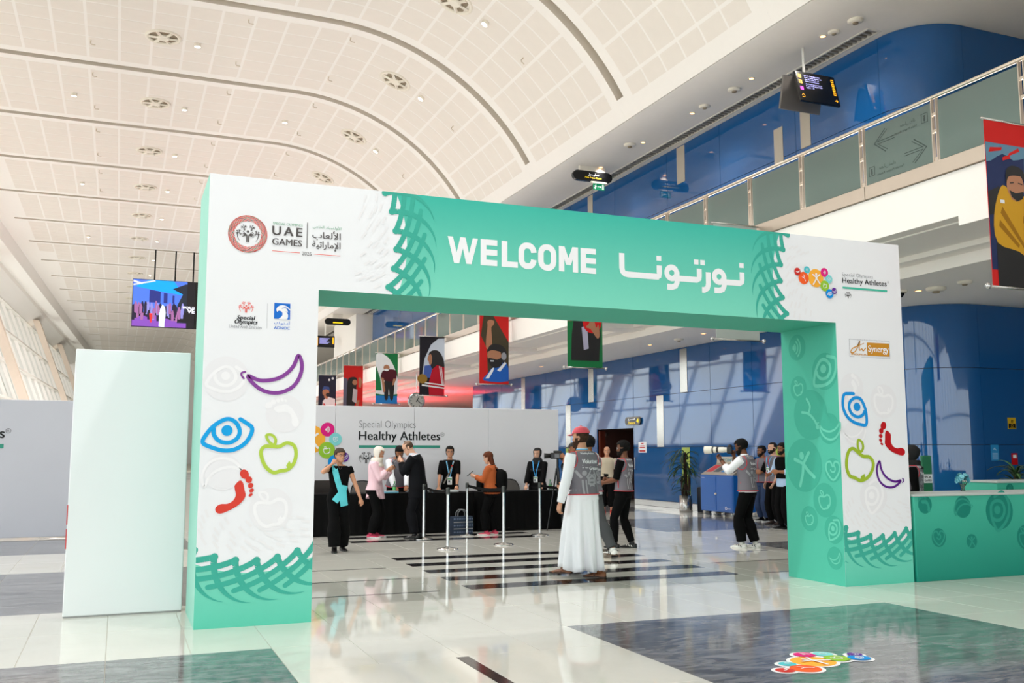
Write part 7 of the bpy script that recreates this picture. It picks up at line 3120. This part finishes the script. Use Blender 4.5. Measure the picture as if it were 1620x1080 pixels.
P.part('pocket_zip', MB().tube([V(.166, -.06, .88), V(.17, -.045, 1.04)], .007, 6), PIPE)
P.pants(BLACKT, .014, .016)
P.shoes(mat('black_white_sneaker', (206, 206, 202), .5), SOLE_W, mat('black_swoosh', (14, 14, 14), .5))
P.part('wristwatch', MB().tube([P.elb[1].lerp(P.wri[1], .90), P.elb[1].lerp(P.wri[1], .98)], .034, 12), INKY)
c = P.w((-.02, -.28, 1.545))
g = thing('telephoto_camera', 'camera with a long white telephoto lens held by the bearded photographer', 'camera', c, P.rz)
MB().rbox(-.07, .07, -.03, .05, -.06, .05, .012).build('camera_body', INKY, g)
MB().rbox(-.03, .03, -.02, .04, .045, .085, .012).build('viewfinder', INKY, g)
RX = Matrix.Rotation(pi / 2, 4, 'X')
MB().lathe([(.040, .0), (.042, .06), (.046, .07), (.046, .15)], 22, Matrix.Translation((0, -.03, 0)) @ RX).build('lens_barrel', mat('lens_cream', (226, 220, 208), .4), g, smooth=False)
MB().lathe([(.047, .15), (.047, .185)], 22, Matrix.Translation((0, -.03, 0)) @ RX).build('focus_ring', INKY, g)
MB().lathe([(.046, .185), (.050, .22), (.050, .235)], 22, Matrix.Translation((0, -.03, 0)) @ RX).build('lens_front', mat('lens_cream', (226, 220, 208)), g)
MB().lathe([(.051, .235), (.051, .26)], 22, Matrix.Translation((0, -.03, 0)) @ RX).build('hood_ring', INKY, g)
MB().lathe([(.051, .26), (.060, .275), (.064, .39), (.058, .39), (.052, .28)], 22, Matrix.Translation((0, -.03, 0)) @ RX, cap=False).build('lens_hood', mat('lens_cream', (226, 220, 208)), g)

# ---- 6..8 group by the right leg of the arch
loc = (13.25, 17.75, 0)
P = Person('bearded person in grey vest and blue jeans with folded arms behind the photographer', loc, head_at(loc, -.7, -.6), 1.66, SK2, feet=((.06, .0, 12), (-.06, 0, -12)), head=(-12, 4),
           hands={1: dict(w=(-.05, -.125, .665), e=(.8, -.1, -.7), palm=(0, 1, 0), d=(-1, 0, .1), curl=.5), -1: dict(w=(.05, -.145, .64), e=(-.8, -.1, -.7), palm=(0, 1, 0), d=(1, 0, .1), curl=.5)})
P.hair((18, 15, 14), 'curly', .004)
P.beard((20, 16, 15))
P.brows((18, 15, 14))
P.glasses()
P.top('tee', BLACKT, .016, .1, .985, 1)
P.vest(VESTM, PIPE, .13, .03, True)
P.pants(mat('blue_jeans', (36, 56, 92), .85, vary=.3, scale=5), .012, .012)
P.shoes(BLACKT, SOLE_W)
loc = (12.86, 16.85, 0)
P = Person('person in grey vest over a red shirt, wearing a blue lanyard and badge', loc, head_at(loc, -.75, -.66), 1.73, SK4, feet=((.06, .0, 12), (-.06, 0, -12)), head=(-10, 2), hands={1: dict(w=(.06, -.06, .50), e=(1, .6, 0)), -1: dict(w=(-.15, .0, .5))})
P.hair((26, 20, 18), 'cropped')
P.beard((46, 34, 28), False)
P.brows((26, 20, 18))
P.top('shirt', mat('red_shirt', (140, 28, 38), .8), .016, .1, .985, 1.2)
P.vest(VESTM, PIPE, .12, .03, True)
P.lanyard((96, 170, 220), low=.60)
P.pants(BLACKT, .012, .012)
P.shoes(mat('brown_shoe', (52, 38, 30), .5), SOLE_B)
loc = (12.34, 15.85, 0)
P = Person('person in black waistcoat and pale blue shirt half hidden by the arch\'s right leg', loc, head_at(loc, -.8, -.6), 1.71, SK2, feet=((.06, .0, 12), (-.06, 0, -12)), head=(-6, 4), hands={1: dict(w=(.10, -.15, .66), e=(.8, .7, -.6)), -1: dict(w=(-.09, -.16, .62), e=(-.8, .7, -.6))})
P.hair((20, 17, 16), 'short')
P.brows((20, 16, 14))
P.glasses()
P.beard((24, 20, 18), False)
P.top('shirt', mat('pale_blue_shirt', (170, 196, 226), .8), .018, .05, .985, 1.6)
P.top('waistcoat', BLACKT, .03, .30, .985, 0)
P.pants(BLACKT, .012, .012)
P.shoes(BLACKT, SOLE_B)

# ---- 9. woman with the turquoise sash
loc = (3.19, 14.87, 0)
P = Person('person in black with a turquoise sash, one hand at the neck, walking towards the camera', loc, head_at(loc, .12, -1), 1.575, SK1, True, feet=((.055, .07, 10), (-.045, -.10, -6)), head=(22, 2),
           hands={-1: dict(w=(-.075, -.075, .845), e=(-1, -.35, -.9), palm=(.3, 1, 0), d=(.5, .3, 1), curl=.6, thumb=-1), 1: dict(w=(.215, -.075, .475), e=(.5, 1, -.2), palm=(-.6, 1, 0), curl=.45, thumb=-1)}, girth=1.06)
P.hair((74, 60, 52), 'short', .014)
P.brows((60, 48, 42))
P.glasses((90, 34, 30))
P.part('smile', MB().tube([P.hp(-.08, .40, .21), P.hp(0, .43, .197), P.hp(.08, .40, .21)], [.002, .005, .002], 6), mat('teeth', (230, 226, 218)))
P.top('blouse', BLACKT, .014, .0, .965, .35)
P.pants(BLACKT, .016, .026, .97)
P.shoes(mat('black_boot', (16, 15, 16), .4), SOLE_B, high=True)
SASH = mat('turquoise_satin', (84, 196, 208), .45, vary=.08, bump=.15, bscale=20)
bv = P.front_bvh()
strip_on(P, bv, [(-.085, 1.315), (-.075, 1.22), (-.045, 1.10), (-.005, .98), (.035, .86), (.055, .80)], .085, 'sash_front', SASH, .012)
strip_on(P, bv, [(.075, 1.00), (.065, .95), (.03, .89), (-.03, .82), (-.075, .76)], .10, 'sash_tail', SASH, .020)
strip_on(P, bv, [(.045, .92), (.05, .84), (.06, .76), (.075, .69)], .115, 'sash_tail', SASH, .028)
P.part('sash_shoulder', MB().loft([[P.sh[-1] + V(dx, dy, dz) for dx, dz in ((-.03, .02), (.03, .045))] + [P.sh[-1] + V(dx, dy, dz + .014) for dx, dz in ((.03, .045), (-.03, .02))] for dy in (-.06, -.02, .03, .06)]), SASH)
P.part('necklace', MB().tube([V(-.035, -.085, 1.33), V(-.02, -.115, 1.27), V(0, -.12, 1.245), V(.02, -.115, 1.27), V(.035, -.085, 1.33)], .004, 5), mat('dark_beads', (60, 36, 28), .4))

# ---- 10. woman in the pink shirt
loc = (4.30, 17.02, 0)
P = Person('person in white headscarf and long pink shirt looking down at a phone', loc, head_at(loc, .95, -.25), 1.62, SK1, True, feet=((.055, -.01, 8), (-.055, .02, -8)), head=(4, 24),
           hands={1: dict(w=(.045, -.175, .755), e=(.5, .6, -1), palm=(-1, -.1, .3), d=(-.2, -1, .2), curl=.8, thumb=1), -1: dict(w=(-.045, -.165, .75), e=(-.5, .6, -1), palm=(1, -.1, .3), d=(.2, -1, .2), curl=.8, thumb=-1)}, girth=1.08, hunch=4)
P.brows((40, 28, 22))
P.hijab((224, 218, 208), .82, .9)
PINK = mat('pink_cotton', (232, 196, 206), .8, vary=.03, bump=.2, bscale=14)
P.top('shirt', PINK, .030, .14, .985, 1.85)
P.skirt('shirt_tail', PINK, .30, .42, .032, (.098, .10), (0, -.005), 5, .008, seed=1, hemlift=lambda a: .16 * abs(cos(a)) ** 6)
P.pants(BLACKT, .014, .02)
P.shoes(mat('pink_trainer', (206, 60, 96), .6), SOLE_W)
phone(P, (0, -.365, 1.27), radians(-30), 0, 'purple-cased phone held in both hands by the person in the pink shirt')

# ---- 11. volunteer leaning over the table
loc = (5.07, 18.42, 0)
P = Person('person in grey vest and white sleeves leaning on the table behind the suited visitor', loc, head_at(loc, .25, -1), 1.70, SK2, head=(-8, 34), lean=12, hunch=16,
           hands={-1: dict(w=(-.075, -.24, .475), e=(-1, .4, .0), palm=(0, .2, -1), d=(.4, -1, -.1), curl=.4), 1: dict(w=(.06, -.25, .475), e=(1, .4, .0), palm=(0, .2, -1), d=(-.4, -1, -.1), curl=.4)})
P.hair((20, 17, 16), 'short')
P.beard((22, 18, 16))
P.top('shirt', WHITEC, .020, .1, .985, 2)
P.vest(VESTM, PIPE, .1, .034)
P.pants(BLACKT, .012, .012)
P.shoes(BLACKT, SOLE_B)

# ---- 12. man in the dark suit
loc = (4.98, 16.62, 0)
P = Person('balding person in a dark suit and glasses bending over something held at the chest', loc, head_at(loc, -.95, .12), 1.76, SK4, head=(0, 34), hunch=22, lean=2, feet=((.06, -.02, 6), (-.06, .03, -6)),
           hands={1: dict(w=(.03, -.165, .775), e=(.7, .3, -1), palm=(-1, 0, .2), d=(-.3, -1, .5), curl=.7, thumb=1), -1: dict(w=(-.04, -.165, .765), e=(-.7, .3, -1), palm=(1, 0, .2), d=(.3, -1, .5), curl=.7, thumb=-1)}, girth=1.12)
P.hair((86, 66, 52), 'bald')
P.shell('hair_crown', mat('hair_thin', (120, 92, 74), .6), lambda z, a: (z > .86 and a > 60) or (a > 100 and z > .5), 1.0, .002)
P.brows((90, 70, 56))
P.glasses()
SUIT = mat('navy_suit', (10, 11, 16), .8, spec=.15, vary=.08, bump=.1, bscale=12)
P.top('shirt', mat('blue_white_shirt', (206, 216, 230), .8), .010, .5, .985, 1)
P.top('suit_jacket', SUIT, .026, .0, .955, 1.92, belly=.012)
P.part('shirt_collar', MB().lathe([(.070, -.03), (.072, .03), (.060, .032)], 20, Matrix.Translation(P.neck0 + V(0, -.01, 0)), cap=False), mat('blue_white_shirt', (206, 216, 230)))
P.skirt('jacket_skirt', SUIT, .2, .40, .03, (.115, .10), (0, 0), 3, .008)
P.pants(SUIT, .014, .014)
P.shoes(mat('black_shoe', (12, 12, 13), .3), SOLE_B)
phone(P, (0, -.385, 1.385), radians(-40), 0, 'phone held at the chest by the dark-suited visitor')

# ---- 13. woman with glasses behind the table
loc = (6.19, 18.45, 0)
P = Person('person in a black tee, glasses and blue lanyard standing behind the table', loc, head_at(loc, 0, -1), 1.64, SK1, True, head=(2, 3),
           hands={-1: dict(w=(-.135, -.115, .50), e=(-.8, .8, 0), palm=(0, .3, -1), curl=.4), 1: dict(w=(.085, -.15, .50), e=(1, .6, 0), palm=(-.3, .5, -1), d=(-.3, -1, -.6), curl=.5)})
P.hair((13, 11, 10), 'tied', .012)
P.brows((24, 18, 16))
P.glasses((40, 44, 66))
P.top('tee', BLACKT, .018, .0, .975, .95)
P.lanyard((120, 190, 232), low=.42, card_h=.15)
P.part('red_badge', MB().rbox(-.02, .02, -.004, .004, -.012, .012, .003, Matrix.Translation(V(.045, -.145, 1.24))), INK['crimson'], False)
bv = P.front_bvh()
strip_on(P, bv, [(.085, 1.335), (.04, 1.22), (-.02, 1.08), (-.09, .95), (-.12, .89)], .024, 'bag_strap', mat('grey_strap', (130, 122, 112), .7), .008)
P.part('wristwatch', MB().tube([P.elb[1].lerp(P.wri[1], .90), P.elb[1].lerp(P.wri[1], .99)], .026, 12), INKY)
P.pants(BLACKT, .012, .014)
P.shoes(BLACKT, SOLE_B)

# ---- 14. woman in the orange sweater
loc = (6.43, 16.75, 0)
P = Person('person in an orange sweater with long auburn hair and a backpack looking at a phone', loc, head_at(loc, -.96, .16), 1.53, SK4, True, head=(0, 18), hunch=6, feet=((.05, -.05, 4), (-.05, .03, -4)),
           hands={1: dict(w=(.03, -.205, .70), e=(.5, .7, -1), palm=(-1, 0, .3), d=(-.2, -1, .3), curl=.7, thumb=1), -1: dict(w=(-.05, -.18, .69), e=(-.5, .7, -1), palm=(1, 0, .3), d=(.2, -1, .3), curl=.7, thumb=-1)}, girth=1.2)
P.hair((96, 50, 30), 'long', .012)
P.brows((60, 36, 26))
ORG = mat('orange_knit', (172, 84, 36), .9, vary=.08, bump=.3, bscale=50)
P.top('sweater', ORG, .022, .06, .975, 1.95, belly=.014)
P.pants(BLACKT, .014, .02)
P.shoes(mat('pink_red_trainer', (214, 70, 100), .6), SOLE_W)
phone(P, (0, -.40, 1.115), radians(-50), 0, 'phone held out by the person in the orange sweater')
g = MB()
g.loft([ring3(V(-.0, y, z), V(1, 0, 0), V(0, 0, 1), w, h, 20, 3) for y, z, w, h in ((.10, 1.0, .10, .15), (.13, 1.0, .14, .20), (.20, .99, .15, .21), (.27, .98, .13, .18), (.29, .98, .09, .13))])
bp_ = P.part('backpack', g, mat('black_nylon', (7, 7, 8), .8, spec=.12, bump=.1, bscale=20))
bv = P.front_bvh()
for k in (1, -1):
    sh = P.sh[k]
    P.part('backpack_strap', MB().tube([V(.075 * k, .13, 1.17), V(.08 * k, .03, 1.275), V(.085 * k, -.07, 1.245), V(.10 * k, -.115, 1.12), V(.15 * k, -.04, .98), V(.12 * k, .12, .90)], .016, 6), mat('black_nylon', (14, 14, 15)))
g = MB()
g.loft([ring3(V(.02, y, .92), V(1, 0, 0), V(0, 0, 1), w, h, 18, 3) for y, w, h in ((-.15, .07, .09), (-.19, .10, .13), (-.25, .09, .12), (-.27, .05, .08))])
P.part('front_pouch', g, mat('black_nylon', (14, 14, 15)))
ring = P.torso_ring(.14, .035, 24)
P.part('waist_strap', MB().tube(ring + ring[:1], .014, 6), mat('black_nylon', (14, 14, 15)))

# ---- 15. woman in the black abaya behind the table
loc = (8.13, 18.48, 0)
P = Person('person in a black headscarf and abaya with a white badge behind the right table', loc, head_at(loc, -.35, -.94), 1.60, SK4, True, head=(-6, 3),
           hands={-1: dict(w=(-.11, -.15, .485), e=(-1, .6, 0), palm=(0, .2, -1), d=(.2, -1, -.2), curl=.5), 1: dict(w=(.105, -.15, .49), e=(1, .6, 0), palm=(0, .2, -1), d=(-.2, -1, -.2), curl=.5)})
P.brows((24, 18, 16))
P.hijab((16, 14, 16), .62, 1.0)
AB = mat('abaya_cloth', (9, 8, 10), .85, spec=.15, vary=.2, bump=.3, bscale=12)
P.top('abaya', AB, .030, .0, .975, 1.9)
P.skirt('abaya_skirt', AB, .10, .02, .034, (.115, .11), (0, 0), 8, .015)
P.lanyard((60, 160, 226), low=.44, card_h=.12)
P.shoes(BLACKT, SOLE_B)

# ---- 16. camera operator hidden behind the walker, with a video camera on a tripod
loc = (8.26, 17.0, 0)
P = Person('person in black cap and clothes behind a tripod camera, mostly hidden', loc, head_at(loc, -1, -.1), 1.70, SK2, head=(0, 2),
           hands={1: dict(w=(.065, -.115, .83), e=(.7, .4, -1), palm=(-1, 0, 0), d=(0, -1, .3), curl=.9, thumb=1), -1: dict(w=(-.065, -.10, .80), e=(-.7, .4, -1), palm=(1, 0, 0), d=(0, -1, .3), curl=.9, thumb=-1)})
P.hair((20, 17, 16), 'cropped')
P.cap((18, 18, 20))
P.top('tee', BLACKT, .018, .0, .985, 1.3)
P.pants(BLACKT, .012, .014)
P.shoes(BLACKT, SOLE_B)
q = P.w((0, -.33, 0))
g = thing('tripod_camera', 'black video camera on a black tripod left of the red-capped walker', 'camera', q, P.rz)
MB().rbox(-.055, .055, -.14, .12, 1.38, 1.50, .012).build('camera_body', INKY, g)
MB().lathe([(.001, 0), (.045, 0), (.05, .10), (.056, .13), (.001, .13)], 18, Matrix.Translation((0, -.13, 1.44)) @ RX, cap=False).build('lens', BLACK_PLASTIC, g, smooth=True)
MB().rbox(-.03, .03, -.08, .08, 1.50, 1.54, .008).build('carry_handle', INKY, g)
MB().rbox(.055, .075, -.06, .03, 1.40, 1.47, .004).build('flip_screen', mat('screen_grey', (110, 112, 116), .3), g)
MB().tube([(0, 0, 1.38), (0, 0, .72)], .022, 10).build('tripod_column', INKY, g)
for k in range(3):
    a = 2 * pi * k / 3 - pi / 2 + .0
    MB().tube([(.02 * cos(a), .02 * sin(a), 1.20), (.11 * cos(a), .11 * sin(a), .62), (.21 * cos(a), .21 * sin(a), .012)], [.018, .015, .011], 8).build('tripod_leg', INKY, g)

# ---- 17. hostess behind the reception desk
loc = (10.0, 10.08, 0)
P = Person('person in a black headscarf and grey vest standing behind the teal reception desk', loc, head_at(loc, -.98, .12), 1.60, SK1, True, head=(4, 6))
P.brows((24, 18, 16))
P.hijab((12, 12, 13), .90, .62)
P.top('blouse', BLACKT, .018, .0, .975, 2)
P.vest(VESTM, PIPE, .06, .03)
P.back_print(VPRINT)
P.pale_figure(VPALE)
P.part('side_pocket_zip', MB().tube([V(.15, -.05, .80), V(.152, -.045, .92)], .008, 6), PIPE)
P.skirt('long_skirt', BLACKT, .3, .03, .02, (.13, .12), (0, 0), 6, .015)
P.shoes(BLACKT, SOLE_B)
